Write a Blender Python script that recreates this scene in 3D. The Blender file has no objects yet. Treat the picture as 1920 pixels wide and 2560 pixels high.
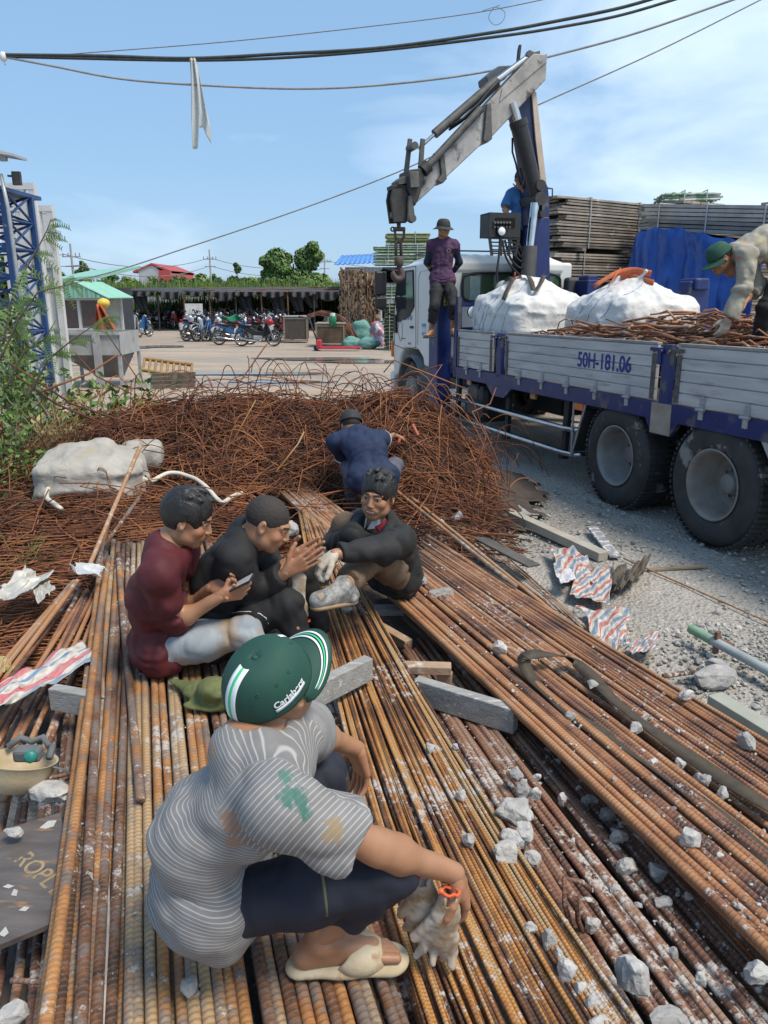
import bpy,bmesh,math,random
import numpy as np
from mathutils import Vector,Matrix
R=math.radians
PI=math.pi
sc=bpy.context.scene
col=sc.collection
# ---------------------------------------------------------------- camera
F=1900.0;PITCH=R(16);H=1.95
cd=bpy.data.cameras.new("camera");cam=bpy.data.objects.new("camera",cd);col.objects.link(cam)
cd.sensor_fit='HORIZONTAL';cd.sensor_width=36;cd.lens=36*F/1920;cd.clip_end=3000;cd.clip_start=.05
cam.location=(0,0,H);cam.rotation_euler=(R(90)-PITCH,0,0)
sc.camera=cam
# ---------------------------------------------------------------- world
SUN_EL,SUN_AZ=R(62),R(125)          # azimuth measured from +Y towards +X
w=bpy.data.worlds.new("World");sc.world=w;w.use_nodes=True
nt=w.node_tree;nt.nodes.clear();N=nt.nodes.new;L=nt.links.new
sky=N('ShaderNodeTexSky');sky.sky_type='NISHITA';sky.sun_disc=False
sky.sun_elevation=SUN_EL;sky.sun_rotation=SUN_AZ;sky.air_density=1.0;sky.dust_density=.6;sky.ozone_density=1.5
tc=N('ShaderNodeTexCoord');sep=N('ShaderNodeSeparateXYZ');L(tc.outputs['Generated'],sep.inputs[0])
mp=N('ShaderNodeMapping');mp.inputs['Scale'].default_value=(1.3,1.3,4.2);L(tc.outputs['Generated'],mp.inputs[0])
n1=N('ShaderNodeTexNoise');n1.inputs['Scale'].default_value=2.1;n1.inputs['Detail'].default_value=7;n1.inputs['Roughness'].default_value=.52;n1.inputs['Distortion'].default_value=.5
L(mp.outputs[0],n1.inputs['Vector'])
mr=N('ShaderNodeMapRange');mr.inputs[1].default_value=-.12;mr.inputs[2].default_value=.42;mr.inputs[3].default_value=-.17;mr.inputs[4].default_value=.27
L(sep.outputs['X'],mr.inputs[0])
ad=N('ShaderNodeMath');ad.operation='ADD';L(n1.outputs['Fac'],ad.inputs[0]);L(mr.outputs[0],ad.inputs[1])
cr=N('ShaderNodeValToRGB');cr.color_ramp.elements[0].position=.42;cr.color_ramp.elements[1].position=.84
cr.color_ramp.elements[0].color=(0,0,0,1);cr.color_ramp.elements[1].color=(1,1,1,1)
L(ad.outputs[0],cr.inputs[0])
# broad thin veil of cloud over the whole sky, brighter to the right
veil=N('ShaderNodeMix');veil.data_type='RGBA';veil.inputs[0].default_value=.62
L(sky.outputs[0],veil.inputs[6]);veil.inputs[7].default_value=(2.8,4.9,7.7,1)
mx=N('ShaderNodeMix');mx.data_type='RGBA';L(cr.outputs[0],mx.inputs[0]);L(veil.outputs[2],mx.inputs[6]);mx.inputs[7].default_value=(7.0,8.5,10.0,1)
bg=N('ShaderNodeBackground');bg.inputs[1].default_value=.092;L(mx.outputs[2],bg.inputs[0])
out=N('ShaderNodeOutputWorld');L(bg.outputs[0],out.inputs[0])
# ---------------------------------------------------------------- sun (high thin overcast: soft)
sd=bpy.data.lights.new("sun",'SUN');sd.energy=2.9;sd.angle=R(18);sd.color=(1,.90,.77)
so=bpy.data.objects.new("sun",sd);col.objects.link(so)
sdir=Vector((math.sin(SUN_AZ)*math.cos(SUN_EL),math.cos(SUN_AZ)*math.cos(SUN_EL),math.sin(SUN_EL)))
so.rotation_euler=sdir.to_track_quat('Z','Y').to_euler();so.location=sdir*50
vs=sc.view_settings;vs.view_transform='Standard';vs.look='None';vs.gamma=1;vs.exposure=.48

# ================================================================ helpers
def ray(px,py):
    x=(px-960)/F;v=(1280-py)/F
    return Vector((x,math.cos(PITCH)+v*math.sin(PITCH),-math.sin(PITCH)+v*math.cos(PITCH)))
C0=Vector((0,0,H))
def D(px,py,d):                       # the point of the pixel's ray at distance d (world y)
    r=ray(px,py);return C0+r*(d/r.y)
def G(px,py,z=0.):                    # ... at height z
    r=ray(px,py);return C0+r*((z-H)/r.z)
def chn(p,px,py,ln,far=1):          # ... at distance ln from p
    r=ray(px,py).normalized();q=p-C0;b=q.dot(r);c=q.length_squared-ln*ln;d=b*b-c
    t=b if d<0 else b+far*math.sqrt(d)
    x=C0+r*t
    return x if d>=0 else p+(x-p).normalized()*ln
V=Vector
def rnd(a,b):return random.uniform(a,b)

# ---- value noise (numpy)
_rs=np.random.RandomState(7);_T=_rs.rand(32,32,32).astype(np.float32)*2-1
def vnoise(P):
    P=np.asarray(P,dtype=np.float32)+1000
    i=np.floor(P).astype(np.int64);f=P-i;f=f*f*(3-2*f);i&=31;j=(i+1)&31
    x0,y0,z0=i[...,0],i[...,1],i[...,2];x1,y1,z1=j[...,0],j[...,1],j[...,2]
    u,v,w_=f[...,0],f[...,1],f[...,2]
    a=_T[x0,y0,z0]*(1-u)+_T[x1,y0,z0]*u;b=_T[x0,y1,z0]*(1-u)+_T[x1,y1,z0]*u
    c=_T[x0,y0,z1]*(1-u)+_T[x1,y0,z1]*u;d=_T[x0,y1,z1]*(1-u)+_T[x1,y1,z1]*u
    e=a*(1-v)+b*v;g=c*(1-v)+d*v
    return e*(1-w_)+g*w_
def fbm(P,o=3):
    P=np.asarray(P,dtype=np.float32);s=0;a=1
    for k in range(o):s=s+a*vnoise(P*(2**k)+k*17.3);a*=.5
    return s

# ---- mesh building
def build_mesh(name,verts,faces,mats=None,fmat=None,smooth=True,uv=None,attrs=None):
    me=bpy.data.meshes.new(name)
    me.from_pydata([tuple(v)for v in verts]if not isinstance(verts,np.ndarray)else verts.tolist(),[],faces if not isinstance(faces,np.ndarray)else faces.tolist())
    if mats:
        for m in(mats if isinstance(mats,(list,tuple))else[mats]):me.materials.append(m)
    if fmat is not None:me.polygons.foreach_set('material_index',np.asarray(fmat,dtype=np.int32))
    if smooth is True:me.polygons.foreach_set('use_smooth',np.ones(len(me.polygons),dtype=bool))
    elif smooth is not False:me.polygons.foreach_set('use_smooth',np.asarray(smooth,dtype=bool))
    if uv is not None:
        ul=me.uv_layers.new(name='UVMap');vi=np.empty(len(me.loops),dtype=np.int32);me.loops.foreach_get('vertex_index',vi)
        ul.data.foreach_set('uv',np.asarray(uv,dtype=np.float32)[vi].ravel())
    for k,a in(attrs or{}).items():
        a=np.asarray(a,dtype=np.float32)
        if a.ndim==1:at=me.attributes.new(k,'FLOAT','POINT');at.data.foreach_set('value',a)
        else:
            at=me.attributes.new(k,'FLOAT_COLOR','POINT');c4=np.ones((len(a),4),dtype=np.float32);c4[:,:3]=a[:,:3];at.data.foreach_set('color',c4.ravel())
    me.update();return me
def root_loc(o):
    while o.parent:o=o.parent
    return o.location.copy()
def tag(o,label=None,cat=None,group=None,kind=None):
    if label:o['label']=label
    if cat:o['category']=cat
    if group:o['group']=group
    if kind:o['kind']=kind
    return o
def link(name,me,parent=None,world=True):
    o=bpy.data.objects.new(name,me);col.objects.link(o)
    if parent is not None:
        if world:me.transform(Matrix.Translation(-root_loc(parent)))
        o.parent=parent
    return o
def thing(name,label,cat,loc=(0,0,0),group=None,rotz=0):
    o=bpy.data.objects.new(name,None);col.objects.link(o);o.location=loc;o.rotation_euler=(0,0,rotz);o.empty_display_size=.1
    return tag(o,label,cat,group)
def frame(a,b):
    z=(V(b)-V(a));ln=z.length;z=z/ln if ln>1e-9 else V((0,0,1))
    x=z.orthogonal().normalized();y=z.cross(x);return x,y,z,ln
class MB:
    def __init__(s):s.v=[];s.f=[];s.m=[];s.sm=[];s.uv=[];s.r=[];s.cur=.5;s.mi=0
    def add(s,vs,fs,smooth=False,uv=None):
        n=len(s.v);s.v+=[tuple(p)for p in vs];s.f+=[tuple(i+n for i in f)for f in fs]
        s.m+=[s.mi]*len(fs);s.sm+=[smooth]*len(fs);s.uv+=uv if uv else[(0,0)]*len(vs);s.r+=[s.cur]*len(vs)
        return s
    def box(s,c,d,rot=None,bev=0.):
        c=V(c);x,y,z=d[0]/2,d[1]/2,d[2]/2
        if rot is None:rot=Matrix.Identity(3)
        elif isinstance(rot,(int,float)):rot=Matrix.Rotation(rot,3,'Z')
        if bev<=0:
            P=[V((i,j,k))for k in(-z,z)for j in(-y,y)for i in(-x,x)]
            return s.add([c+rot@p for p in P],[(0,2,3,1),(4,5,7,6),(0,1,5,4),(2,6,7,3),(0,4,6,2),(1,3,7,5)])
        bm=bmesh.new();bmesh.ops.create_cube(bm,size=1);bmesh.ops.scale(bm,vec=d,verts=bm.verts)
        bmesh.ops.bevel(bm,geom=bm.edges[:],offset=min(bev,min(x,y,z)*.9),segments=2,affect='EDGES',profile=.5)
        bm.verts.index_update();vs=[c+rot@v.co for v in bm.verts];fs=[[v.index for v in f.verts]for f in bm.faces];bm.free()
        return s.add(vs,fs)
    def cyl(s,a,b,r,r2=None,n=12,cap=True,smooth=True):
        r2=r if r2 is None else r2;x,y,z,ln=frame(a,b);a=V(a);b=V(b);P=[]
        for k in range(n):t=2*PI*k/n;d=x*math.cos(t)+y*math.sin(t);P+=[a+d*r,b+d*r2]
        uv=[]
        for k in range(n):uv+=[(0,k/n),(ln,k/n)]
        s.add(P,[(2*k,2*((k+1)%n),2*((k+1)%n)+1,2*k+1)for k in range(n)],smooth,uv)
        if cap:s.add(P[0::2],[tuple(range(n))[::-1]]);s.add(P[1::2],[tuple(range(n))])
        return s
    def tube(s,pts,r,n=6,cap=True,smooth=True,u0=0.):
        pts=[V(p)for p in pts];m=len(pts);rr=r if isinstance(r,(list,tuple))else[r]*m;P=[];uv=[];u=u0;px=None
        for i,p in enumerate(pts):
            t=(pts[min(i+1,m-1)]-pts[max(i-1,0)])
            t=t.normalized()if t.length>1e-9 else V((0,0,1))
            if px is None:px=t.orthogonal().normalized()
            px=px-t*px.dot(t);px=px.normalized()if px.length>1e-6 else t.orthogonal().normalized();py=t.cross(px)
            if i:u+=(p-pts[i-1]).length
            for k in range(n):a=2*PI*k/n;P.append(p+(px*math.cos(a)+py*math.sin(a))*rr[i]);uv.append((u,k/n))
        fs=[(i*n+k,i*n+(k+1)%n,(i+1)*n+(k+1)%n,(i+1)*n+k)for i in range(m-1)for k in range(n)]
        if cap:fs+=[tuple(range(n))[::-1],tuple((m-1)*n+k for k in range(n))]
        return s.add(P,fs,smooth,uv)
    def lathe(s,c,ax,prof,n=24,smooth=True,close=False):   # prof: (distance along ax, radius)
        c=V(c);x,y,z,_=frame((0,0,0),ax);P=[]
        for h,r in prof:
            for k in range(n):a=2*PI*k/n;P.append(c+z*h+(x*math.cos(a)+y*math.sin(a))*r)
        m=len(prof);fs=[(i*n+k,i*n+(k+1)%n,(i+1)*n+(k+1)%n,(i+1)*n+k)for i in range(m-1)for k in range(n)]
        if close:fs+=[((m-1)*n+k,(m-1)*n+(k+1)%n,(k+1)%n,k)for k in range(n)]
        return s.add(P,fs,smooth)
    def ball(s,c,r,n=12,m=8,rot=None,noise=0,seed=0):
        c=V(c);r=V((r,r,r))if isinstance(r,(int,float))else V(r);P=[]
        for i in range(m+1):
            th=PI*i/m
            for k in range(n):a=2*PI*k/n;P.append(V((math.sin(th)*math.cos(a),math.sin(th)*math.sin(a),math.cos(th))))
        if noise:
            nn=fbm(np.array([tuple(p*1.4+V((seed,seed*.7,0)))for p in P]),3);P=[p*(1+noise*float(q))for p,q in zip(P,nn)]
        P=[V((p.x*r.x,p.y*r.y,p.z*r.z))for p in P]
        if rot:P=[rot@p for p in P]
        return s.add([c+p for p in P],[(i*n+k,(i+1)*n+k,(i+1)*n+(k+1)%n,i*n+(k+1)%n)for i in range(m)for k in range(n)],True)
    def prism(s,poly,off,smooth=False):   # polygon (3d points) extruded by the vector off
        poly=[V(p)for p in poly];n=len(poly);off=V(off);P=poly+[p+off for p in poly]
        return s.add(P,[tuple(range(n)),tuple(range(2*n-1,n-1,-1))]+[(k,k+n,(k+1)%n+n,(k+1)%n)for k in range(n)],smooth)
    def grid(s,fn,nu,nv,smooth=True,closeu=False):
        P=[fn(i/(nu-(0 if closeu else 1)),j/(nv-1))for j in range(nv)for i in range(nu)]
        uv=[(i/(nu-1),j/(nv-1))for j in range(nv)for i in range(nu)]
        fs=[(j*nu+i,j*nu+(i+1)%nu,(j+1)*nu+(i+1)%nu,(j+1)*nu+i)for j in range(nv-1)for i in range(nu if closeu else nu-1)]
        return s.add(P,fs,smooth,uv)
    def mesh(s,name,mats):
        return build_mesh(name,s.v,s.f,mats,s.m,s.sm,s.uv,{'rnd':s.r})
    def build(s,name,mats,parent=None,world=True):return link(name,s.mesh(name,mats),parent,world)
def solid(me,t):                        # give a sheet its thickness
    bm=bmesh.new();bm.from_mesh(me);bmesh.ops.recalc_face_normals(bm,faces=bm.faces[:]);bm.normal_update();fs=bm.faces[:];be=[e for e in bm.edges if e.is_boundary];ul=bm.loops.layers.uv.active
    nv={v:bm.verts.new(v.co-v.normal*t)for v in bm.verts[:]}
    for v,w_ in nv.items():
        for ly in list(bm.verts.layers.float.values()):w_[ly]=v[ly]
    for f in fs:
        g=bm.faces.new([nv[v]for v in reversed(f.verts[:])]);g.smooth=f.smooth;g.material_index=f.material_index
        if ul:
            d={nv[l_.vert]:l_[ul].uv.copy()for l_ in f.loops}
            for l_ in g.loops:l_[ul].uv=d[l_.vert]
    for e in be:a,b=e.verts;bm.faces.new((a,b,nv[b],nv[a]))
    bmesh.ops.recalc_face_normals(bm,faces=bm.faces[:]);bm.to_mesh(me);bm.free();return me

# ---- materials
MATS={}
def rgb(c):return(c[0],c[1],c[2],1)
def mat(name,c1,c2=None,rough=.8,metal=0.,scale=6.,bump=.15,bs=60.,c3=None,t3=.62,s3=3.,rv=0.,coord='Object',dist=.01,det=5,sss=0,colattr=False,ribs=None,spec=None,stretch=None,rfac=.3,w3=.06):
    """c1..c2 mixed by noise, c3 a stain that shows above the threshold t3, rv random darkening by the 'rnd' attribute"""
    m=bpy.data.materials.new(name);m.use_nodes=True;t=m.node_tree;n=t.nodes;b=n['Principled BSDF'];l=t.links.new
    c2=c2 or tuple(x*.75 for x in c1)
    tc=n.new('ShaderNodeTexCoord');src=tc.outputs[coord]
    if stretch:
        mp=n.new('ShaderNodeMapping');mp.inputs['Scale'].default_value=stretch;l(src,mp.inputs[0]);src=mp.outputs[0]
    def noise(sc_,d=det):
        q=n.new('ShaderNodeTexNoise');q.inputs['Scale'].default_value=sc_;q.inputs['Detail'].default_value=d;q.inputs['Roughness'].default_value=.6;l(src,q.inputs['Vector']);return q
    def mix(f,a,b_):
        q=n.new('ShaderNodeMix');q.data_type='RGBA'
        if isinstance(f,(int,float)):q.inputs[0].default_value=f
        else:l(f,q.inputs[0])
        for i,x in((6,a),(7,b_)):
            if isinstance(x,tuple):q.inputs[i].default_value=rgb(x)
            else:l(x,q.inputs[i])
        return q.outputs[2]
    def ramp(f,a,b_):
        q=n.new('ShaderNodeMapRange');q.inputs[1].default_value=a;q.inputs[2].default_value=b_;l(f,q.inputs[0]);return q.outputs[0]
    na=noise(scale)
    c=mix(ramp(na.outputs['Fac'],.35,.65),c1,c2)
    if c3:
        ns=noise(s3);c=mix(ramp(ns.outputs['Fac'],t3,t3+w3),c,c3)
    if rv:
        at=n.new('ShaderNodeAttribute');at.attribute_name='rnd'
        q=n.new('ShaderNodeMapRange');q.inputs[3].default_value=1-rv;q.inputs[4].default_value=1+rv;l(at.outputs['Fac'],q.inputs[0])
        mm=n.new('ShaderNodeVectorMath');mm.operation='SCALE';l(c,mm.inputs[0]);l(q.outputs[0],mm.inputs['Scale']);c=mm.outputs[0]
    if colattr:
        at=n.new('ShaderNodeAttribute');at.attribute_name='Col'
        q=n.new('ShaderNodeMix');q.data_type='RGBA';q.blend_type='MULTIPLY';q.inputs[0].default_value=1;l(c,q.inputs[6]);l(at.outputs['Color'],q.inputs[7]);c=q.outputs[2]
    m['_c']=1
    l(c,b.inputs['Base Color'])
    b.inputs['Metallic'].default_value=metal
    rr=n.new('ShaderNodeMapRange');rr.inputs[3].default_value=max(0,rough-rfac*rough);rr.inputs[4].default_value=min(1,rough+rfac*rough);l(na.outputs['Fac'],rr.inputs[0]);l(rr.outputs[0],b.inputs['Roughness'])
    if bump:
        nb=noise(bs,4);bp=n.new('ShaderNodeBump');bp.inputs['Strength'].default_value=bump;bp.inputs['Distance'].default_value=dist;l(nb.outputs['Fac'],bp.inputs['Height']);l(bp.outputs[0],b.inputs['Normal'])
    if sss:b.inputs['Subsurface Weight'].default_value=sss;b.inputs['Subsurface Scale'].default_value=.02
    if spec is not None:b.inputs['Specular IOR Level'].default_value=spec
    MATS[name]=m;return m
def glassy(name,c,rough=.05,trans=0.,alpha=1.):
    m=bpy.data.materials.new(name);m.use_nodes=True;b=m.node_tree.nodes['Principled BSDF'];b.inputs['Base Color'].default_value=rgb(c);b.inputs['Roughness'].default_value=rough
    b.inputs['Transmission Weight'].default_value=trans;b.inputs['Alpha'].default_value=alpha;return m

# ---- rusty steel: colour per bar from 'rnd', ribs from the UV's length coordinate
def rust_mat(name,cols,rib=0.,ribw=.5,dust=0.,rough=.75,ribcol=None,ribmix=.5,clump=4.):
    m=bpy.data.materials.new(name);m.use_nodes=True;t=m.node_tree;n=t.nodes;b=n['Principled BSDF'];l=t.links.new
    tc=n.new('ShaderNodeTexCoord');at=n.new('ShaderNodeAttribute');at.attribute_name='rnd'
    def noise(s_,d=5,r=.6):
        q=n.new('ShaderNodeTexNoise');q.inputs['Scale'].default_value=s_;q.inputs['Detail'].default_value=d;q.inputs['Roughness'].default_value=r;l(tc.outputs['Object'],q.inputs['Vector']);return q.outputs['Fac']
    a=noise(clump);ad=n.new('ShaderNodeMath');ad.operation='MULTIPLY_ADD';ad.inputs[1].default_value=1.9;ad.inputs[2].default_value=-.95;l(a,ad.inputs[0])
    a2=n.new('ShaderNodeMath');a2.operation='ADD';l(ad.outputs[0],a2.inputs[0]);l(at.outputs['Fac'],a2.inputs[1])
    fine=noise(70,3);f2=n.new('ShaderNodeMath');f2.operation='MULTIPLY_ADD';f2.inputs[1].default_value=.5;f2.inputs[2].default_value=-.25;l(fine,f2.inputs[0])
    a3=n.new('ShaderNodeMath');a3.operation='ADD';a3.use_clamp=True;l(a2.outputs[0],a3.inputs[0]);l(f2.outputs[0],a3.inputs[1])
    cr=n.new('ShaderNodeValToRGB');e=cr.color_ramp.elements;e[0].color=rgb(cols[0]);e[1].color=rgb(cols[-1])
    for i,c in enumerate(cols[1:-1]):x=e.new((i+1)/(len(cols)-1));x.color=rgb(c)
    l(a3.outputs[0],cr.inputs[0]);c=cr.outputs[0];hgt=fine
    if rib:
        wv=n.new('ShaderNodeSeparateXYZ');l(tc.outputs['UV'],wv.inputs[0])
        s1=n.new('ShaderNodeMath');s1.operation='MULTIPLY_ADD';s1.inputs[1].default_value=2*PI/rib;l(wv.outputs[0],s1.inputs[0])
        s2=n.new('ShaderNodeMath');s2.operation='MULTIPLY';s2.inputs[1].default_value=2*PI;l(wv.outputs[1],s2.inputs[0])
        s3=n.new('ShaderNodeMath');s3.operation='SINE';l(s2.outputs[0],s3.inputs[0]);s4=n.new('ShaderNodeMath');s4.operation='MULTIPLY';s4.inputs[1].default_value=1.6;l(s3.outputs[0],s4.inputs[0]);l(s4.outputs[0],s1.inputs[2])
        sn=n.new('ShaderNodeMath');sn.operation='SINE';l(s1.outputs[0],sn.inputs[0])
        mr=n.new('ShaderNodeMapRange');mr.inputs[1].default_value=-.1;mr.inputs[2].default_value=.7;l(sn.outputs[0],mr.inputs[0]);hgt=mr.outputs[0]
        fr=n.new('ShaderNodeMath');fr.operation='MULTIPLY';fr.inputs[1].default_value=ribmix;l(mr.outputs[0],fr.inputs[0])
        q=n.new('ShaderNodeMix');q.data_type='RGBA';l(fr.outputs[0],q.inputs[0]);l(c,q.inputs[6]);q.inputs[7].default_value=rgb(ribcol or(.2,.17,.15));c=q.outputs[2]
    if dust:
        d=noise(26,6,.75);d2=noise(2.2,2);dm=n.new('ShaderNodeMath');dm.operation='MULTIPLY_ADD';dm.inputs[1].default_value=.55;l(d2,dm.inputs[0]);l(d,dm.inputs[2])
        mr=n.new('ShaderNodeMapRange');mr.inputs[1].default_value=.98-dust*.3;mr.inputs[2].default_value=1.03-dust*.3;l(dm.outputs[0],mr.inputs[0])
        q=n.new('ShaderNodeMix');q.data_type='RGBA';l(mr.outputs[0],q.inputs[0]);l(c,q.inputs[6]);q.inputs[7].default_value=(.46,.42,.38,1);c=q.outputs[2]
    l(c,b.inputs['Base Color']);b.inputs['Roughness'].default_value=rough;b.inputs['Metallic'].default_value=.12
    bp=n.new('ShaderNodeBump');bp.inputs['Strength'].default_value=.55 if rib else .3;bp.inputs['Distance'].default_value=.004 if rib else .002;l(hgt,bp.inputs['Height']);l(bp.outputs[0],b.inputs['Normal'])
    MATS[name]=m;return m

# ================================================================ signed distance bodies
class Sdf:
    def __init__(s,h):s.h=h;s.p=[];s.post=[]
    def cone(s,a,b,ra,rb=None,k=.02,sub=False,fl=None):      # fl = (axis, factor): flatter along axis
        rb=ra if rb is None else rb;s.p.append(('c',np.array(a,dtype=np.float32),np.array(b,dtype=np.float32),ra,rb,k,sub,fl));return s
    def chain(s,pts,rr,k=.02,fl=None):
        for i in range(len(pts)-1):s.cone(pts[i],pts[i+1],rr[i],rr[i+1],k,fl=fl)
        return s
    def ell(s,c,r,M=None,k=.02,sub=False):
        r=(r,r,r)if isinstance(r,(int,float))else r
        s.p.append(('e',np.array(c,dtype=np.float32),np.array(r,dtype=np.float32),np.array(M,dtype=np.float32)if M is not None else np.eye(3,dtype=np.float32),0,k,sub,None));return s
    def box(s,c,r,M=None,rd=.01,k=.01,sub=False):
        s.p.append(('b',np.array(c,dtype=np.float32),np.array(r,dtype=np.float32),np.array(M,dtype=np.float32)if M is not None else np.eye(3,dtype=np.float32),rd,k,sub,None));return s
    def bb(s,q):
        if q[0]=='c':m=max(q[3],q[4]);return np.minimum(q[1],q[2])-m,np.maximum(q[1],q[2])+m
        m=float(np.linalg.norm(q[2]))+(q[4]or 0)if q[0]=='b' else float(max(q[2]));return q[1]-m,q[1]+m
    def run(s,disp=None,smooth=1,flip=False):
        bbs=[s.bb(q)for q in s.p];add=[b for b,q in zip(bbs,s.p)if not q[6]]
        lo=np.min([b[0]for b in add],0)-4*s.h;hi=np.max([b[1]for b in add],0)+4*s.h
        n=np.ceil((hi-lo)/s.h).astype(int)+1;Fd=np.full(n,.3,dtype=np.float32)
        ax=[lo[i]+np.arange(n[i],dtype=np.float32)*s.h for i in range(3)]
        for q,(b0,b1)in zip(s.p,bbs):
            k=q[5];pad=k+3*s.h
            i0=np.clip(np.floor((b0-pad-lo)/s.h).astype(int),0,n-1);i1=np.clip(np.ceil((b1+pad-lo)/s.h).astype(int)+1,1,n)
            if(i1<=i0).any():continue
            sl=tuple(slice(i0[i],i1[i])for i in range(3))
            X,Y,Z=np.meshgrid(ax[0][sl[0]],ax[1][sl[1]],ax[2][sl[2]],indexing='ij',sparse=True)
            if q[0]=='c':
                a,b,ra,rb=q[1],q[2],q[3],q[4];d=b-a;L2=float(d@d)+1e-12
                px,py,pz=X-a[0],Y-a[1],Z-a[2]
                t=np.clip((px*d[0]+py*d[1]+pz*d[2])/L2,0,1)
                px=px-t*d[0];py=py-t*d[1];pz=pz-t*d[2]
                if q[7]is not None:
                    u=np.array(q[7][0],dtype=np.float32);u/=np.linalg.norm(u);g=(1/q[7][1]-1);w_=(px*u[0]+py*u[1]+pz*u[2])*g
                    px=px+w_*u[0];py=py+w_*u[1];pz=pz+w_*u[2]
                dist=np.sqrt(px*px+py*py+pz*pz)-(ra+t*(rb-ra))
            else:
                c,r,M=q[1],q[2],q[3];px,py,pz=X-c[0],Y-c[1],Z-c[2]
                lx=px*M[0,0]+py*M[1,0]+pz*M[2,0];ly=px*M[0,1]+py*M[1,1]+pz*M[2,1];lz=px*M[0,2]+py*M[1,2]+pz*M[2,2]
                if q[0]=='e':
                    k0=np.sqrt((lx/r[0])**2+(ly/r[1])**2+(lz/r[2])**2);k1=np.sqrt((lx/r[0]**2)**2+(ly/r[1]**2)**2+(lz/r[2]**2)**2)+1e-9
                    dist=k0*(k0-1)/k1
                else:
                    rd=q[4];qx,qy,qz=abs(lx)-r[0]+rd,abs(ly)-r[1]+rd,abs(lz)-r[2]+rd
                    dist=np.sqrt(np.maximum(qx,0)**2+np.maximum(qy,0)**2+np.maximum(qz,0)**2)+np.minimum(np.maximum(qx,np.maximum(qy,qz)),0)-rd
            A=Fd[sl]
            if q[6]:
                dist=-dist;hh=np.maximum(k-abs(A-dist),0)/k;Fd[sl]=np.maximum(A,dist)+hh*hh*k*.25
            else:
                hh=np.maximum(k-abs(A-dist),0)/k;Fd[sl]=np.minimum(A,dist)-hh*hh*k*.25
        if disp is not None:
            near=np.nonzero(abs(Fd)<.03);P=np.stack([ax[i][near[i]]for i in range(3)],-1);Fd[near]+=disp(P).astype(np.float32)
        for g in s.post:near=np.nonzero(Fd<4*s.h);P=np.stack([ax[i][near[i]]for i in range(3)],-1);Fd[near]=np.maximum(Fd[near],g(P))
        return surfnet(Fd,lo,s.h,smooth)
def surfnet(Fd,lo,h,it=1):
    S=Fd<0;n=np.array(Fd.shape)
    c=np.zeros(n-1,dtype=np.int8)
    for i in(0,1):
        for j in(0,1):
            for k in(0,1):c+=S[i:n[0]-1+i,j:n[1]-1+j,k:n[2]-1+k]
    idx=np.nonzero((c>0)&(c<8));m=len(idx[0]);I=np.stack(idx,-1)
    id_=np.full(n-1,-1,dtype=np.int64);id_[idx]=np.arange(m)
    acc=np.zeros((m,3));cnt=np.zeros(m)
    cor=[(i,j,k)for i in(0,1)for j in(0,1)for k in(0,1)]
    for a in cor:
        for d in range(3):
            if a[d]:continue
            b=list(a);b[d]=1
            fa=Fd[I[:,0]+a[0],I[:,1]+a[1],I[:,2]+a[2]];fb=Fd[I[:,0]+b[0],I[:,1]+b[1],I[:,2]+b[2]]
            x=(fa<0)!=(fb<0);t=np.where(x,fa/np.where(x,fa-fb,1),0)
            p=np.tile(np.array(a,dtype=float),(m,1));p[:,d]+=t;acc+=p*x[:,None];cnt+=x
    P=(I+acc/cnt[:,None])*h+lo
    fs=[]
    for d in range(3):
        e1,e2=(d+1)%3,(d+2)%3
        sl0=[slice(1,n[i]-1)for i in range(3)];sl0[d]=slice(0,n[d]-1);sl1=list(sl0);sl1[d]=slice(1,n[d])
        A=S[tuple(sl0)];B=S[tuple(sl1)]
        X=np.stack(np.nonzero(A!=B),-1)
        if not len(X):continue
        fl=A[tuple(X.T)];o=np.array([1,1,1]);o[d]=0;X=X+o
        def g(u,v):
            Y=X.copy();Y[:,e1]-=u;Y[:,e2]-=v;return id_[tuple(Y.T)]
        q=np.stack([g(1,1),g(0,1),g(0,0),g(1,0)],-1)
        q=np.where(fl[:,None],q,q[:,::-1]);q=q[(q>=0).all(1)];fs.append(q)
    Q=np.concatenate(fs)
    E=np.concatenate([Q[:,[0,1]],Q[:,[1,2]],Q[:,[2,3]],Q[:,[3,0]]])
    for _ in range(it):
        s_=np.zeros_like(P);k_=np.bincount(E[:,0],minlength=m).astype(float)
        for x in range(3):s_[:,x]=np.bincount(E[:,0],weights=P[E[:,1],x],minlength=m)
        P=P*.5+s_/np.maximum(k_,1)[:,None]*.5
    return P,Q
def joinm(parts):
    vs=[];fs=[];n=0
    for P,Q in parts:vs.append(P);fs.append(Q+n);n+=len(P)
    return np.concatenate(vs),np.concatenate(fs)

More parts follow.
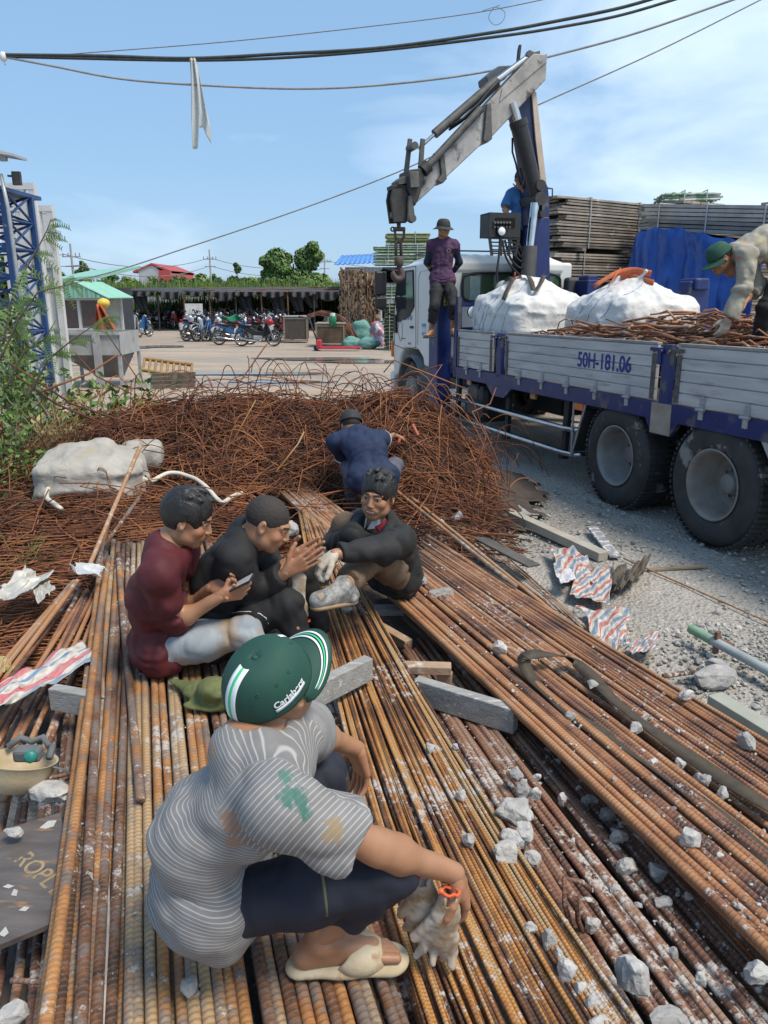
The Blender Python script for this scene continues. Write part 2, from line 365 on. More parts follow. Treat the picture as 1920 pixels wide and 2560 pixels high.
# ================================================================ materials
GRAV=mat('gravel_ground',(.25,.235,.21),(.15,.14,.125),rough=.95,scale=5,bump=.9,bs=70,dist=.02,c3=(.36,.34,.31),t3=.55,s3=14)
def ground_mat():
    m=bpy.data.materials.new('yard_ground');m.use_nodes=True;t=m.node_tree;n=t.nodes;b=n['Principled BSDF'];l=t.links.new
    tc=n.new('ShaderNodeTexCoord');sp=n.new('ShaderNodeSeparateXYZ');l(tc.outputs['Object'],sp.inputs[0])
    def noise(s,d=5,st=None):
        q=n.new('ShaderNodeTexNoise');q.inputs['Scale'].default_value=s;q.inputs['Detail'].default_value=d;q.inputs['Roughness'].default_value=.65
        if st:
            mp=n.new('ShaderNodeMapping');mp.inputs['Scale'].default_value=st;l(tc.outputs['Object'],mp.inputs[0]);l(mp.outputs[0],q.inputs['Vector'])
        else:l(tc.outputs['Object'],q.inputs['Vector'])
        return q.outputs['Fac']
    def mix(f,a,c):
        q=n.new('ShaderNodeMix');q.data_type='RGBA';l(f,q.inputs[0])
        for i,x in((6,a),(7,c)):
            if isinstance(x,tuple):q.inputs[i].default_value=rgb(x)
            else:l(x,q.inputs[i])
        return q.outputs[2]
    def rmp(f,a,c):
        q=n.new('ShaderNodeMapRange');q.inputs[1].default_value=a;q.inputs[2].default_value=c;l(f,q.inputs[0]);return q.outputs[0]
    near=mix(rmp(noise(1.1,6),.38,.62),(.27,.245,.21),(.41,.38,.335));vo=n.new('ShaderNodeTexVoronoi');vo.inputs['Scale'].default_value=38;l(tc.outputs['Object'],vo.inputs['Vector'])
    near=mix(rmp(noise(30,4),.45,.7),near,(.43,.41,.37))
    far=mix(rmp(noise(.5,6,(.5,2.2,1)),.4,.6),(.44,.35,.26),(.33,.27,.22));far=mix(rmp(noise(.3,6,(.3,3,1)),.55,.62),far,(.28,.26,.25))
    far=mix(rmp(noise(3,4,(.5,3,1)),.55,.75),far,(.50,.41,.32))
    dy=n.new('ShaderNodeMath');dy.operation='MULTIPLY_ADD';dy.inputs[1].default_value=6;l(noise(.4,4),dy.inputs[0]);l(sp.outputs[1],dy.inputs[2])
    c=mix(rmp(dy.outputs[0],14.5,17.5),near,far);l(c,b.inputs['Base Color']);b.inputs['Roughness'].default_value=.93
    ah=n.new('ShaderNodeMath');ah.operation='ADD';l(vo.outputs['Distance'],ah.inputs[0]);l(noise(22,6),ah.inputs[1])
    bp=n.new('ShaderNodeBump');bp.inputs['Strength'].default_value=.8;bp.inputs['Distance'].default_value=.03;l(ah.outputs[0],bp.inputs['Height']);l(bp.outputs[0],b.inputs['Normal'])
    return m
LEAF_A=mat('leaf_yellow_green',(.16,.23,.045),(.10,.17,.03),rv=.45,bump=0,rough=.6,scale=.6)
LEAF_B=mat('leaf_dark_green',(.085,.15,.04),(.05,.10,.025),rv=.5,bump=0,rough=.6,scale=.6)
LEAF_M=mat('leaf_mid_green',(.15,.24,.06),(.08,.15,.035),rv=.5,bump=0,rough=.6,scale=.6)
LEAF_C=mat('leaf_bright',(.17,.25,.06),(.08,.15,.035),rv=.5,bump=0,rough=.5,scale=3)
BARK=mat('bark',(.16,.12,.08),rough=.95,bump=.4,bs=20)
DRY=mat('dry_stalk',(.34,.27,.13),(.22,.16,.08),rv=.4,bump=0)
BLACKNET=mat('black_net',(.028,.03,.033),(.045,.047,.05),rough=.9,bump=.3,bs=9)
GREYSTEEL=mat('galvanised',(.42,.43,.43),(.32,.33,.34),rough=.5,metal=.4,scale=9,c3=(.25,.16,.1),t3=.66,s3=6)
RUSTPOST=mat('rust_post',(.23,.12,.07),(.13,.07,.05),rough=.9,scale=12)
DARKMET=mat('dark_metal',(.035,.034,.034),(.06,.055,.05),rough=.6,metal=.3,scale=14)
BLUEST=mat('blue_steel',(.012,.045,.15),(.02,.065,.19),rough=.5,scale=5,c3=(.15,.17,.2),t3=.68,s3=9)
WHITEPAINT=mat('white_worn_paint',(.62,.62,.60),(.48,.48,.46),rough=.6,scale=3,c3=(.3,.22,.16),t3=.66,s3=5)
GREYSHEET=mat('grey_sheet',(.44,.46,.48),(.36,.38,.40),rough=.6,scale=2,c3=(.3,.3,.3),t3=.62)
GREENROOF=mat('green_roof',(.26,.50,.38),(.20,.42,.32),rough=.5,scale=3,c3=(.35,.4,.33),t3=.64)
BLUEROOF=mat('blue_roof',(.06,.20,.52),(.09,.26,.58),rough=.45,scale=2)
REDROOF=mat('red_roof',(.42,.07,.06),rough=.6)
CONC=mat('concrete_wall',(.40,.39,.36),(.30,.29,.27),rough=.95,scale=3)
RUBBER=mat('rubber',(.022,.022,.022),(.05,.047,.042),rough=.85,scale=8,bump=.2,c3=(.15,.14,.12),t3=.6)
CHROME=mat('chrome',(.62,.62,.62),rough=.22,metal=1,bump=0)
GLASSD=glassy('dark_glass',(.02,.025,.03),.06)
BLACKPL=mat('black_plastic',(.02,.02,.022),rough=.5,bump=.05)
SEATM=mat('seat_vinyl',(.018,.018,.02),rough=.55,bump=.1)
LAMPG=glassy('lamp_glass',(.75,.78,.8),.12)
ORANGE=mat('orange_lens',(.75,.16,.02),rough=.25,bump=0)
REDL=mat('red_lens',(.55,.02,.02),rough=.25,bump=0)
PLATEW=mat('plate_white',(.72,.72,.70),rough=.5,bump=0)
WOOD=mat('old_wood',(.28,.22,.16),(.18,.14,.10),rough=.9,scale=5,bump=.4,bs=30,stretch=(1,6,6),rv=.3)
GREYWOOD=mat('grey_plank',(.30,.26,.215),(.19,.165,.14),rough=.9,scale=3,bump=.4,bs=18,rv=.5,c3=(.42,.36,.3),t3=.6,s3=4)
PLANKST=mat('steel_plank',(.40,.34,.27),(.29,.24,.19),rough=.7,scale=4,bump=.2,rv=.4,c3=(.22,.15,.1),t3=.62,s3=5)
GPIPE=mat('green_pipe',(.33,.38,.34),(.14,.27,.13),rough=.6,scale=5,rv=.5,c3=(.45,.46,.43),t3=.55,s3=3,bump=0)
GAPSHADE=mat('gap_shade',(.016,.016,.015),rough=1,bump=0,spec=.1)  # near-black colour standing in for shade between and inside parts
BROWNSTK=mat('brown_bark_sheets',(.17,.105,.07),(.26,.18,.12),rough=.95,scale=4,bump=.8,bs=9,dist=.05,rv=.4,c3=(.10,.12,.05),t3=.6)

# ================================================================ ground and yard
random.seed(3)
def gz(x,y):return .0
def make_ground():
    xs=[-900,-400,-150,-60,-30,-16]+list(np.arange(-12,12.01,.3))+[16,30,60,150,400,900]
    ys=[-40,-10,-4]+list(np.arange(-2,22.01,.3))+[24,27,31,36,45,60,100,200,500,1500]
    P=[(x,y,0)for y in ys for x in xs];A=np.array(P);near=np.exp(-((A[:,0])/14)**2-((A[:,1]-8)/14)**2)
    A[:,2]=fbm(A*np.array([.6,.6,0]),4)*.03*near-.01
    nx=len(xs);fs=[(j*nx+i,j*nx+i+1,(j+1)*nx+i+1,(j+1)*nx+i)for j in range(len(ys)-1)for i in range(nx-1)]
    return tag(link('ground',build_mesh('ground',A,fs,[ground_mat()])),kind='structure')
make_ground()
def puddle(name,px,py,rx,ry,seed):
    c=G(px,py,0);m=MB();n=40;P=[]
    for k in range(n):
        a=2*PI*k/n;q=1+.35*float(fbm(np.array([[math.cos(a)*1.5+seed,math.sin(a)*1.5,0]]),3)[0]);P.append((c.x+math.cos(a)*rx*q,c.y+math.sin(a)*ry*q,.016))
    m.add([(c.x,c.y,.016)]+P,[(0,k+1,(k+1)%n+1)for k in range(n)])
    return tag(m.build(name,[PUD]),kind='structure')
PUD=glassy('puddle_water',(.22,.19,.16),.08)
puddle('puddle',770,898,1.9,.5,1);puddle('puddle',620,935,1.8,.32,4);puddle('puddle',350,868,1.6,.9,8);puddle('puddle',900,905,1.6,.5,12);puddle('puddle',700,955,1.2,.25,15)
MUDW=mat('pale_mud',(.45,.43,.41),rough=.6)

# ---------------------------------------------------------------- leafy things
def leaves(m,c,r,n,sz,sq=.5,up=.3):
    c=V(c);r=V((r,r,r))if isinstance(r,(int,float))else V(r)
    for _ in range(n):
        d=V((random.gauss(0,1),random.gauss(0,1),random.gauss(0,1))).normalized();q=rnd(.35,1)**.5
        p=c+V((d.x*r.x,d.y*r.y,d.z*r.z))*q
        nn=(d+V((rnd(-1,1),rnd(-1,1),rnd(-1,1)+up))*.9).normalized();x=nn.orthogonal().normalized();x.rotate(Matrix.Rotation(rnd(0,6.28),3,nn));y=nn.cross(x);s=sz*rnd(.6,1.4)
        m.cur=min(1,max(0,.5+rnd(-.35,.35)))
        m.add([p-x*s,p-y*s*sq+x*s*.1,p+x*s,p+y*s*sq+x*s*.1],[(0,1,2,3)])
def tree(name,label,px,d,top_py,wpx,lobes,lm,nleaf=2500,sz=.25,group='trees and bushes beyond the field',trunk=.12,base=0.):
    """lobes: (u, v, ru, rv) in fractions of width and height"""
    c=D(px,735,d);Zc=d*1.02;W=wpx/F*Zc;ht=D(px,top_py,d).z-base
    t=thing(name,label,'tree',(c.x,d,base),group)
    m=MB();m.tube([(c.x,d,base),(c.x+rnd(-.02,.02)*W,d,base+ht*.35),(c.x+rnd(-.05,.05)*W,d,base+ht*.7)],[trunk,trunk*.7,trunk*.3],7)
    for(u,v,ru,rv_)in lobes:m.tube([(c.x,d,base+ht*.3),(c.x+u*W*.6,d,base+ht*(.25+v)*.6),(c.x+u*W,d,base+v*ht)],[trunk*.5,trunk*.3,trunk*.12],5)
    m.build('trunk',[BARK],t)
    m=MB();tot=sum(a[2]*a[3]for a in lobes)
    for(u,v,ru,rv_)in lobes:
        k=max(3,int(14*ru*rv_/tot))
        n=int(nleaf*ru*rv_/tot)
        leaves(m,(c.x+u*W,d,base+v*ht),(ru*W*.8,ru*W*.6,rv_*ht*.8),int(n*.45),sz)
        for _ in range(k):
            a=rnd(0,6.28);b=rnd(-1,1);q=.75
            leaves(m,(c.x+u*W+math.cos(a)*ru*W*q,d+math.sin(a)*ru*W*.6,base+v*ht+b*rv_*ht*q),(ru*W*.36,ru*W*.36,rv_*ht*.33),int(n*.55/k),sz)
    m.build('crown',[lm],t);return t
tree('broadleaf_tree','tall rounded green tree with a split crown behind the parking shed',735,72,602,165,[(-.22,.72,.24,.24),(.2,.76,.24,.22),(-.25,.42,.26,.22),(.1,.45,.3,.25),(.38,.3,.2,.16),(-.02,.25,.5,.24)],LEAF_M,24000,.17,trunk=.22)
tree('broadleaf_tree','small dark tree with layered branches left of the big rounded tree',596,95,652,56,[(0,.85,.14,.12),(-.2,.6,.28,.12),(.25,.55,.28,.12),(0,.35,.5,.2)],LEAF_B,1800,.3)
tree('broadleaf_tree','pointed tree beside the left concrete power pole',215,90,652,60,[(0,.85,.2,.14),(0,.6,.36,.2),(0,.3,.5,.25)],LEAF_B,1500,.3)
tree('broadleaf_tree','light green bush right of the white wall panels',150,55,660,70,[(0,.6,.5,.35),(.2,.3,.5,.3)],LEAF_C,2000,.18)
tree('broadleaf_tree','dark tree showing through the blue lattice tower',22,40,612,120,[(0,.6,.5,.3),(-.2,.3,.4,.3),(.3,.75,.3,.15)],LEAF_B,3000,.17)
for i,(px,tp,wp,d)in enumerate([(270,672,70,120),(330,680,60,130),(450,672,80,115),(505,668,70,110),(545,676,50,112),(640,678,60,130),(400,684,70,140),(810,668,60,100),(115,665,60,85)]):
    tree('bushy_tree',['low bushy tree right of the left power pole','low tree in front of the red roofed hall','dark bushy tree left of the middle power pole','bushy tree in front of the middle power pole','low round bush right of the middle power pole','small bush left of the big rounded tree','pale distant bush right of the red roofed hall','bush between the big tree and the blue roofed shed','bush behind the white wall panels'][i],px,d,tp,wp,[(0,.65,.35,.25),(-.3,.4,.3,.3),(.3,.42,.3,.3)],[LEAF_B,LEAF_A][i%2],1300,.35,trunk=.15)
def far_wood():                          # low blue-green line of far trees
    m=MB()
    for k in range(9000):
        x=rnd(-230,160);y=rnd(240,300);h=5+2*float(vnoise(np.array([[x*.08,0,0]]))[0])
        leaves(m,(x,y,rnd(0,h)),1.2,2,.7)
    return tag(m.build('distant_woodland',[mat('far_leaf',(.10,.15,.09),(.08,.13,.09),rv=.3,bump=0)]),'distant low line of trees along the horizon','woodland',kind='stuff')
far_wood()
def field():
    m=MB()
    for k in range(24000):
        y=50+50*random.random()**1.6;x=rnd(-.56,.10)*y;h=2.15*(y/52)**.55*(1+.35*float(vnoise(np.array([[x*.25,y*.25,0]]))[0]))*rnd(.7,1.1);wd=rnd(.05,.14);a=rnd(0,PI);m.cur=rnd(.1,.9)*(.8+.4*float(vnoise(np.array([[x*.1,y*.1,3]]))[0]))
        dx,dy=math.cos(a)*wd,math.sin(a)*wd;lx,ly=rnd(-.5,.5),rnd(-.4,.4)
        m.add([(x-dx,y-dy,0),(x+dx,y+dy,0),(x+dx*.7+lx*.4,y+dy+ly*.4,h*.6),(x+lx,y+ly,h),(x-dx*.7+lx*.4,y-dy+ly*.4,h*.6)],[(0,1,2,3,4)])
    return tag(m.build('tall_field_grass',[LEAF_A]),'band of tall yellow green grass behind the parking shed','grass',kind='stuff')
field()

# ---------------------------------------------------------------- far poles and buildings
def pole(px,top,d,label,cross=True):
    c=D(px,top,d);t=thing('power_pole',label,'utility pole',(c.x,d,0),'concrete power poles beyond the field')
    m=MB();m.cyl((c.x,d,0),(c.x,d,c.z),.16,.09,10);m.build('shaft',[CONC],t)
    if cross:
        m=MB();m.box((c.x,d,c.z-1.2),(1.8,.1,.1));m.box((c.x,d,c.z-2.1),(1.4,.1,.1));m.build('crossarm',[GREYSTEEL],t)
        m=MB()
        for u in(-.8,-.3,.4,.8):m.cyl((c.x+u,d,c.z-1.15),(c.x+u,d,c.z-.85),.05,n=8)
        m.build('insulator',[mat('insulator',(.35,.25,.22),bump=0)],t)
    return c
pa=pole(175,609,78,'left grey power pole with crossarms rising above the bushes');pb=pole(523,624,105,'middle thin power pole behind the field');pc=pole(811,633,115,'right thin power pole beside the big rounded tree')
def wire(name,label,pts,r,mt,group,cat='cable',n=5):
    m=MB();m.tube(pts,r,n);return tag(m.build(name,[mt]),label,cat,group)
CABLE=mat('cable_black',(.03,.03,.032),bump=0);CABLEG=mat('cable_grey',(.22,.22,.22),bump=0)
def sagline(a,b,sag,n=14):return[V(a).lerp(V(b),k/n)-V((0,0,sag*4*(k/n)*(1-k/n)))for k in range(n+1)]
for i,(h,o)in enumerate(((-1.0,-.6),(-2.0,.6))):
    wire('power_line',['upper thin line from the left edge to the left power pole','lower thin line from the left edge to the left power pole'][i],sagline(V((pa.x-26,70,pa.z+h)),V((pa.x+o,78,pa.z+h)),.6),.035,CABLEG,'far power lines')
    wire('power_line',['upper thin line between the left and middle power poles','lower thin line between the left and middle power poles'][i],sagline(V((pa.x+o,78,pa.z+h)),V((pb.x,105,pb.z+h)),1.2),.04,CABLEG,'far power lines')
    wire('power_line',['upper thin line between the middle and right power poles','lower thin line between the middle and right power poles'][i],sagline(V((pb.x,105,pb.z+h)),V((pc.x,115,pc.z+h)),1.2),.04,CABLEG,'far power lines')
wire('power_line','thin line running right from the right power pole',sagline(V((pc.x,115,pc.z-1)),V((pc.x+30,118,pc.z-1.5)),1.2),.04,CABLEG,'far power lines')
def far_hall():
    a=D(345,668,150);b=D(415,668,150);t=thing('metal_hall','distant grey hall with a red roof beyond the trees','building',((a.x+b.x)/2,150,0))
    x0,x1=a.x,b.x;h=D(0,676,150).z;p=D(0,663,150).z;xm=x0+(x1-x0)*.5
    m=MB();m.prism([(x0,150,0),(x1-1.2,150,0),(x1-1.2,150,h),(xm,150,p),(x0,150,h)],(0,18,0));m.build('wall',[GREYSHEET],t)
    m=MB();m.prism([(xm,149.8,p+.1),(x1+1,149.8,h-.5),(x1+1,149.8,h-.1),(xm,149.8,p+.4)],(0,18.4,0));m.prism([(xm,149.8,p+.1),(x0-1,149.8,h-.5),(x0-1,149.8,h-.1),(xm,149.8,p+.4)],(0,18.4,0));m.box((x1-.1,158,h/2),(2.2,18,h));m.build('roof',[REDROOF],t)
far_hall()
def corr(m,a,b,z0,z1,pitch=.2,amp=.025,side=(0,-1,0)):    # corrugated sheet between the two ground points a and b
    a=V(a);b=V(b);ln=(b-a).length;n=int(ln/pitch*4);s=V(side);P=[]
    for k in range(n+1):
        p=a.lerp(b,k/n)+s*amp*(1 if(k%4)in(0,1)else-1);P+=[(p.x,p.y,z0),(p.x,p.y,z1)]
    m.add(P,[(2*k,2*k+2,2*k+3,2*k+1)for k in range(n)])
def warehouse():
    p=D(1000,640,46);q=D(846,655,46);t=thing('corrugated_shed','pale corrugated shed with a blue roof behind the brown stack','building',(q.x+2,46,0))
    x0,x1=q.x+.4,q.x+7;m=MB();corr(m,(x0,46,0),(x1,46,0),0,D(0,668,46).z);corr(m,(x0,46,0),(x0,54,0),0,D(0,668,46).z,side=(-1,0,0));m.build('wall',[GREYSHEET],t)
    z0=D(0,662,46).z;z1=D(0,632,50).z;m=MB()
    m.grid(lambda u,v:V((x0-.6+u*(x1-x0+.6),45.3+v*8,z0+(z1-z0)*v+u*.35+.03*math.sin(u*160))),120,2);me=m.mesh('roof',[BLUEROOF]);solid(me,.04);link('roof',me,t)
    m=MB();m.box((x0+.1,45.8,z0-.9),(.5,.4,1.),bev=.03);m.build('vent_box',[GREYSHEET],t)
warehouse()

# ---------------------------------------------------------------- parking shed
def parking_shed():
    t=thing('parking_shed','long low shed roofed with sagging black netting over motorcycles','shed',(-9,40,0))
    m=MB()
    xa,xb=D(262,735,43).x,D(850,735,43).x;n=9;ht=2.02
    for k in range(n+1):
        x=xa+(xb-xa)*k/n
        for y in(43,48,53):p=MB();p.cyl((x,y,0),(x+rnd(-.05,.05),y,ht+(y-43)*.03),.045,n=8);p.build('post',[RUSTPOST if(k+y)%3 else DARKMET],t)
    for y in(43,48,53):m.cyl((xa-.5,y,ht+(y-43)*.03),(xb+.3,y,ht+(y-43)*.03+.08),.035,n=6)
    for k in range(n+1):x=xa+(xb-xa)*k/n;m.cyl((x,42.8,ht+.04),(x,53,ht+.3),.03,n=6)
    m.build('roof_frame',[RUSTPOST],t)
    for k in range(n):
        x0=xa+(xb-xa)*k/n;x1=xa+(xb-xa)*(k+1)/n;sg=rnd(.1,.3);g=MB();ph=rnd(0,6)
        g.grid(lambda u,v:V((x0+(x1-x0)*u,43+v*10,ht+.1+.03*v-sg*4*u*(1-u)*(.5+.5*math.sin(v*9+ph))+.25*(v>0)*v)),12,14);me=g.mesh('net',[BLACKNET]);solid(me,.01);link('roof_net',me,t)
        g=MB();dp=rnd(.12,.5);w_=rnd(.3,.7)
        g.grid(lambda u,v:V((x0+(x1-x0)*u,42.9+.35*v*math.sin(u*19+ph),ht+.06-v*(.12+dp*(4*(u**(.6+.2*(k%5)))*(1-u**(.6+.2*(k%5))))**.9)+.02*math.sin(u*40))),24,6);me=g.mesh('swag',[BLACKNET]);solid(me,.01);link('hanging_net',me,t)
    for(u,dz)in((.13,1.0),(.58,1.2),(.72,1.25),(.8,1.0),(.86,.8)):
        g=MB();x=xa+(xb-xa)*u;g.grid(lambda a,b:V((x+(a-.5)*(.9-.5*b)+b*.3,43.4+.1*math.sin(a*14),ht-b*dz)),12,6);me=g.mesh('drape',[BLACKNET]);solid(me,.01);link('drape',me,t)
    m=MB();corr(m,(xa-6,54,0),(xb+2,54,0),0,1.75);m.build('back_wall',[mat('grey_corrugated',(.30,.32,.33),(.22,.23,.24),rough=.7,scale=1)],t)
parking_shed()
m=MB();a=G(465,782,0.05);m.box((D(488,770,43).x,42.7,1.15),(.95,.04,.6),bev=.01);m.box((D(488,770,43).x,42.75,.45),(.9,.03,.8));tag(m.build('white_board',[PLATEW]),'plain white board standing at the front of the parking shed','board')

# ---------------------------------------------------------------- motorcycles
def moto(colname,paint,plate=PLATEW):
    t=thing('motorcycle','motorcycle','motorcycle',(0,0,0),'motorcycles parked around the shed')
    for x in(-.62,.62):
        w_=MB();w_.lathe((x,-.0,.29),(0,1,0),[(-.03,.235),(-.04,.27),(-.02,.29),(.02,.29),(.04,.27),(.03,.235)],24,close=True);wo=w_.build('wheel',[RUBBER],t,False)
        r=MB();r.lathe((x,0,.29),(0,1,0),[(-.025,.235),(-.02,.215),(.02,.215),(.025,.235)],24,close=True)
        for k in range(8):a=k*PI/4;r.cyl((x,0,.29),(x+.22*math.cos(a),0,.29+.22*math.sin(a)),.006,n=4)
        r.cyl((x,-.05,.29),(x,.05,.29),.045,n=10);r.build('rim',[CHROME],wo,False)
    m=MB();prof=[(-.45,.62),(-.78,.78),(-.72,.84),(-.3,.72),(-.02,.58),(.18,.55),(.3,.82),(.38,.98),(.44,.95),(.40,.60),(.30,.35),(.12,.36),(0,.42),(-.25,.45)]
    m.prism([(x,-.09,z)for x,z in prof],(0,.18,0));me=m.mesh('body',[paint])
    bm=bmesh.new();bm.from_mesh(me);bmesh.ops.bevel(bm,geom=[e for e in bm.edges],offset=.025,segments=2,affect='EDGES');bm.to_mesh(me);bm.free();link('body',me,t,False)
    m=MB();m.prism([(.34,-.19,.32),(.30,-.20,.55),(.38,-.15,.92),(.44,-.05,.95),(.46,0,.62),(.42,-.05,.34)],(0,.001,0));
    m.grid(lambda u,v:V((.40+.07*math.cos((u-.5)*3)-.10*(1-v)*(.5-v),(u-.5)*(.42-.12*v),.34+.6*v)),9,8);me=m.mesh('shield',[paint]);solid(me,.012);link('leg_shield',me,t,False)
    m=MB();m.grid(lambda u,v:V((.62+.33*math.sin((v-.5)*2.0),(u-.5)*.11,.29+.33*math.cos((v-.5)*2.0)-.03*abs(u-.5))),5,10);me=m.mesh('fender',[paint]);solid(me,.008);link('front_fender',me,t,False)
    m=MB();m.prism([(-.75,-.11,.79),(-.72,-.11,.86),(-.4,-.12,.80),(-.05,-.11,.80),(.0,-.08,.72),(-.3,-.12,.72)],(0,.22,0));me=m.mesh('seat',[SEATM]);bm=bmesh.new();bm.from_mesh(me);bmesh.ops.bevel(bm,geom=bm.edges[:],offset=.025,segments=2,affect='EDGES');bm.to_mesh(me);bm.free();link('seat',me,t,False)
    m=MB();m.tube([(.30,-.34,.98),(.36,-.2,1.0),(.40,0,.97),(.36,.2,1.0),(.30,.34,.98)],.014,6);m.cyl((.29,-.36,.98),(.33,-.24,.995),.02,n=8);m.cyl((.29,.36,.98),(.33,.24,.995),.02,n=8);m.build('handlebar',[BLACKPL],t,False)
    m=MB()
    for s in(-1,1):m.cyl((.41,s*.07,.9),(.63,s*.07,.29),.017,n=8)
    m.build('fork',[CHROME],t,False)
    m=MB();m.ball((.44,0,.93),(.06,.09,.08),12,8);m.build('headlight',[LAMPG],t,False)
    for s in(-1,1):
        m=MB();m.tube([(.34,s*.22,1.0),(.32,s*.3,1.12),(.32,s*.33,1.16)],.007,5);m.ball((.32,s*.34,1.19),(.02,.06,.04),10,6);m.build('mirror',[BLACKPL],t,False)
    m=MB();m.box((.02,0,.33),(.36,.22,.18),bev=.04);m.cyl((.1,-.12,.3),(.1,.12,.3),.08,n=12);m.cyl((.2,0,.38),(.32,0,.42),.06,n=10);m.build('engine',[GREYSTEEL],t,False)
    m=MB();m.tube([(.2,-.1,.3),(.1,-.14,.2),(-.3,-.15,.24),(-.75,-.16,.36)],[.016,.018,.035,.04],8);m.build('exhaust',[CHROME],t,False)
    m=MB();m.cyl((-.35,-.12,.7),(-.62,-.1,.30),.02,n=6);m.cyl((-.35,.12,.7),(-.62,.1,.30),.02,n=6);m.cyl((-.62,-.08,.29),(0,-.08,.33),.02,n=6);m.build('swing_arm',[DARKMET],t,False)
    m=MB();m.box((-.8,0,.8),(.05,.13,.06),bev=.01);m.build('tail_light',[REDL],t,False)
    m=MB();m.box((-.86,0,.60),(.01,.19,.14));m.prism([(-.7,-.06,.72),(-.86,-.06,.68),(-.9,-.06,.5),(-.86,-.06,.5),(-.8,-.06,.66)],(0,.12,0));m.build('number_plate',[plate],t,False)
    return t
def dup(root,loc,rz,label=None,group=None):
    r=root.copy();col.objects.link(r);r.location=loc;r.rotation_euler=(0,0,rz)
    if label:r['label']=label
    if group:r['group']=group
    for ch in list(root.children):
        c=ch.copy();col.objects.link(c);c.parent=r
        for g in ch.children:d_=g.copy();col.objects.link(d_);d_.parent=c
    return r
PNT={k:mat('paint_'+k,c,rough=.3,bump=0,scale=2,rfac=.1)for k,c in dict(red=(.42,.02,.02),black=(.02,.02,.022),silver=(.40,.42,.44),blue=(.03,.12,.30),maroon=(.14,.015,.02),white=(.6,.6,.6)).items()}
PROTO={k:moto(k,p)for k,p in PNT.items()};used=set()
random.seed(11)
BIKES=[(645,866,0,'black','front side-on motorcycle with a red helmet on its handlebar'),(588,862,18,'blue','second motorcycle from the front in the open yard, pointing right'),(525,852,38,'silver','third motorcycle from the front with a grey tank, angled away'),(492,843,48,'black','leftmost motorcycle of the front group in the open'),
    (680,838,15,'red','red motorcycle behind the front side-on one'),(716,846,195,'maroon','maroon motorcycle with its seat beside the tall cabinet'),(445,822,-100,'red','bright red motorcycle facing out at the shed edge'),(413,820,75,'black','motorcycle with its pale plate showing left of the bright red one'),
    (327,845,70,'silver','silver motorcycle with its plate out near the kiosk, left of the pair'),(349,843,62,'blue','pale blue motorcycle with its plate out near the kiosk, right of the pair'),(290,838,60,'black','motorcycle half hidden behind the orange cloth')]
places=[((478,712),(828,852),'in the crowded open group behind the front row',40),((275,345),(822,838),'in the tight cluster right of the kiosk',9),((350,450),(812,820),'under the left bays of the black netting',12),((490,710),(812,820),'under the middle bays of the black netting',20),((725,840),(810,820),'under the right bays of the black netting',9)]
for px,py,rz,c,lb in BIKES:
    p=G(px,py,0);r=PROTO[c]
    if c in used:dup(r,p,R(rz),lb)
    else:r.location=p;r.rotation_euler=(0,0,R(rz));r['label']=lb;used.add(c)
for(x0,x1),(y0,y1),pl,n in places:
    for k in range(n):
        c=random.choice(['black','black','red','silver','blue','maroon','white','silver']);u=(k+.5)/n;p=G(x0+(x1-x0)*u+rnd(-4,4),y0+(y1-y0)*(k%4)/3,0)
        lb=f'{c} motorcycle {pl}'
        if c in used:dup(PROTO[c],p,R(rnd(20,80))+(PI if random.random()<.2 else 0),lb)
        else:PROTO[c].location=p;PROTO[c]['label']=lb;used.add(c)
p=G(660,866,0);m=MB();m.ball((p.x+.30,p.y-.30,.93),(.14,.12,.13),16,10);hb=m.mesh('h',[PNT['red']]);tag(link('motorcycle_helmet',hb),'shiny red helmet hanging on the front motorcycle','helmet')
def sheet_over(name,label,mt,px,py,w_,h_,cat='cloth'):
    p=G(px,py,0);m=MB();m.grid(lambda u,v:V((p.x+(u-.5)*w_,p.y-.25+.1*math.sin(u*9+v*3)-.1*v,1.05-h_*(1-v)-.3*abs(u-.5)*v+.05*math.sin(u*13))),18,10);me=m.mesh(name,[mt]);solid(me,.01);tag(link(name,me),label,cat)
sheet_over('green_cloth','bright green cloth thrown over a motorcycle seat',mat('green_cloth',(.01,.22,.10),rough=.8),590,846,1.1,.75)
sheet_over('red_cloth','small red cloth over a motorcycle under the netting',mat('red_cloth',(.42,.02,.02),rough=.8),692,818,.9,.8)

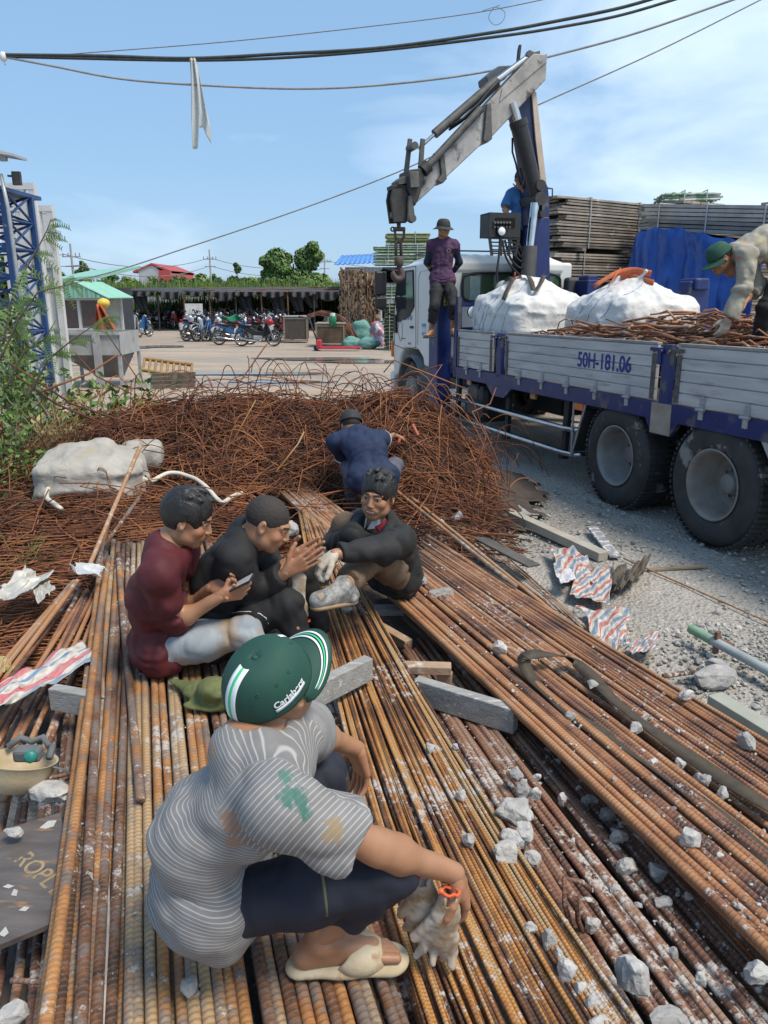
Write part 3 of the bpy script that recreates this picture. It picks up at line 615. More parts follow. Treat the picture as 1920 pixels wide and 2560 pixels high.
# ---------------------------------------------------------------- kiosk, canopy and clutter on the left
def kiosk():
    d=22.;x0,x1=D(136,745,d).x,D(254,745,d).x;ez=D(0,745,d).z;pz=D(0,706,d+.8).z;t=thing('guard_kiosk','small kiosk with a pale green gable roof and brown windows','kiosk',((x0+x1)/2,d,0));dep=1.7
    m=MB();m.box(((x0+x1)/2,d+dep/2,.42),(x1-x0,dep,.84));m.box(((x0+x1)/2,d+dep-.02,ez/2+.4),(x1-x0,.04,ez-.85));m.build('wall',[WHITEPAINT],t)
    m=MB()
    for x in(x0+.03,(x0+x1)/2,x1-.03):m.box((x,d-.01,(ez+.84)/2),(.07,.07,ez-.84))
    for y in(d+dep-.05,):
        for x in(x0+.03,x1-.03):m.box((x,y,(ez+.84)/2),(.07,.07,ez-.84))
    m.box(((x0+x1)/2,d-.013,ez-.03),(x1-x0,.075,.06));m.box(((x0+x1)/2,d-.013,1.0),(x1-x0,.075,.05));m.build('window_frame',[WHITEPAINT],t)
    for k in(0,1):
        xa=x0+.08+k*(x1-x0)/2;m=MB();m.box((xa+(x1-x0)/4-.06,d,(ez+1.05)/2),((x1-x0)/2-.1,.012,ez-1.1));m.build('window',[mat('brown_pane',(.10,.06,.05),(.07,.05,.045),rough=.15,bump=0,c3=(.3,.05,.02),t3=.62,s3=2)],t)
    m=MB();m.box((x0-.02,d-.03,(ez+.84)/2),(.16,.02,ez-.7));m.build('side_panel',[GREENROOF],t)
    m=MB();xm=(x0+x1)/2;o=.16
    for s,xe in((-1,x0-o),(1,x1+o+.1)):
        m.grid(lambda u,v:V((xm+(xe-xm)*v,d-.25+u*(dep+.5),pz+(ez-.02-pz)*v+.018*(1 if int(u*36)%3==0 else 0))),37,2,smooth=False)
    me=m.mesh('roof',[GREENROOF]);solid(me,.02);link('roof',me,t)
    m=MB();n=26
    for k in range(n):
        xa=x0-o+(x1-x0+2*o)*k/n;xb=xa+(x1-x0+2*o)/n;za=pz-(pz-ez)*abs(xa-xm)/(xm-x0+o);zb=pz-(pz-ez)*abs(xb-xm)/(xm-x0+o);yy=d-.22-.02*(k%2);m.add([(xa,yy,ez),(xb,yy,ez),(xb,yy,zb),(xa,yy,za)],[(0,1,2,3)])
    me=m.mesh('gable',[GREENROOF]);solid(me,.015);link('gable',me,t)
kiosk()
def canopy():
    d=30.;a=D(112,700,d);b=D(252,688,d);t=thing('roof_canopy','green sheet canopy on dark walls behind the kiosk','canopy',((a.x+b.x)/2,d,0))
    m=MB();m.prism([(a.x,d,a.z-.12),(b.x,d,b.z-.1),(b.x,d,b.z),(a.x,d,a.z)],(0,5,.5));m.build('roof',[GREENROOF],t)
    m=MB();m.box(((a.x+b.x)/2-.1,d+2.4,1.1),(b.x-a.x-.4,4,2.2));m.build('wall',[mat('dark_tarp_wall',(.04,.045,.055),rough=.8)],t)
    m=MB();m.box((b.x-.15,d+.2,1.15),(.12,.12,2.3));m.box((b.x-.5,d+.2,2.2),(.9,.08,.3));m.build('blue_trim',[BLUEST],t)
canopy()
m=MB();p=D(240,765,22.6);q=D(290,735,27);m.tube([D(238,765,22),D(290,727,26)],.035,6);tag(m.build('timber_pole',[WOOD]),'pale timber pole leaning against the kiosk corner','pole')
m=MB();p=D(265,790,20.5);m.grid(lambda u,v:V((p.x+(u-.5)*(.15+.95*(1-v))+.1-.25*v,20.5+.15*math.sin(u*12),.35+1.35*v)),16,10);me=m.mesh('x',[mat('orange_cloth',(.42,.09,.035),rough=.8)]);solid(me,.01);tag(link('orange_cloth',me),'orange cloth draped in a cone beside the kiosk','cloth')
p=D(259,758,20.6);m=MB();m.ball((p.x,20.6,p.z),(.16,.18,.13),16,10);m.tube([(p.x,20.6,p.z-.1),(p.x,20.6,0)],.02,6);tag(m.build('hard_hat',[mat('yellow_plastic',(.75,.55,.06),rough=.4,bump=0)]),'yellow hard hat on a stick beside the kiosk','hard hat')

def hopper():
    d=16.5;x0,x1=D(133,840,d).x,D(297,840,d).x;zt,zb=D(0,831,d).z,D(0,888,d).z;dep=1.3;xm=(x0+x1)/2;t=thing('concrete_hopper','grey metal concrete hopper stained with red paint, standing on legs','hopper',(xm,d,0))
    HM=mat('hopper_metal',(.40,.40,.39),(.30,.30,.30),rough=.8,scale=4,c3=(.30,.04,.04),t3=.63,s3=4)
    m=MB();m.box((xm,d+.01,(zt+zb)/2),(x1-x0,.02,zt-zb));m.box((xm,d+dep,(zt+zb)/2),(x1-x0,.02,zt-zb));m.box((x0,d+dep/2,(zt+zb)/2),(.02,dep,zt-zb));m.box((x1,d+dep/2,(zt+zb)/2),(.02,dep,zt-zb))
    m.box((xm,d-.01,zt-.03),(x1-x0+.06,.06,.05));m.build('bin',[HM],t)
    m=MB();cx=xm+.25;z1=.18;P=[(x0+.1,d+.02,zb),(x1-.1,d+.02,zb),(x1-.1,d+dep,zb),(x0+.1,d+dep,zb),(cx-.2,d+.45,z1),(cx+.2,d+.45,z1),(cx+.2,d+.85,z1),(cx-.2,d+.85,z1)]
    m.add(P,[(0,1,5,4),(1,2,6,5),(2,3,7,6),(3,0,4,7),(4,5,6,7)]);m.build('funnel',[mat('hopper_dark',(.20,.20,.20),(.14,.14,.14),rough=.85)],t)
    for x,y in((x0+.02,d),(x1-.02,d),(x0+.02,d+dep),(x1-.02,d+dep),(xm+.22,d-.03)):m=MB();m.box((x,y,(zt if x>xm+.1 and x<x1-.1 else zb)/2),(.07 if abs(x-xm)>.5 else .16,.05,zt if x>xm+.1 and x<x1-.1 else zb));m.build('leg',[HM],t)
hopper()
def tank():
    d=14.5;c=D(100,880,d);t=thing('water_tank','blue plastic water tank behind the weeds beside the tower','tank',(c.x,d,0));BL=mat('blue_plastic',(.015,.10,.30),(.02,.13,.36),rough=.45,scale=3)
    zt=D(0,845,d).z;m=MB();m.lathe((c.x,d,0),(0,0,1),[(0,.0),(0,.42),(.05,.45),(zt*.3,.45),(zt*.33,.47),(zt*.36,.45),(zt*.64,.45),(zt*.67,.47),(zt*.7,.45),(zt-.08,.44),(zt,.38),(zt,0)],28);m.build('body',[BL],t);m=MB();m.box((c.x+.1,d-.05,zt+.03),(.16,.1,.06),bev=.02);m.build('handle',[BL],t)
tank()

def lattice(m,p0,p1,w_,dpt,hz,seg,r=.04,br=.022):
    """four-legged lattice tower between base centre p0 and top centre p1"""
    p0=V(p0);p1=V(p1)
    def cor(k,u):s=((-1,-1),(1,-1),(1,1),(-1,1))[k];p=p0.lerp(p1,u);return V((p.x+s[0]*w_/2,p.y+s[1]*dpt/2,p.z))
    for k in range(4):m.box((cor(k,0)+cor(k,1))/2,(r*2,r*2,(p1-p0).z))
    for i in range(seg):
        a,b=i/seg,(i+1)/seg
        for k in range(4):
            q=(k+1)%4;m.cyl(cor(k,a),cor(q,a),br,n=6);m.cyl(cor(k,a),cor(q,b),br,n=6);m.cyl(cor(q,a),cor(k,b),br,n=6)
def tower():
    d=10.5;r=D(30,700,d);t=thing('stair_tower','blue steel lattice tower with stairs at the left edge','tower',(r.x-.5,d,0))
    m=MB();lattice(m,(r.x-.50,d+.45,0),(r.x-.50,d+.45,D(30,470,d).z),1.0,.8,0,9,.035,.018);m.build('lattice',[BLUEST],t)
    z=D(30,470,d).z;m=MB()
    m.box((r.x-.62,d+.55,z),(1.3,1.2,.05))
    for k in range(11):zz=z-.1-k*.07;m.box((r.x-.4+k*.012,d+.5-k*.03,zz),(.55,.12,.02))
    m.build('stair',[BLUEST],t)
    m=MB();a=V((r.x-.95,d-.02,z+.85));b=V((r.x+.12,d+.1,z-.05))
    for k in range(14):u=k/13;p=V((r.x-1.1+1.0*u,d,0));zt=D(0,400,d).z+(D(0,446,d).z-D(0,400,d).z)*u;m.cyl((p.x,d,zt-.55),(p.x,d,zt),.012,n=5)
    m.tube([(r.x-1.1,d,D(0,398,d).z),(r.x-.1,d,D(0,446,d).z)],.022,6);m.tube([(r.x-1.1,d,D(0,398,d).z-.55),(r.x-.1,d,D(0,446,d).z-.55)],.022,6);m.build('railing',[BLUEST],t)
    m=MB();m.tube([D(2,435,d-.1),D(20,520,d-.12),D(45,700,d-.1),D(75,900,d-.1)],.025,8);m.build('conduit_pipe',[GREYSTEEL],t)
    m=MB();m.box(D(0,385,d),(.5,.4,.03),Matrix.Rotation(.15,3,'Y'));m.box(D(8,390,d),(.08,.06,.12));m.build('roof_sheet',[GREYSHEET],t)
    m=MB();m.box(D(42,446,d),(.1,.06,.16));m.box(D(36,440,d),(.16,.05,.02));m.build('lamp_box',[DARKMET],t)
tower()
def wall_frame(name,label,px0,px1,ptop,pbot_open,d,muls,th=.1,solid_to=None):
    a=D(px0,ptop,d);b=D(px1,ptop,d);zt=a.z;zo=D(0,pbot_open,d).z;t=thing(name,label,'wall panel',((a.x+b.x)/2,d,0),'white steel wall panels');wd=b.x-a.x
    m=MB()
    for u in muls:m.box((a.x+wd*u,d,zt/2),(.11,.1,zt))
    m.box(((a.x+b.x)/2,d-.002,zt-.05),(wd+.1,.11,.1));m.build('frame',[WHITEPAINT],t)
    m=MB();m.box(((a.x+b.x)/2,d+.02,zo/2),(wd,.05,zo));m.box(((a.x+b.x)/2,d-.01,zo),(wd,.06,.06));m.box(((a.x+b.x)/2,d-.01,zo*.55),(wd,.06,.05));m.build('sheet',[GREYSHEET],t)
wall_frame('wall_panel','tall white steel panel frame reaching above the tower base',18,78,458,660,13.5,(0,.55,1));wall_frame('wall_panel','broad white steel panel frame nearest the kiosk',40,124,514,665,14.2,(0,.3,.62,1));wall_frame('wall_panel','lower white panel behind the two tall frames',4,112,520,650,15.6,(0,.25,.5,.8,1))
def red_post():
    d=6.3;p=D(-14,1000,d);t=thing('painted_post','red and white painted post at the left edge of the yard','post',(p.x,d,0));RP=mat('red_paint_worn',(.20,.012,.015),(.13,.01,.012),rough=.6,scale=6)
    m=MB();z1=D(0,800,d).z;za=D(0,935,d).z;zb=D(0,1050,d).z;m.box((p.x,d,(za+z1)/2),(.05,.05,z1-za));m.box((p.x,d,zb/2),(.054,.054,zb));m.build('red_band',[RP],t);m=MB();m.box((p.x,d,(za+zb)/2),(.05,.05,za-zb));m.build('pale_band',[WHITEPAINT],t)
red_post()

# ================================================================ stacks beyond the truck
random.seed(21)
def plank_bundle(name,label,corner,yaw,ln,dp,z0,z1,mt,th=.045,jit=.12,straps=(.25,.75),tilt=0.,group='strapped plank bundles',cat='plank bundle',gap=.012):
    """corner = nearest bottom corner (x, y); long axis at yaw, depth axis at yaw+90"""
    t=thing(name,label,cat,(corner[0],corner[1],z0),group)
    Rz=Matrix.Rotation(yaw,3,'Z');Rt=Rz@Matrix.Rotation(-tilt,3,'Y');c0=V((corner[0],corner[1],0));m=MB();z=z0;k=0
    while z<z1-th*.6:
        y=0.;o=rnd(-jit,jit);l2=ln*rnd(.93,1.)
        while y<dp-.02:
            wd=min(rnd(.2,.26),dp-y)
            if y<.3 or y>dp-.3 or z>z1-2.2*th:
                m.cur=rnd(0,1);oo=o+rnd(-jit,jit)*.5
                m.box(c0+Rz@V((ln/2+oo,y+wd/2-rnd(0,.03),0))+V((0,0,z+th/2+math.tan(tilt)*(ln/2+oo))),(l2,wd-.01,th-gap),Rt@Matrix.Rotation(rnd(-.006,.006),3,'Y'))
            y+=wd
        z+=th;k+=1
    m.build('planks',[mt],t)
    m=MB();m.box(c0+Rz@V((ln/2,dp/2,0))+V((0,0,(z0+z1)/2+math.tan(tilt)*ln/2)),(ln*.84,dp-.12,z1-z0-.04),Rt);m.build('plank_gap_shade',[GAPSHADE],t)  # one black block, painted as the shade seen between the outer planks
    for u in straps:
        m=MB();p=lambda y,z_:c0+Rz@V((ln*u,y,0))+V((0,0,z_+math.tan(tilt)*ln*u))
        m.tube([p(-.04,z0),p(-.04,z1+.01),p(dp+.03,z1+.01),p(dp+.03,z0)],.012,4,smooth=False);m.build('strap',[STRAPM],t)
    return t
STRAPM=mat('steel_strap',(.5,.5,.5),rough=.5,metal=.4,bump=0)
c=D(1400,488,14.6);yw=math.atan2(1.4,1.98)
lv=[0,.75,1.42,2.12,2.72,c.z]
lbs=['bottom bundle of the weathered grey plank stack behind the crane','second bundle up in the weathered grey plank stack','third bundle of the grey plank stack, at the height of the cab roof','fourth bundle of the grey plank stack with a rust brown band','topmost weathered plank bundle behind the crane column']
for k in range(5):
    o=rnd(-.12,.08)if k else 0
    plank_bundle('plank_bundle',lbs[k],(c.x+o,c.y+o*.5),yw,2.5+rnd(-.1,.25),1.25,lv[k]+.05,lv[k+1],GREYWOOD,straps=(.32+rnd(-.06,.06),.86),tilt=-.03 if k==2 else .0,gap=.018,th=.052)
for k in range(5):
    for u in(.25,.8):m=MB();Rz=Matrix.Rotation(yw,3,'Z');m.box(V((c.x,c.y,lv[k]+.025))+Rz@V((2.4*u,.6,0)),(.1,1.45,.05),yw);tag(m.build('spacer_block',[GREYWOOD]),'short grey timber spacer between two plank bundles','timber block','spacers in the plank stack')
# steel plank bundles on the right, over the tarpaulin
c2=G(1610,545,3.05);e2=G(1925,592,3.05);
yw2=math.atan2(-.52,.85);c2=D(1606,548,13.6);q=D(1930,592,11.6);yw2=math.atan2(q.y-c2.y,q.x-c2.x)
L2=(q-c2).length+1.2
plank_bundle('steel_plank_bundle','long grey bundle of steel planks lying over the blue tarpaulin',(c2.x,c2.y),yw2,L2,1.2,c2.z-.17,c2.z+.24,PLANKST,th=.06,jit=.05,straps=(.1,.35,.62),tilt=(q.z-c2.z+.05)/L2,group='steel plank bundles on the right')
pr=D(1845,568,13.6);plank_bundle('steel_plank_bundle','small bundle of steel planks at the right edge under the sky',(pr.x,pr.y),yw2,2.5,1.,pr.z-.1,D(0,532,13.6).z,PLANKST,th=.055,jit=.08,straps=(.2,),group='steel plank bundles on the right')
pr=D(1895,535,15.2);plank_bundle('steel_plank_bundle','topmost sliver of a plank bundle at the right edge',(pr.x,pr.y),yw2,2.,1.,pr.z-.35,D(0,506,15.2).z,PLANKST,th=.055,jit=.05,straps=(),group='steel plank bundles on the right')
pr=D(1598,545,15.4);plank_bundle('steel_plank_bundle','pale low plank bundle seen between the wood stack and the green pipes',(pr.x,pr.y),yw2,1.0,.8,pr.z-1.2,D(0,515,15.4).z,PLANKST,th=.055,jit=.08,straps=(.4,),group='steel plank bundles on the right')
pr=D(1690,530,16.6);plank_bundle('steel_plank_bundle','bundle of planks carrying the green scaffold pipes',(pr.x-1.2,pr.y),0,4.2,1.4,0.05,pr.z-.02,PLANKST,th=.06,jit=.05,straps=(.3,.7),group='steel plank bundles on the right')

def pipe_bundle(name,label,c,yaw,ln,wd,z0,z1,ends=False,mt=None,straps=(.2,.8),r=.024,pitch=.062,jit=.06,cat='pipe bundle',group='strapped green scaffold pipe bundles'):
    t=thing(name,label,cat,(c[0],c[1],z0),group);Rz=Matrix.Rotation(yaw,3,'Z');c0=V((c[0],c[1],0));m=MB();nz=int((z1-z0)/pitch);ny=int(wd/pitch)
    for j in range(nz):
        for i in range(ny):
            if ends or i<2 or j>nz-3 or i>ny-3:
                m.cur=rnd(0,1);a=rnd(-jit,jit);y=(i+.5*(j%2))*pitch;z=z0+(j+.5)*pitch+rnd(-.006,.006)
                A=c0+Rz@V((a,y,0))+V((0,0,z));B=c0+Rz@V((ln+a,y,0))+V((0,0,z+rnd(-.008,.008)));m.cyl(A,B,r,n=6 if not ends else 8,cap=False)
                if not ends and rnd(0,1)<.5:u=rnd(.1,.9);p=A.lerp(B,u);m.box(p+Rz@V((0,-.02,0)),(.05,.07,.06),yaw)
    m.build('pipes',[mt or GPIPE],t)
    m=MB();m.box(c0+Rz@V((ln/2,wd/2+.03,0))+V((0,0,(z0+z1)/2)),(ln-.3,wd-.2,z1-z0-.14),yaw);m.build('pipe_gap_shade',[GAPSHADE],t)  # solid black filler whose colour stands for shade between the pipes
    for u in straps:
        m=MB();p=lambda y,z_:c0+Rz@V((ln*u,y,0))+V((0,0,z_));m.tube([p(-.06,z0),p(-.06,z1+.02),p(wd+.05,z1+.02),p(wd+.05,z0)],.014,4,smooth=False);m.build('strap',[STRAPM],t)
    return t
pg=D(1668,535,16.2);pipe_bundle('scaffold_pipe_bundle','lower green scaffold frame bundle on top of the right stack',(pg.x,pg.y),-.15,1.05,1.,pg.z,D(0,508,16.2).z,straps=(.3,.8));pg=D(1660,506,16.2);pipe_bundle('scaffold_pipe_bundle','upper green scaffold frame bundle at the very top of the right stack',(pg.x,pg.y),-.15,1.05,1.,pg.z,D(0,480,16.2).z,straps=(.35,.75))
d=33.;x0=D(945,700,d).x;zs=[D(0,y,d).z for y in(855,800,755,710,664,612,577)];zs[0]=0
lb=['lowest scaffold pipe bundle behind the truck cab, netted in green','second scaffold pipe bundle up, with dark open pipe ends','third scaffold pipe bundle up, pipes lying sideways','fourth scaffold pipe bundle up, pipe ends facing out','long silver scaffold pipe bundle near the top','small yellow green frame bundle topping the pipe tower']
MIXP=mat('mossy_pipe',(.36,.34,.2),(.16,.26,.12),rough=.7,scale=7,rv=.5,bump=0)
for k in range(6):
    wd=2.6 if k!=5 else 1.75;xx=x0+(.1 if k in(1,3)else 0)+(.35 if k==5 else 0)-(.15 if k==4 else 0)
    if k in(1,3):pipe_bundle('scaffold_pipe_bundle',lb[k],(xx+wd,d,0),PI/2,1.5,wd,zs[k],zs[k+1]-.04,ends=True,straps=())
    else:pipe_bundle('scaffold_pipe_bundle',lb[k],(xx,d,0),0,wd,1.4,zs[k]+.02,zs[k+1]-.04,mt=MIXP if k==5 else None,straps=(.22,.68))
c=D(960,770,28);pipe_bundle('scaffold_pipe_bundle','low netted pipe bundle tied with white straps left of the cab',(c.x+.05,28,0),0,1.5,1.,0,1.55,straps=(.1,.55),mt=mat('dark_green_pipe',(.10,.13,.07),(.05,.08,.04),rv=.5,bump=0))
def brown_stack():
    d=35.5
    for k,(xa,xb,yt,yb,lb)in enumerate(((850,905,678,855,'tall rough brown stack of flattened sheets, left column'),(900,948,682,800,'rough brown stack of bundled sheets behind the pipe tower'))):
        a,b=D(xa,yt,d+k),D(xb,yt,d+k);t=thing('sheet_stack',lb,'stack',((a.x+b.x)/2,d+k,0),'brown sheet stacks');m=MB();z=0
        while z<a.z:
            h=rnd(.05,.16);m.cur=rnd(0,1);n=9;P=[];o=rnd(-.08,.08)
            for i in range(n):
                u=i/(n-1);P.append((a.x+(b.x-a.x)*u+o,d+k+rnd(-.12,.05)))
            vs=[]
            for(x,y)in P:vs+=[(x,y,z+rnd(-.03,.02)),(x+rnd(-.04,.04),y+rnd(-.02,.02),z+h)]
            vs+=[(x,d+k+1.2,z)for x,y in P];vs+=[(x,d+k+1.2,z+h)for x,y in P]
            m.add(vs,[(2*i,2*i+2,2*i+3,2*i+1)for i in range(n-1)]+[(2*i+1,2*i+3,3*n+i+1,3*n+i)for i in range(n-1)]+[(0,1,3*n,2*n),(2*n-2,3*n-1,4*n-1,2*n-1)],True);z+=h*.8
        for q in range(260 if k==0 else 120):
            x=rnd(a.x,b.x);zz=rnd(.05,a.z-.1);l_=rnd(.15,.6);w_=rnd(.03,.09);m.cur=rnd(0,1);dx=rnd(-.15,.15)
            m.box((x,d+k-.12-rnd(0,.08),zz),(w_,.03,l_),Matrix.Rotation(rnd(-.5,.5),3,'Y')@Matrix.Rotation(rnd(-.3,.3),3,'X'))
        m.build('sheets',[BROWNSTK],t)
        m=MB()
        for x in((a.x*.6+b.x*.4),):m.tube([(x+rnd(-.03,.03),d+k-.2,a.z*i/6)for i in range(7)],.012,4)
        m.build('strap',[STRAPM],t)
brown_stack()
# crates, coils and sacks beside them
def cabinet(name,label,x0,x1,yt,yb,dp,lid,dark):
    a=G(x0,yb,0);b=G(x1,yb,0);d=a.y;h=D(0,yt,d).z;t=thing(name,label,'cabinet',((a.x+b.x)/2,d,0));w_=b.x-a.x;xc=(a.x+b.x)/2
    m=MB();m.box((xc,d+dp/2,h/2+.06),(w_-.06,dp,h-.16));m.build('body',[dark],t)
    m=MB();m.box((xc,d+dp/2,h-.02),(w_+.05,dp+.08,.05),bev=.01);m.build('lid',[lid],t)
    for x in(a.x+.03,b.x-.03):m=MB();m.box((x,d-.005,h/2),(.06,.05,h-.06));m.build('post',[WOOD],t)
    m=MB();m.box((xc,d-.004,.10),(w_-.12,.04,.05));m.box((xc,d-.004,h-.1),(w_-.12,.04,.05));m.build('rail',[WOOD],t)
DKW=mat('dark_stained_board',(.05,.042,.036),(.09,.07,.055),rough=.6,scale=3,stretch=(5,5,1))
cabinet('wooden_cabinet','tall dark wooden cabinet standing beside the parked motorcycles',710,770,790,857,.8,GREYSTEEL,DKW)
cabinet('wooden_cabinet','low wide brown crate with a green container on its lid',790,862,808,868,1.3,mat('crate_lid',(.26,.24,.18),rough=.8),mat('crate_brown',(.12,.08,.05),(.07,.05,.035),rough=.7,scale=4))
p=D(832,815,29.3);m=MB();m.lathe((p.x,p.y,p.z-.03),(0,0,1),[(0,0),(0,.14),(.38,.14),(.4,.12),(.4,0)],16);t=m.build('green_container',[mat('green_plastic',(.02,.2,.09),rough=.5)]);tag(t,'green canister with a white cap on the brown crate','canister');m=MB();m.cyl((p.x,p.y,p.z+.37),(p.x,p.y,p.z+.47),.1,n=12);m.build('cap',[PLATEW],t)
def pallet_jack():
    p=G(783,877,0);t=thing('pallet_jack','red pallet jack lying in front of the brown crate','pallet jack',p);RM=mat('jack_red',(.50,.03,.05),rough=.5,scale=5)
    m=MB()
    for o in(0,.45):m.box((p.x+.95,p.y+o,.1),(1.45,.16,.06),bev=.01)
    m.box((p.x+.2,p.y+.22,.22),(.16,.6,.3),bev=.02);m.build('fork',[RM],t)
    m=MB();m.tube([(p.x+.15,p.y+.22,.3),(p.x-.02,p.y+.22,.75),(p.x-.12,p.y+.22,1.1),(p.x-.5,p.y+.15,1.18),(p.x-.5,p.y+.3,1.18),(p.x-.12,p.y+.3,1.1)],.03,7);m.build('handle',[DARKMET],t)
    m=MB();m.cyl((p.x+.1,p.y+.05,.09),(p.x+.1,p.y+.4,.09),.09,n=12);m.build('wheel',[RUBBER],t)
pallet_jack()
CLOTHN={}
def sack(name,label,c,r,mt,seed,rz=0.,cat='sack',group=None,squash=1.,noise=.22,stripes=None,h=None):
    m=MB();q=28;Rz=Matrix.Rotation(rz,3,'Z');m.ball((c[0],c[1],c[2]+r[2]*.85),r,30,20,rot=Rz,noise=noise,seed=seed);me=m.mesh(name,[mt])
    for v in me.vertices:v.co.z=max(v.co.z,c[2]+(v.co.z-c[2])*.15)if v.co.z<c[2]else v.co.z
    o=link(name,me);return tag(o,label,cat,group)
TEAL=mat('teal_sack',(.10,.25,.22),(.16,.34,.30),rough=.7,scale=9,bump=.6,bs=14,dist=.05)
for i,(px,py,r,lb)in enumerate([(878,868,.38,'leftmost of three teal sacks beside the crate'),(905,855,.46,'uppermost of the three teal sacks'),(924,872,.4,'front right teal sack on the dirt')]):
    p=G(px,py,0);sack('teal_sack',lb,(p.x,p.y,.12 if i==1 else 0),(r,r*.8,r*(.9 if i==1 else .55)),TEAL,i*5.1,group='teal sacks')
p=G(945,866,0);sack('printed_sack','orange and blue printed sack leaning on the teal sacks',(p.x,p.y+.1,0),(.26,.3,.55),mat('printed_sack',(.55,.22,.12),(.10,.16,.42),rough=.6,scale=3,c3=(.6,.6,.6),t3=.52,s3=5),33,rz=.5)
p=G(898,840,0);sack('blue_sack','small bright blue and white sack behind the teal sacks',(p.x,p.y+.6,.45),(.3,.25,.3),mat('blue_sack',(.05,.15,.5),(.4,.45,.5),rough=.6,scale=4),37)
def coil():
    m=MB();random.seed(5);a=G(775,800,0);
    for k in range(70):
        m.cur=rnd(0,.8);o=rnd(0,1);h=rnd(0,1);P=[D(772+rnd(-6,6),795-8*h,31),D(800+rnd(-8,8),788-10*h-5*o,31),D(845+rnd(-5,5),797-12*h,30.8),D(870+rnd(-8,8),815-6*h,30.4),D(888+rnd(-8,8),850+rnd(-8,4),30)]
        Q=[]
        for i in range(4):
            for s in range(4):Q.append(P[i].lerp(P[i+1],s/4))
        Q.append(P[-1]);Q=[Q[0]]+[(Q[i-1]+Q[i]*2+Q[i+1])/4 for i in range(1,len(Q)-1)]+[Q[-1]];m.tube(Q,.018,4)
    tag(m.build('rebar_coil',[MATS['rust_coil']]),'arched bundle of rusty coiled rebar behind the brown crate','rebar coil')
rust_mat('rust_coil',[(.07,.03,.02),(.16,.07,.04),(.26,.12,.07)],rough=.85)
coil()
# ---------------------------------------------------------------- blue tarpaulin over a stack
TARP=mat('blue_tarp',(.005,.045,.24),(.010,.07,.32),rough=.32,scale=3,bump=.5,bs=7,dist=.03)
def tarp():
    a=D(1600,600,12.9);b=D(1935,600,10.9);zt=D(0,570,12.7).z;A=V((a.x,a.y,0));B=V((b.x,b.y,0));nrm=V((-(B-A).y,(B-A).x,0)).normalized();
    if nrm.y>0:nrm=-nrm
    g=MB();nu,nv=150,70;P=[]
    for j in range(nv+26):
        for i in range(nu):
            u=i/(nu-1);v=j/(nv-1)
            if v<=1:
                fold=.24*abs(math.sin(u*8-v*1.7))**.6*(.25+v)+.11*abs(math.sin(u*21-4*v+2*math.sin(u*7)))**.6*(.35+.6*v)
                p=A.lerp(B,u)+nrm*(.05+fold+.22*v+.012*math.sin(v*28))+V((0,0,(zt-.5*max(0,u-.30)-.05*abs(math.sin(u*17)))*(1-v)))
                p+=(B-A).normalized()*(-.28*v*(1-u)**3)
                if u<.06:p.z-=.06*(1-u/.06)
            else:
                w_=(j-nv+1)/26;p=None
            if p is not None:P.append(p)
    g.add(P,[(j*nu+i,j*nu+i+1,(j+1)*nu+i+1,(j+1)*nu+i)for j in range(nv-1)for i in range(nu-1)],True)
    g.add([A.lerp(B,0)+V((0,0,zt)),A.lerp(B,1)+V((0,0,zt-.4)),A.lerp(B,1)-nrm*1.4+V((0,0,zt-.4)),A-nrm*1.4+V((0,0,zt)),A,A-nrm*1.4],[(0,1,2,3),(0,3,5,4)])
    me=g.mesh('t',[TARP]);A_=np.array([v.co[:]for v in me.vertices]);d=fbm(A_*3.1,3)*.035;
    for v,q in zip(me.vertices,d):v.co+=nrm*float(q)
    tag(link('blue_tarpaulin',me),'blue tarpaulin hanging in folds over the stack behind the truck bed','tarpaulin')
tarp()

# ================================================================ the crane truck (local: x forward, y towards the camera side, z up)
TROOT=V((3.73,6.19,0));TU=V((-.3094,.9508,-.017)).normalized();TN=V((-.951,-.3094,0)).normalized();TZ=TU.cross(TN)
def TL(x,y,z):return TROOT+TU*x+TN*y+TZ*z
def TY(px,py,xl):                      # the pixel on the truck's cross plane x = xl -> local (y, z)
    r=ray(px,py);c=C0-TROOT;t=(xl-c.dot(TU))/r.dot(TU);P=c+r*t;return V((xl,P.dot(TN),P.dot(TZ)))
def TS(px,py,yl):                      # ... on the side plane y = yl
    r=ray(px,py);c=C0-TROOT;t=(yl-c.dot(TN))/r.dot(TN);P=c+r*t;return V((P.dot(TU),yl,P.dot(TZ)))
TMX=Matrix((TU,TN,TZ)).transposed()
truck=thing('crane_truck','white cab flatbed truck with a folded loader crane and aluminium drop sides','truck',TROOT);truck.rotation_euler=TMX.to_euler()
TW=mat('truck_white',(.70,.70,.66),(.63,.63,.59),rough=.35,scale=1.5,bump=0,c3=(.42,.38,.32),t3=.64,s3=2.5)
TALU=mat('truck_aluminium',(.56,.555,.54),(.44,.435,.425),rough=.55,metal=.35,scale=2.5,stretch=(.6,1,4),bump=.2,bs=12,c3=(.24,.22,.20),t3=.56,s3=3.4,w3=.2)
TBLUE=mat('truck_blue',(.007,.018,.095),(.011,.028,.135),rough=.45,scale=3,c3=(.11,.105,.10),t3=.57,s3=5,w3=.12)
TNAVY=mat('crane_navy',(.006,.014,.06),(.009,.02,.085),rough=.45,scale=3)
TDARK=mat('truck_chassis',(.02,.02,.02),(.035,.033,.03),rough=.8,scale=8)
WORN=mat('worn_boom',(.40,.37,.34),(.25,.235,.22),rough=.6,scale=4,bump=.15,c3=(.07,.05,.045),t3=.56,s3=5,w3=.10)
TAN=mat('boom_tan',(.52,.42,.32),(.42,.34,.27),rough=.6,scale=4)
GREYRIM=mat('wheel_rim_grey',(.27,.265,.25),(.18,.175,.165),rough=.6,scale=5,metal=.2)
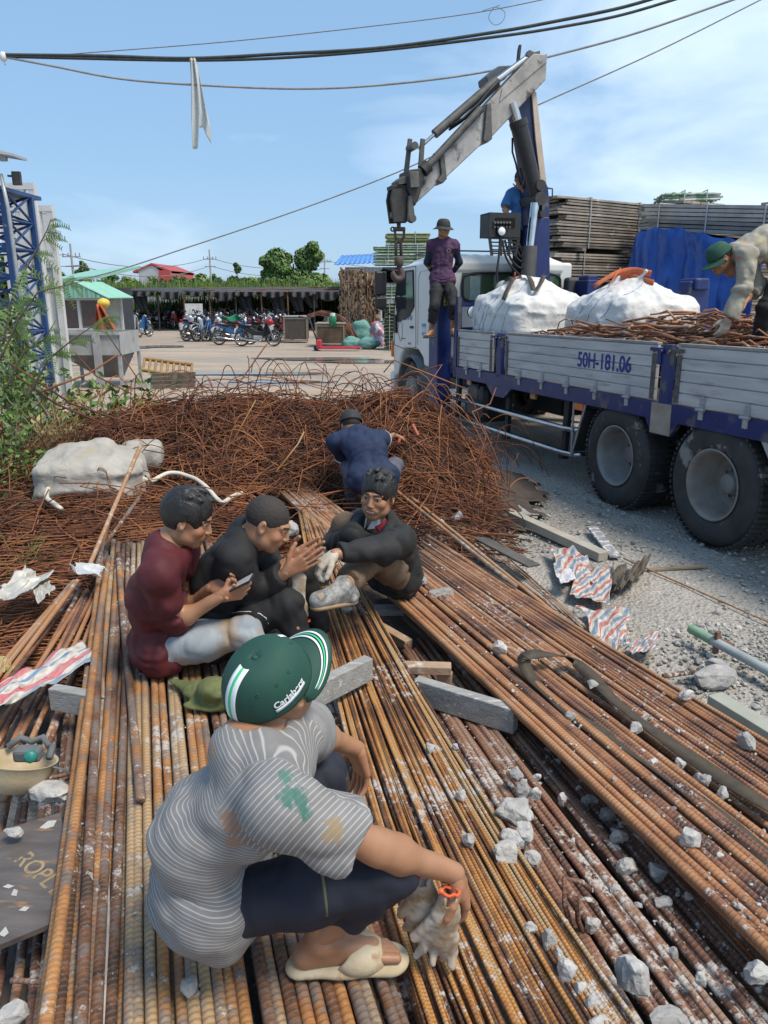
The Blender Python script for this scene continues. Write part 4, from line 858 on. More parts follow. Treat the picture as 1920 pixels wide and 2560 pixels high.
GREASE=mat('grease_grey',(.075,.07,.065),(.13,.125,.115),rough=.55,scale=9,metal=.3)
DUSTT=mat('tyre_dusty',(.026,.026,.026),(.05,.048,.044),rough=.85,scale=7,bump=.3,bs=30,c3=(.21,.20,.185),t3=.60,s3=3.6,w3=.05)
def tb(name,mt,m,par=None):return m.build(name,[mt]if not isinstance(mt,list)else mt,par or truck,False)
def twheel(x,y,s,dual,rimmat,rd=.5,wd=.27):
    """s: +1 towards the camera side"""
    m=MB();c=(x,y,rd);n=64
    prof=[(-wd/2,.285),(-wd/2-.012,.33),(-wd/2-.02,.40),(-wd/2-.008,.455),(-wd/2+.02,rd-.012),(-wd/2+.05,rd),(0,rd+.004),(wd/2-.05,rd),(wd/2-.02,rd-.012),(wd/2+.008,.455),(wd/2+.02,.40),(wd/2+.012,.33),(wd/2,.285)]
    m.lathe(c,(0,1,0),prof,n,close=True)
    for k in range(n):
        a=2*PI*(k+.5)/n
        for(yo,w_)in((-wd/2+.04,.075),(wd/2-.04,.075),(-.03,.05),(.04,.05)):
            M3=Matrix.Rotation(-a,3,'Y');m.box(V(c)+M3@V((rd+.004,yo,0)),(.018,w_,.028),M3)
    w_=tb('wheel',DUSTT,m);o=wd/2*s
    r=MB();dish=-.25*s if dual else .03*s
    r.lathe((x,y+o,rd),(0,1,0),[(0,.285),(.012*s,.29),(.014*s,.275),(-.02*s,.262),(-.05*s,.25),(dish,.235),(dish-.012*s,.20),(dish+.012*s,.13),(dish+.02*s,.12)],48)
    r.lathe((x,y+o,rd),(0,1,0),[(-wd*.5*s,.284),(dish-.03*s,.26),(dish-.03*s,.10),(dish,.12)],32)
    ro=tb('rim',rimmat,r,w_)
    h=MB();h.lathe((x,y+o,rd),(0,1,0),[(dish-.01*s,.14),(dish+.03*s,.135),(dish+.035*s,.09),(dish+.10*s,.085),(dish+.115*s,.07),(dish+.12*s,0)],24)
    for k in range(10):a=k*PI/5;p=V((x+.115*math.cos(a),y+o+dish+.03*s,rd+.115*math.sin(a)));h.cyl(p,p+V((0,.03*s,0)),.014,n=6)
    tb('hub',GREYRIM,h,w_)
    return w_
RIMB=mat('wheel_rim_brown',(.17,.145,.12),(.26,.24,.215),rough=.6,scale=4)
for x,rm in((0,RIMB),(1.3,GREYRIM)):
    for s in(1,-1):twheel(x,1.06*s,s,True,rm);twheel(x,.74*s,s,False,GREYRIM)
    m=MB();m.cyl((x,-.8,.5),(x,.8,.5),.09,n=12);m.ball((x,0,.5),.2,14,10);tb('axle',TDARK,m)
for s in(1,-1):twheel(7.03,1.02*s,s,False,GREYRIM)
m=MB()
for s in(1,-1):m.box((2.4,.42*s,.86),(9.6,.09,.24))
for x in(-2,-.7,.6,2,3.3,4.6):m.box((x,0,.86),(.1,.8,.2))
for s in(1,-1):m.box((.65,.5*s,.66),(1.5,.08,.12));m.box((.65,.5*s,.60),(1.2,.08,.05))
m.cyl((1.3,0,.55),(6,0,.8),.06,n=10);m.box((3.0,-.7,.62),(1.2,.5,.5),bev=.06);m.box((4.2,0,.7),(.8,.6,.4),bev=.05);tb('chassis',TDARK,m)
m=MB();m.box((1.27,0,1.03),(7.74,2.36,.06))
for k in range(14):m.box((-2.3+k*.56,0,.985),(.08,2.3,.05))
tb('bed_floor',mat('bed_floor',(.16,.13,.10),(.1,.09,.08),rough=.9),m)
m=MB()
for s in(1,-1):m.box((1.27,1.205*s,1.0),(7.76,.05,.15),bev=.006)
# cut-outs over the wheels read as the rail thins to an arch between them
for s in(1,-1):
    for(xc)in(.65,):m.prism([(xc-.22,1.18*s,.93),(xc+.22,1.18*s,.93),(xc+.12,1.18*s,.80),(xc-.12,1.18*s,.80)],(0,.045*s,0))
    m.prism([(3.75-.35,1.18*s,.93),(3.75+.35,1.18*s,.93),(3.75+.16,1.18*s,.80),(3.75-.16,1.18*s,.80)],(0,.045*s,0))
tb('side_rail',TBLUE,m)
m=MB();m.box((.65,1.2265,.94),(.26,.012,.26));tb('rail_plate',mat('muddy_plate',(.25,.2,.16),(.35,.3,.24),rough=.8),m)
def dropside(x0,x1,s):
    m=MB();zb,zt=1.085,1.55;n=5;h=(zt-zb)/n
    m.box(((x0+x1)/2,1.20*s,(zb+zt)/2),(x1-x0-.02,.012,zt-zb))
    for k in range(n):
        bow=.0;m.box(((x0+x1)/2,(1.213+bow)*s,zb+h*(k+.5)),(x1-x0-.02,.022,h-.008),bev=.003)
    m.box(((x0+x1)/2,1.213*s,zb+.035),(x1-x0-.024,.030,.012));o=tb('drop_side',TALU,m)
    m=MB();m.box(((x0+x1)/2,1.205*s,zt+.012),(x1-x0-.02,.05,.025),bev=.004);tb('top_cap',mat('cap_strip',(.22,.21,.2),(.36,.35,.33),rough=.6,scale=6,metal=.3)if 'cap_strip' not in MATS else MATS['cap_strip'],m,o)
    for x in(x0+.04,x1-.04):m=MB();m.box((x,1.228*s,(zb+zt)/2-.03),(.05,.012,zt-zb-.08));[m.cyl((x,1.234*s,zb+.05+k*.09),(x,1.240*s,zb+.05+k*.09),.007,n=6)for k in range(5)];tb('edge_strip',GREASE,m,o)
    nh=max(2,int((x1-x0)/.48));HM=GREYSTEEL
    for k in range(nh):
        x=x0+.12+(x1-x0-.24)*(k+.5)/nh;m=MB();m.prism([(x-.025,1.224*s,1.08),(x+.025,1.224*s,1.08),(x+.03,1.224*s,1.15),(x+.012,1.224*s,1.18),(x-.012,1.224*s,1.18),(x-.03,1.224*s,1.15)],(0,.010*s,0));m.cyl((x-.045,1.245*s,1.075),(x+.045,1.245*s,1.075),.014,n=8);m.box((x,1.234*s,1.03),(.05,.012,.07))
        for dx,dz in((-.012,1.12),(.012,1.12),(0,1.155)):m.cyl((x+dx,1.234*s,dz),(x+dx,1.240*s,dz),.005,n=6)
        tb('hinge',HM,m)
for s in(1,-1):
    dropside(3.93,5.02,s);dropside(.76,3.58,s);dropside(-2.55,.52,s)
    for(x,w_)in((3.755,.13),(.64,.12),(-2.58,.06)):m=MB();m.box((x,1.205*s,1.30),(w_,.05,.52),bev=.006);tb('side_post',TBLUE,m)
    for(x)in(3.755,.64):
        for q in(-1,1):m=MB();m.box((x+q*.085,1.2355*s,1.46),(.05,.016,.14),bev=.004);m.box((x+q*.14,1.2355*s,1.515),(.14,.018,.03),bev=.004);m.cyl((x+q*.05,1.235*s,1.50),(x+q*.05,1.26*s,1.50),.018,n=8);tb('latch',TBLUE if q>0 else GREASE,m)
# head board with lamp
m=MB()
for s in(1,-1):m.prism([(5.06,1.16*s,.93),(5.16,1.16*s,.93),(5.14,1.16*s,1.6),(5.10,1.16*s,2.0),(5.04,1.16*s,2.0),(5.04,1.16*s,1.6)],(0,.07*s,0))
m.box((5.08,0,1.9),(.05,2.3,.06));m.box((5.08,0,1.35),(.04,2.34,.5));m.box((5.08,.75,1.62),(.04,.04,.5));m.box((5.08,-.75,1.62),(.04,.04,.5));tb('head_board',TBLUE,m)
m=MB();m.box((5.045,1.195,1.77),(.015,.05,.44));tb('post_face',GREASE,m)
m=MB();m.lathe((5.02,1.02,1.80),(-1,0,0),[(-.03,.02),(0,.075),(.035,.082),(.04,.07)],20);tb('work_lamp',BLACKPL,m);m=MB();m.lathe((4.98,1.02,1.80),(-1,0,0),[(0,.076),(.015,.05),(.02,0)],20);tb('lamp_lens',LAMPG,m)
# registration lettering on the drop side
def text_mesh(s,size,font=None,ext=.0,bold=0.0,name='lettering'):
    cu=bpy.data.curves.new(name,'FONT');cu.body=s;cu.size=size;cu.offset=bold;cu.extrude=ext;cu.align_x='CENTER';cu.align_y='CENTER'
    o=bpy.data.objects.new(name,cu);col.objects.link(o);dg=bpy.context.evaluated_depsgraph_get();me=bpy.data.meshes.new_from_object(o.evaluated_get(dg));col.objects.unlink(o);bpy.data.objects.remove(o);return me
BLUEINK=mat('blue_ink',(.006,.02,.20),(.012,.03,.24),rough=.6,bump=0,c3=(.42,.42,.42),t3=.70,s3=40)
me=text_mesh('50H-181.06',.155,bold=.003);me.materials.append(BLUEINK);xs_=[v.co.x for v in me.vertices];ys_=[v.co.y for v in me.vertices];fx,fy=.88/(max(xs_)-min(xs_)),.150/(max(ys_)-min(ys_))
me.transform(Matrix(((-fx,0,0,1.56),(0,0,1,1.2275),(0,fy,0,1.352),(0,0,0,1))));link('registration_lettering',me,truck,False)
me=text_mesh('TUAN 0BE 47 421',.10,bold=.003);me.materials.append(BLUEINK);me.transform(Matrix(((-.9,0,0,7.3),(0,0,1,1.172),(0,1,0,1.70),(0,0,0,1))));link('door_lettering',me,truck,False)
# rails under the bed
for z,b in((.63,1),(.37,1)):
    m=MB();m.tube([(5.75,1.0,z),(5.88,1.12,z),(5.84,1.2,z),(2.2,1.2,z),(2.08,1.17,z),(2.03,1.05,z),(2.05,.9,z)],.028,10);tb('guard_rail',CHROME,m)
for x in(5.15,3.62,2.28):m=MB();m.prism([(x-.05,1.15,.92),(x+.05,1.15,.92),(x+.03,1.17,.32),(x-.03,1.17,.32)],(0,-.05,0));m.box((x-.01,1.16,.32),(.08,.08,.05));tb('rail_bracket',TDARK,m)
m=MB();m.tube([(5.85,1.15,.9),(5.5,1.15,.72),(5.2,1.12,.66)],.022,8);m.tube([(5.3,1.1,.93),(5.25,1.12,.6),(5.35,1.1,.4)],.018,8);tb('step_rail',CHROME,m)
m=MB();m.box((4.78,.85,.62),(.62,.5,.52),bev=.09);tb('fuel_tank',mat('tank_black',(.035,.037,.04),rough=.4,bump=0),m);m=MB();m.box((4.95,1.105,.74),(.1,.012,.09));tb('sticker',PLATEW,m)
for x in(4.78+.18,4.6):m=MB();m.box((x,.85,.62),(.03,.515,.535),bev=.09);tb('tank_strap',DARKMET,m)
for(px,py)in((1174,956),(1334,990)):p=TS(px,py,1.15);m=MB();m.box((p.x,1.15,p.z),(.12,.03,.07),bev=.008);tb('side_marker',mat('dirty_orange',(.55,.27,.10),rough=.4,bump=0)if 'dirty_orange' not in MATS else MATS['dirty_orange'],m)
p=TS(1450,1015,1.2);m=MB();m.box((p.x,1.2,p.z),(.16,.04,.09),bev=.01);tb('side_marker',ORANGE,m)
# mudguards by the rear wheels
m=MB();m.add([(1.86,.6,.86),(1.86,1.19,.86),(2.06,1.19,.42),(2.06,.6,.42)],[(0,1,2,3)]);me=m.mesh('mud',[TDARK]);solid(me,.02);link('mud_flap',me,truck,False)
m=MB();m.cyl((1.84,1.2,.93),(2.06,1.2,.36),.012,n=6);m.cyl((2.06,1.2,.36),(2.06,1.2,.92),.012,n=6);tb('flap_stay',GREYSTEEL,m)
m=MB();m.prism([(-.52,1.16,.93),(-.46,1.16,.93),(-.86,1.16,.40),(-.92,1.16,.42)],(0,.06,0));tb('guard_strut',GREYSTEEL,m);m=MB();m.add([(-.52,.6,.9),(-.52,1.18,.9),(-.88,1.18,.4),(-.88,.6,.4)],[(0,1,2,3)]);me=m.mesh('mud',[TDARK]);solid(me,.02);link('mud_flap',me,truck,False)
# cab
def cab():
    zb,zt=.98,2.52;yo=1.17
    side=[(6.12,zb),(6.45,zb),(6.5,1.10),(6.72,1.22),(7.34,1.22),(7.56,1.08),(7.66,.78),(7.9,.70),(7.97,1.35),(7.86,1.9),(7.62,zt),(6.12,zt)]
    c=tb('cab',TW,MB().prism([(x,-yo,z)for x,z in side],(0,2*yo,0)));me=c.data;bm=bmesh.new();bm.from_mesh(me)
    bmesh.ops.bevel(bm,geom=bm.edges[:],offset=.045,segments=3,affect='EDGES',profile=.5);bmesh.ops.recalc_face_normals(bm,faces=bm.faces[:]);bm.to_mesh(me);bm.free()
    for f in me.polygons:f.use_smooth=False
    r=MB();nu=25                                                 # raised roof with ribs across it
    r.grid(lambda u,v:V((6.13+1.5*u,-1.1+2.2*v,2.50+.14*(1-(2*u-1)**6)*(1-(2*v-1)**8)+(.012 if int(v*44)%4<2 and .04<u<.9 and .05<v<.95 else 0))),16,90);tb('roof',TW,r)
    m=MB();m.tube([(6.3,1.0,2.68),(6.3,-1.0,2.68)],.012,5);m.tube([(7.3,1.0,2.68),(7.3,-1.0,2.68)],.012,5);m.tube([(6.25,.95,2.69),(7.3,.95,2.69)],.012,5);tb('roof_rack',GREASE,m)
    # side windows and door
    for s in(1,-1):
        w_=[(7.63,1.64),(7.77,2.0),(7.62,2.42),(6.92,2.42),(6.88,1.88),(7.1,1.74)]
        m=MB();m.prism([(x,(yo+.001)*s,z)for x,z in w_],(0,.010*s,0));d=tb('side_window',GLASSD,m)
        m=MB()
        for i in range(len(w_)):a,b=w_[i],w_[(i+1)%len(w_)];m.cyl((a[0],(yo+.01)*s,a[1]),(b[0],(yo+.01)*s,b[1]),.014,n=5)
        tb('window_seal',BLACKPL,m,d)
        m=MB();dp=[(7.86,1.25),(7.86,1.9),(7.66,2.48),(6.82,2.48),(6.80,1.25),(7.3,1.20)]
        for i in range(len(dp)):a,b=dp[i],dp[(i+1)%len(dp)];m.cyl((a[0],(yo+.001)*s,a[1]),(b[0],(yo+.001)*s,b[1]),.006,n=4)
        dd=tb('door_seam',DARKMET,m);m=MB();m.box((6.98,(yo+.012)*s,1.56),(.14,.02,.04),bev=.008);tb('door_handle',BLACKPL,m,dd)
        m=MB();m.tube([(6.72,(yo+.003)*s,1.3),(6.70,(yo+.003)*s,2.3),(6.6,(yo+.003)*s,2.4),(6.25,(yo+.003)*s,2.4)],.008,5);tb('panel_crease',TW,m)
        m=MB();cx=7.03                                          # wheel arch
        m.grid(lambda u,v:V((cx+(.60+.06*(1-v))*math.cos(PI*(-.02+1.04*u)),(.80+.40*v)*s,.52+(.60+.06*(1-v))*math.sin(PI*(-.02+1.04*u)))),20,4)
        me=m.mesh('arch',[mat('arch_grey',(.10,.105,.11),(.16,.165,.17),rough=.7)if 'arch_grey' not in MATS else MATS['arch_grey']]);solid(me,.03);link('wheel_arch',me,truck,False)
    for s in(1,-1):m=MB();m.box((6.42,.95*s,.82),(.34,.36,.62),bev=.08);tb('rear_fender',MATS['arch_grey'],m)
    for k,z in enumerate((1.47,1.60,1.54)):m=MB();m.box((6.45,yo+.004,z),(.16,.006,.05));tb('sticker',[mat('sticker_blue',(.06,.35,.62),bump=0,rough=.4)if 'sticker_blue' not in MATS else MATS['sticker_blue']]if k<2 else PLATEW,m)
    m=MB();m.box((7.4,yo+.004,1.37),(.22,.006,.012));m.tube([(7.55,yo+.003,1.32),(7.68,yo+.003,1.5),(7.6,yo+.003,1.66),(7.45,yo+.003,1.6),(7.45,yo+.003,1.36),(7.55,yo+.003,1.32)],.004,4);tb('door_emblem',GREASE,m)
    m=MB();m.box((7.1,yo+.004,1.30),(.12,.006,.03));tb('badge',mat('badge_green',(.10,.22,.14),rough=.4,bump=0),m)
    # rear wall window
    y1,y0=.70,-.95;z0,z1=1.93,2.36
    m=MB();m.box((6.105,(y0+y1)/2,(z0+z1)/2),(.03,y1-y0,z1-z0),bev=.012);w_=tb('rear_window',glassy('rear_glass',(.05,.085,.05),.08),m)
    m=MB();P=[]
    for k in range(32):a=2*PI*k/32;cx=math.copysign(abs(math.cos(a))**.35,math.cos(a));sz=math.copysign(abs(math.sin(a))**.35,math.sin(a));P.append((6.092,(y0+y1)/2+cx*(y1-y0)/2,(z0+z1)/2+sz*(z1-z0)/2))
    m.tube(P+[P[0]],.02,6,cap=False);tb('window_seal',BLACKPL,m,w_)
    for yy in(.50,-.22):m=MB();m.box((6.086,yy,2.14),(.004,.17,.34));tb('window_sticker',mat('sticker_pale',(.28,.38,.36),(.2,.3,.28),rough=.5,bump=0,scale=14)if 'sticker_pale' not in MATS else MATS['sticker_pale'],m,w_)
    m=MB()
    for k in range(6):m.box((6.086,.33-k*.035,2.325),(.004,.012,.04))
    tb('window_lettering',BLACKPL,m,w_)
    m=MB();m.box((6.10,0,2.42),(.012,2.0,.02));m.box((6.10,.9,1.75),(.012,.02,1.2));m.cyl((6.1,.93,1.47),(6.08,.93,1.47),.04,n=16);tb('back_panel_trim',TW,m)
    # far rear corner air intake
    m=MB();m.box((5.98,-1.12,2.05),(.18,.3,.5),bev=.05);m.cyl((5.95,-1.1,1.0),(5.95,-1.1,1.9),.07,n=12);tb('air_intake',mat('intake_grey',(.06,.062,.065),rough=.6,bump=0),m)
    m=MB();m.box((7.98,0,2.12),(.02,2.0,.6),Matrix.Rotation(-.32,3,'Y'));tb('windshield',GLASSD,m)
    m=MB();m.box((8.0,0,.62),(.22,2.34,.34),bev=.04);tb('bumper',TW,m)
    m=MB();p=TS(985,870,1.18);m.box((7.94,1.17,1.18),(.10,.05,.28),bev=.02);tb('turn_signal',ORANGE,m)
    m=MB();m.box((7.98,1.0,.66),(.1,.35,.2),bev=.03);tb('headlight',LAMPG,m)
    for s in(1,-1):
        a=MB();a.tube([(7.75,1.15*s,2.45),(8.0,1.32*s,2.5),(8.05,1.38*s,2.42),(8.05,1.38*s,1.85),(7.85,1.18*s,1.72)],.016,6);am=tb('mirror_arm',BLACKPL,a)
        m=MB();m.box((8.03,1.36*s,2.26),(.09,.2,.40),bev=.03);m.box((8.03,1.36*s,1.94),(.1,.2,.2),bev=.03);tb('mirror',BLACKPL,m)
        m=MB();m.box((7.75,1.19*s,1.60),(.12,.04,.30),bev=.01);tb('mirror_bracket',BLACKPL,m)
cab()
# crane base, outriggers
m=MB();m.box((5.72,0,1.05),(.34,2.3,.24),bev=.01);m.box((5.72,0,.80),(.5,.9,.3),bev=.02);tb('crane_base',TBLUE,m)
for s in(1,-1):
    m=MB();m.box((5.72,1.2*s,1.30),(.34,.22,1.9),bev=.015);lg=tb('outrigger',TBLUE,m)
    m=MB();m.box((5.72,1.2*s,2.27),(.26,.18,.10),bev=.02);tb('outrigger_cap',TBLUE,m,lg);m=MB();m.cyl((5.72,1.2*s,.30),(5.72,1.2*s,.40),.07,n=12);m.cyl((5.72,1.2*s,.26),(5.72,1.2*s,.30),.14,n=16);tb('outrigger_foot',GREASE,m,lg)
m=MB();m.box((5.545,1.19,2.02),(.008,.065,.26));st=tb('warning_sticker',mat('sticker_yellow',(.75,.6,.03),rough=.4,bump=0),m);m=MB();[m.box((5.540,1.19,2.10-k*.03),(.004,.035,.008))for k in range(5)];m.box((5.540,1.19,1.915),(.004,.03,.03));tb('sticker_print',BLACKPL,m,st)
m=MB();m.box((5.45,.85,1.0),(.3,.12,.5),bev=.02);m.tube([(5.4,.8,1.3),(5.3,.95,1.2),(5.35,1.0,.9)],.02,6);tb('side_jack',TBLUE,m)
XB=5.62
def cb(pts,x0,x1,mt,name,par=None,bev=.012):   # plate or box drawn as pixels on the crane's own plane
    P=[TY(px,py,XB)for px,py in pts];m=MB();m.prism([(x0,p.y,p.z)for p in P],(x1-x0,0,0));me=m.mesh(name,[mt])
    bm=bmesh.new();bm.from_mesh(me);bmesh.ops.recalc_face_normals(bm,faces=bm.faces[:])
    if bev:bmesh.ops.bevel(bm,geom=bm.edges[:],offset=bev,segments=1,affect='EDGES')
    bm.to_mesh(me);bm.free();return link(name,me,par or truck,False)
cb([(1352,545),(1328,545),(1322,790),(1352,800),(1366,790),(1364,545)],5.50,5.92,TBLUE,'crane_column')
m=MB();y_=TY(1340,800,XB).y;m.cyl((5.72,y_,1.0),(5.72,y_,1.5),.3,.26,n=28);tb('slew_turret',TBLUE,m)
ib=cb([(1284,262),(1333,225),(1340,262),(1366,480),(1368,575),(1345,590),(1322,560),(1318,440),(1300,330)],5.62,5.86,TNAVY,'inner_boom')
cb([(1326,225),(1338,232),(1366,480),(1352,482),(1336,350)],5.585,5.617,TAN,'boom_edge_plate',ib,.004)
cb([(1352,470),(1358,452),(1366,470),(1369,500),(1368,560),(1360,572),(1350,550)],5.57,5.90,TBLUE,'boom_foot_plate',ib,.006)
m=MB();a=TY(1366,470,XB);b=TY(1381,472,XB);c=TY(1381,492,XB);d=TY(1366,496,XB);m.tube([a,b,c,d],.012,6);tb('grab_handle',DARKMET,m,ib)
ob=cb([(1358,143),(1354,205),(1215,352),(1205,300),(1205,268),(1325,140)],5.50,5.76,WORN,'outer_boom')
cb([(1355,141),(1290,192),(1245,226),(1238,262),(1250,250),(1354,162)],5.485,5.50,WORN,'boom_side_plate',ob,.003)
e1=cb([(1212,272),(1214,348),(1100,455),(1096,380)],5.53,5.73,mat('boom_pale',(.46,.44,.42),(.30,.29,.28),rough=.55,scale=5,c3=(.05,.045,.045),t3=.55,s3=4,w3=.12),'boom_extension',ob)
e2=cb([(1100,385),(1103,448),(1034,512),(1026,440)],5.555,5.705,MATS['boom_pale'],'boom_extension',ob)
cb([(1206,266),(1217,262),(1220,352),(1208,362),(1198,356)],5.48,5.78,GREASE,'boom_collar',ob,.008)
cb([(1090,380),(1102,378),(1110,450),(1099,462),(1085,455),(1096,440)],5.505,5.755,GREASE,'boom_collar',ob,.008)
cb([(1222,187),(1254,160),(1296,158),(1290,170),(1268,196),(1225,204)],5.70,5.98,mat('box_slate',(.07,.08,.10),rough=.5),'valve_cover',ob)
def tcyl(name,a,b,xo,r,mt,par=None,r2=None,n=16):m=MB();A=TY(*a,XB);B=TY(*b,XB);A.x=B.x=xo;m.cyl(A,B,r,r2,n=n);return tb(name,mt,m,par)
tcyl('extension_cylinder',(1240,202),(1085,336),5.60,.062,GREASE,ob);tcyl('extension_rod',(1328,137),(1240,202),5.60,.042,CHROME,ob);tcyl('extension_rod',(1085,336),(1045,372),5.60,.024,CHROME,ob)
tcyl('lower_cylinder',(1192,278),(1062,418),5.49,.052,GREASE,ob);tcyl('lower_cylinder_head',(1062,418),(1048,432),5.49,.085,DARKMET,ob)
m=MB()
for k in range(3):P=[TY(1240+3*k,205+5*k,XB),TY(1215,232+6*k,XB),TY(1190,262+4*k,XB),TY(1150,300+3*k,XB),TY(1120,318+4*k,XB)];[setattr(p,'x',5.52+.03*k)for p in P];m.tube(P,.018,6)
tb('hydraulic_hose',BLACKPL,m,ob)
for(a,b)in(((1045,350),(1035,405)),((1024,344),(1010,400))):cb([a,(a[0]+10,a[1]+2),(b[0]+14,b[1]+40),(b[0]+2,b[1]+42)],5.5 if a[0]>1030 else 5.66,5.54 if a[0]>1030 else 5.70,GREASE,'boom_head_bracket',ob,.004)
m=MB();A=TY(1030,368,XB);m.cyl(A+V((-.12,0,0)),A+V((.12,0,0)),.05,n=12);tb('head_pin',GREASE,m,ob)
cb([(1296,158),(1303,158),(1308,110),(1303,108),(1300,120)],5.66,5.70,BLACKPL,'upright_hose',ob,.004);cb([(1318,128),(1330,134),(1344,130),(1345,150),(1330,156),(1310,142)],5.55,5.64,GREASE,'rod_bracket',ob,.005)
# boom head and hook
hd=cb([(1008,430),(1042,426),(1050,446),(1036,500),(1026,520),(1018,502),(1008,476)],5.44,5.80,DARKMET,'boom_head',ob)
cb([(1009,436),(1032,436),(1034,474),(1012,476)],5.38,5.44,GREASE,'head_box',ob,.006)
cb([(986,455),(1000,444),(1012,448),(1012,462),(988,466)],5.48,5.76,GREASE,'head_roller',ob,.006)
cb([(976,468),(1012,470),(1016,556),(978,558),(970,500)],5.50,5.54,DARKMET,'hook_cheek',ob,.006);cb([(976,468),(1016,470),(1020,556),(978,558),(970,500)],5.68,5.72,DARKMET,'hook_cheek',ob,.006);cb([(972,466),(1010,466),(1012,474),(974,476)],5.50,5.72,DARKMET,'hook_cheek_top',ob,.004);cb([(976,530),(1008,530),(1010,545),(978,545)],5.52,5.70,GREASE,'sheave_block',ob,.01)
cb([(1010,494),(1020,490),(1026,540),(1029,552),(1020,562),(1008,556)],5.44,5.49,GREASE,'head_link',ob,.01)
m=MB();A=TY(1020,550,XB);A.x=5.42;m.cyl(A,A+V((.1,0,0)),.05,n=14);tb('link_pin',GREASE,m,ob)
RH=mat('hook_rust',(.11,.07,.055),(.07,.05,.045),rough=.7,scale=20)
def hk(pts,r):return[TY(px,py,XB)for px,py in pts],r
m=MB();P,r=hk([(997,558),(997,572)],.03);m.tube(P,.03,8);A=TY(984,573,XB);B=TY(1012,573,XB);m.cyl(A,B,.03,n=10);m.tube([TY(987,575,XB),TY(989,592,XB),TY(993,602,XB)],.018,8);m.tube([TY(1010,575,XB),TY(1010,592,XB),TY(1002,606,XB),TY(994,606,XB)],.02,8);q=TY(982,573,XB);m.lathe(q,(1,0,0),[(-.01,.035),(.01,.035),(.01,.018),(-.01,.018)],14,close=True);hkk=tb('shackle',RH,m,ob)
m=MB();m.tube([TY(990,640,XB),TY(990,606,XB),TY(995,598,XB),TY(1002,606,XB),TY(1003,640,XB)],.022,8);m.lathe(TY(997,652,XB),TZ*0+V((0,0,1)),[(-.07,.05),(-.06,.062),(.03,.062),(.05,.05)],14);tb('swivel',RH,m,ob)
m=MB();P=[TY(x,y,XB)for x,y in((996,655),(998,668),(1005,682),(1004,694),(995,700),(986,694),(983,684),(984,677))];
Q=[]
for i in range(len(P)-1):Q+=[P[i].lerp(P[i+1],s/3)for s in range(3)]
Q.append(P[-1]);Q=[Q[0]]+[(Q[i-1]+Q[i]*2+Q[i+1])/4 for i in range(1,len(Q)-1)]+[Q[-1]];nq=len(Q);m.tube(Q,[.028+.022*math.sin(PI*i/(nq-1))-.012*(i>nq-3)for i in range(nq)],10);m.tube([TY(976,670,XB),TY(988,672,XB),TY(996,668,XB)],.008,5);tb('hook',RH,m,ob)
# lift cylinders
tcyl('lift_cylinder',(1286,312),(1330,488),5.50,.115,BLACKPL,ib,.10,24);tcyl('lift_rod',(1272,262),(1288,318),5.50,.055,CHROME,ib);tcyl('lift_gland',(1284,306),(1289,322),5.50,.125,BLACKPL,ib,n=24)
tcyl('mast_cylinder',(1308,618),(1298,800),5.42,.105,mat('cyl_dark',(.07,.065,.06),(.1,.095,.09),rough=.6,scale=5),None,n=24);tcyl('mast_rod',(1320,512),(1309,620),5.42,.062,CHROME)
m=MB()
for(px,py,r)in((1331,470,.075),(1330,502,.09),(1336,540,.05)):A=TY(px,py,XB);A.x=5.36;m.cyl(A,A+V((.55,0,0)),r,n=16)
tb('boom_pin',DARKMET,m)
m=MB();P=[TY(1281,345,XB),TY(1281,380,XB),TY(1290,410,XB),TY(1296,440,XB),TY(1302,462,XB),TY(1306,445,XB),TY(1300,420,XB)];m.tube(P,.014,6);tb('hydraulic_hose',BLACKPL,m,ib)
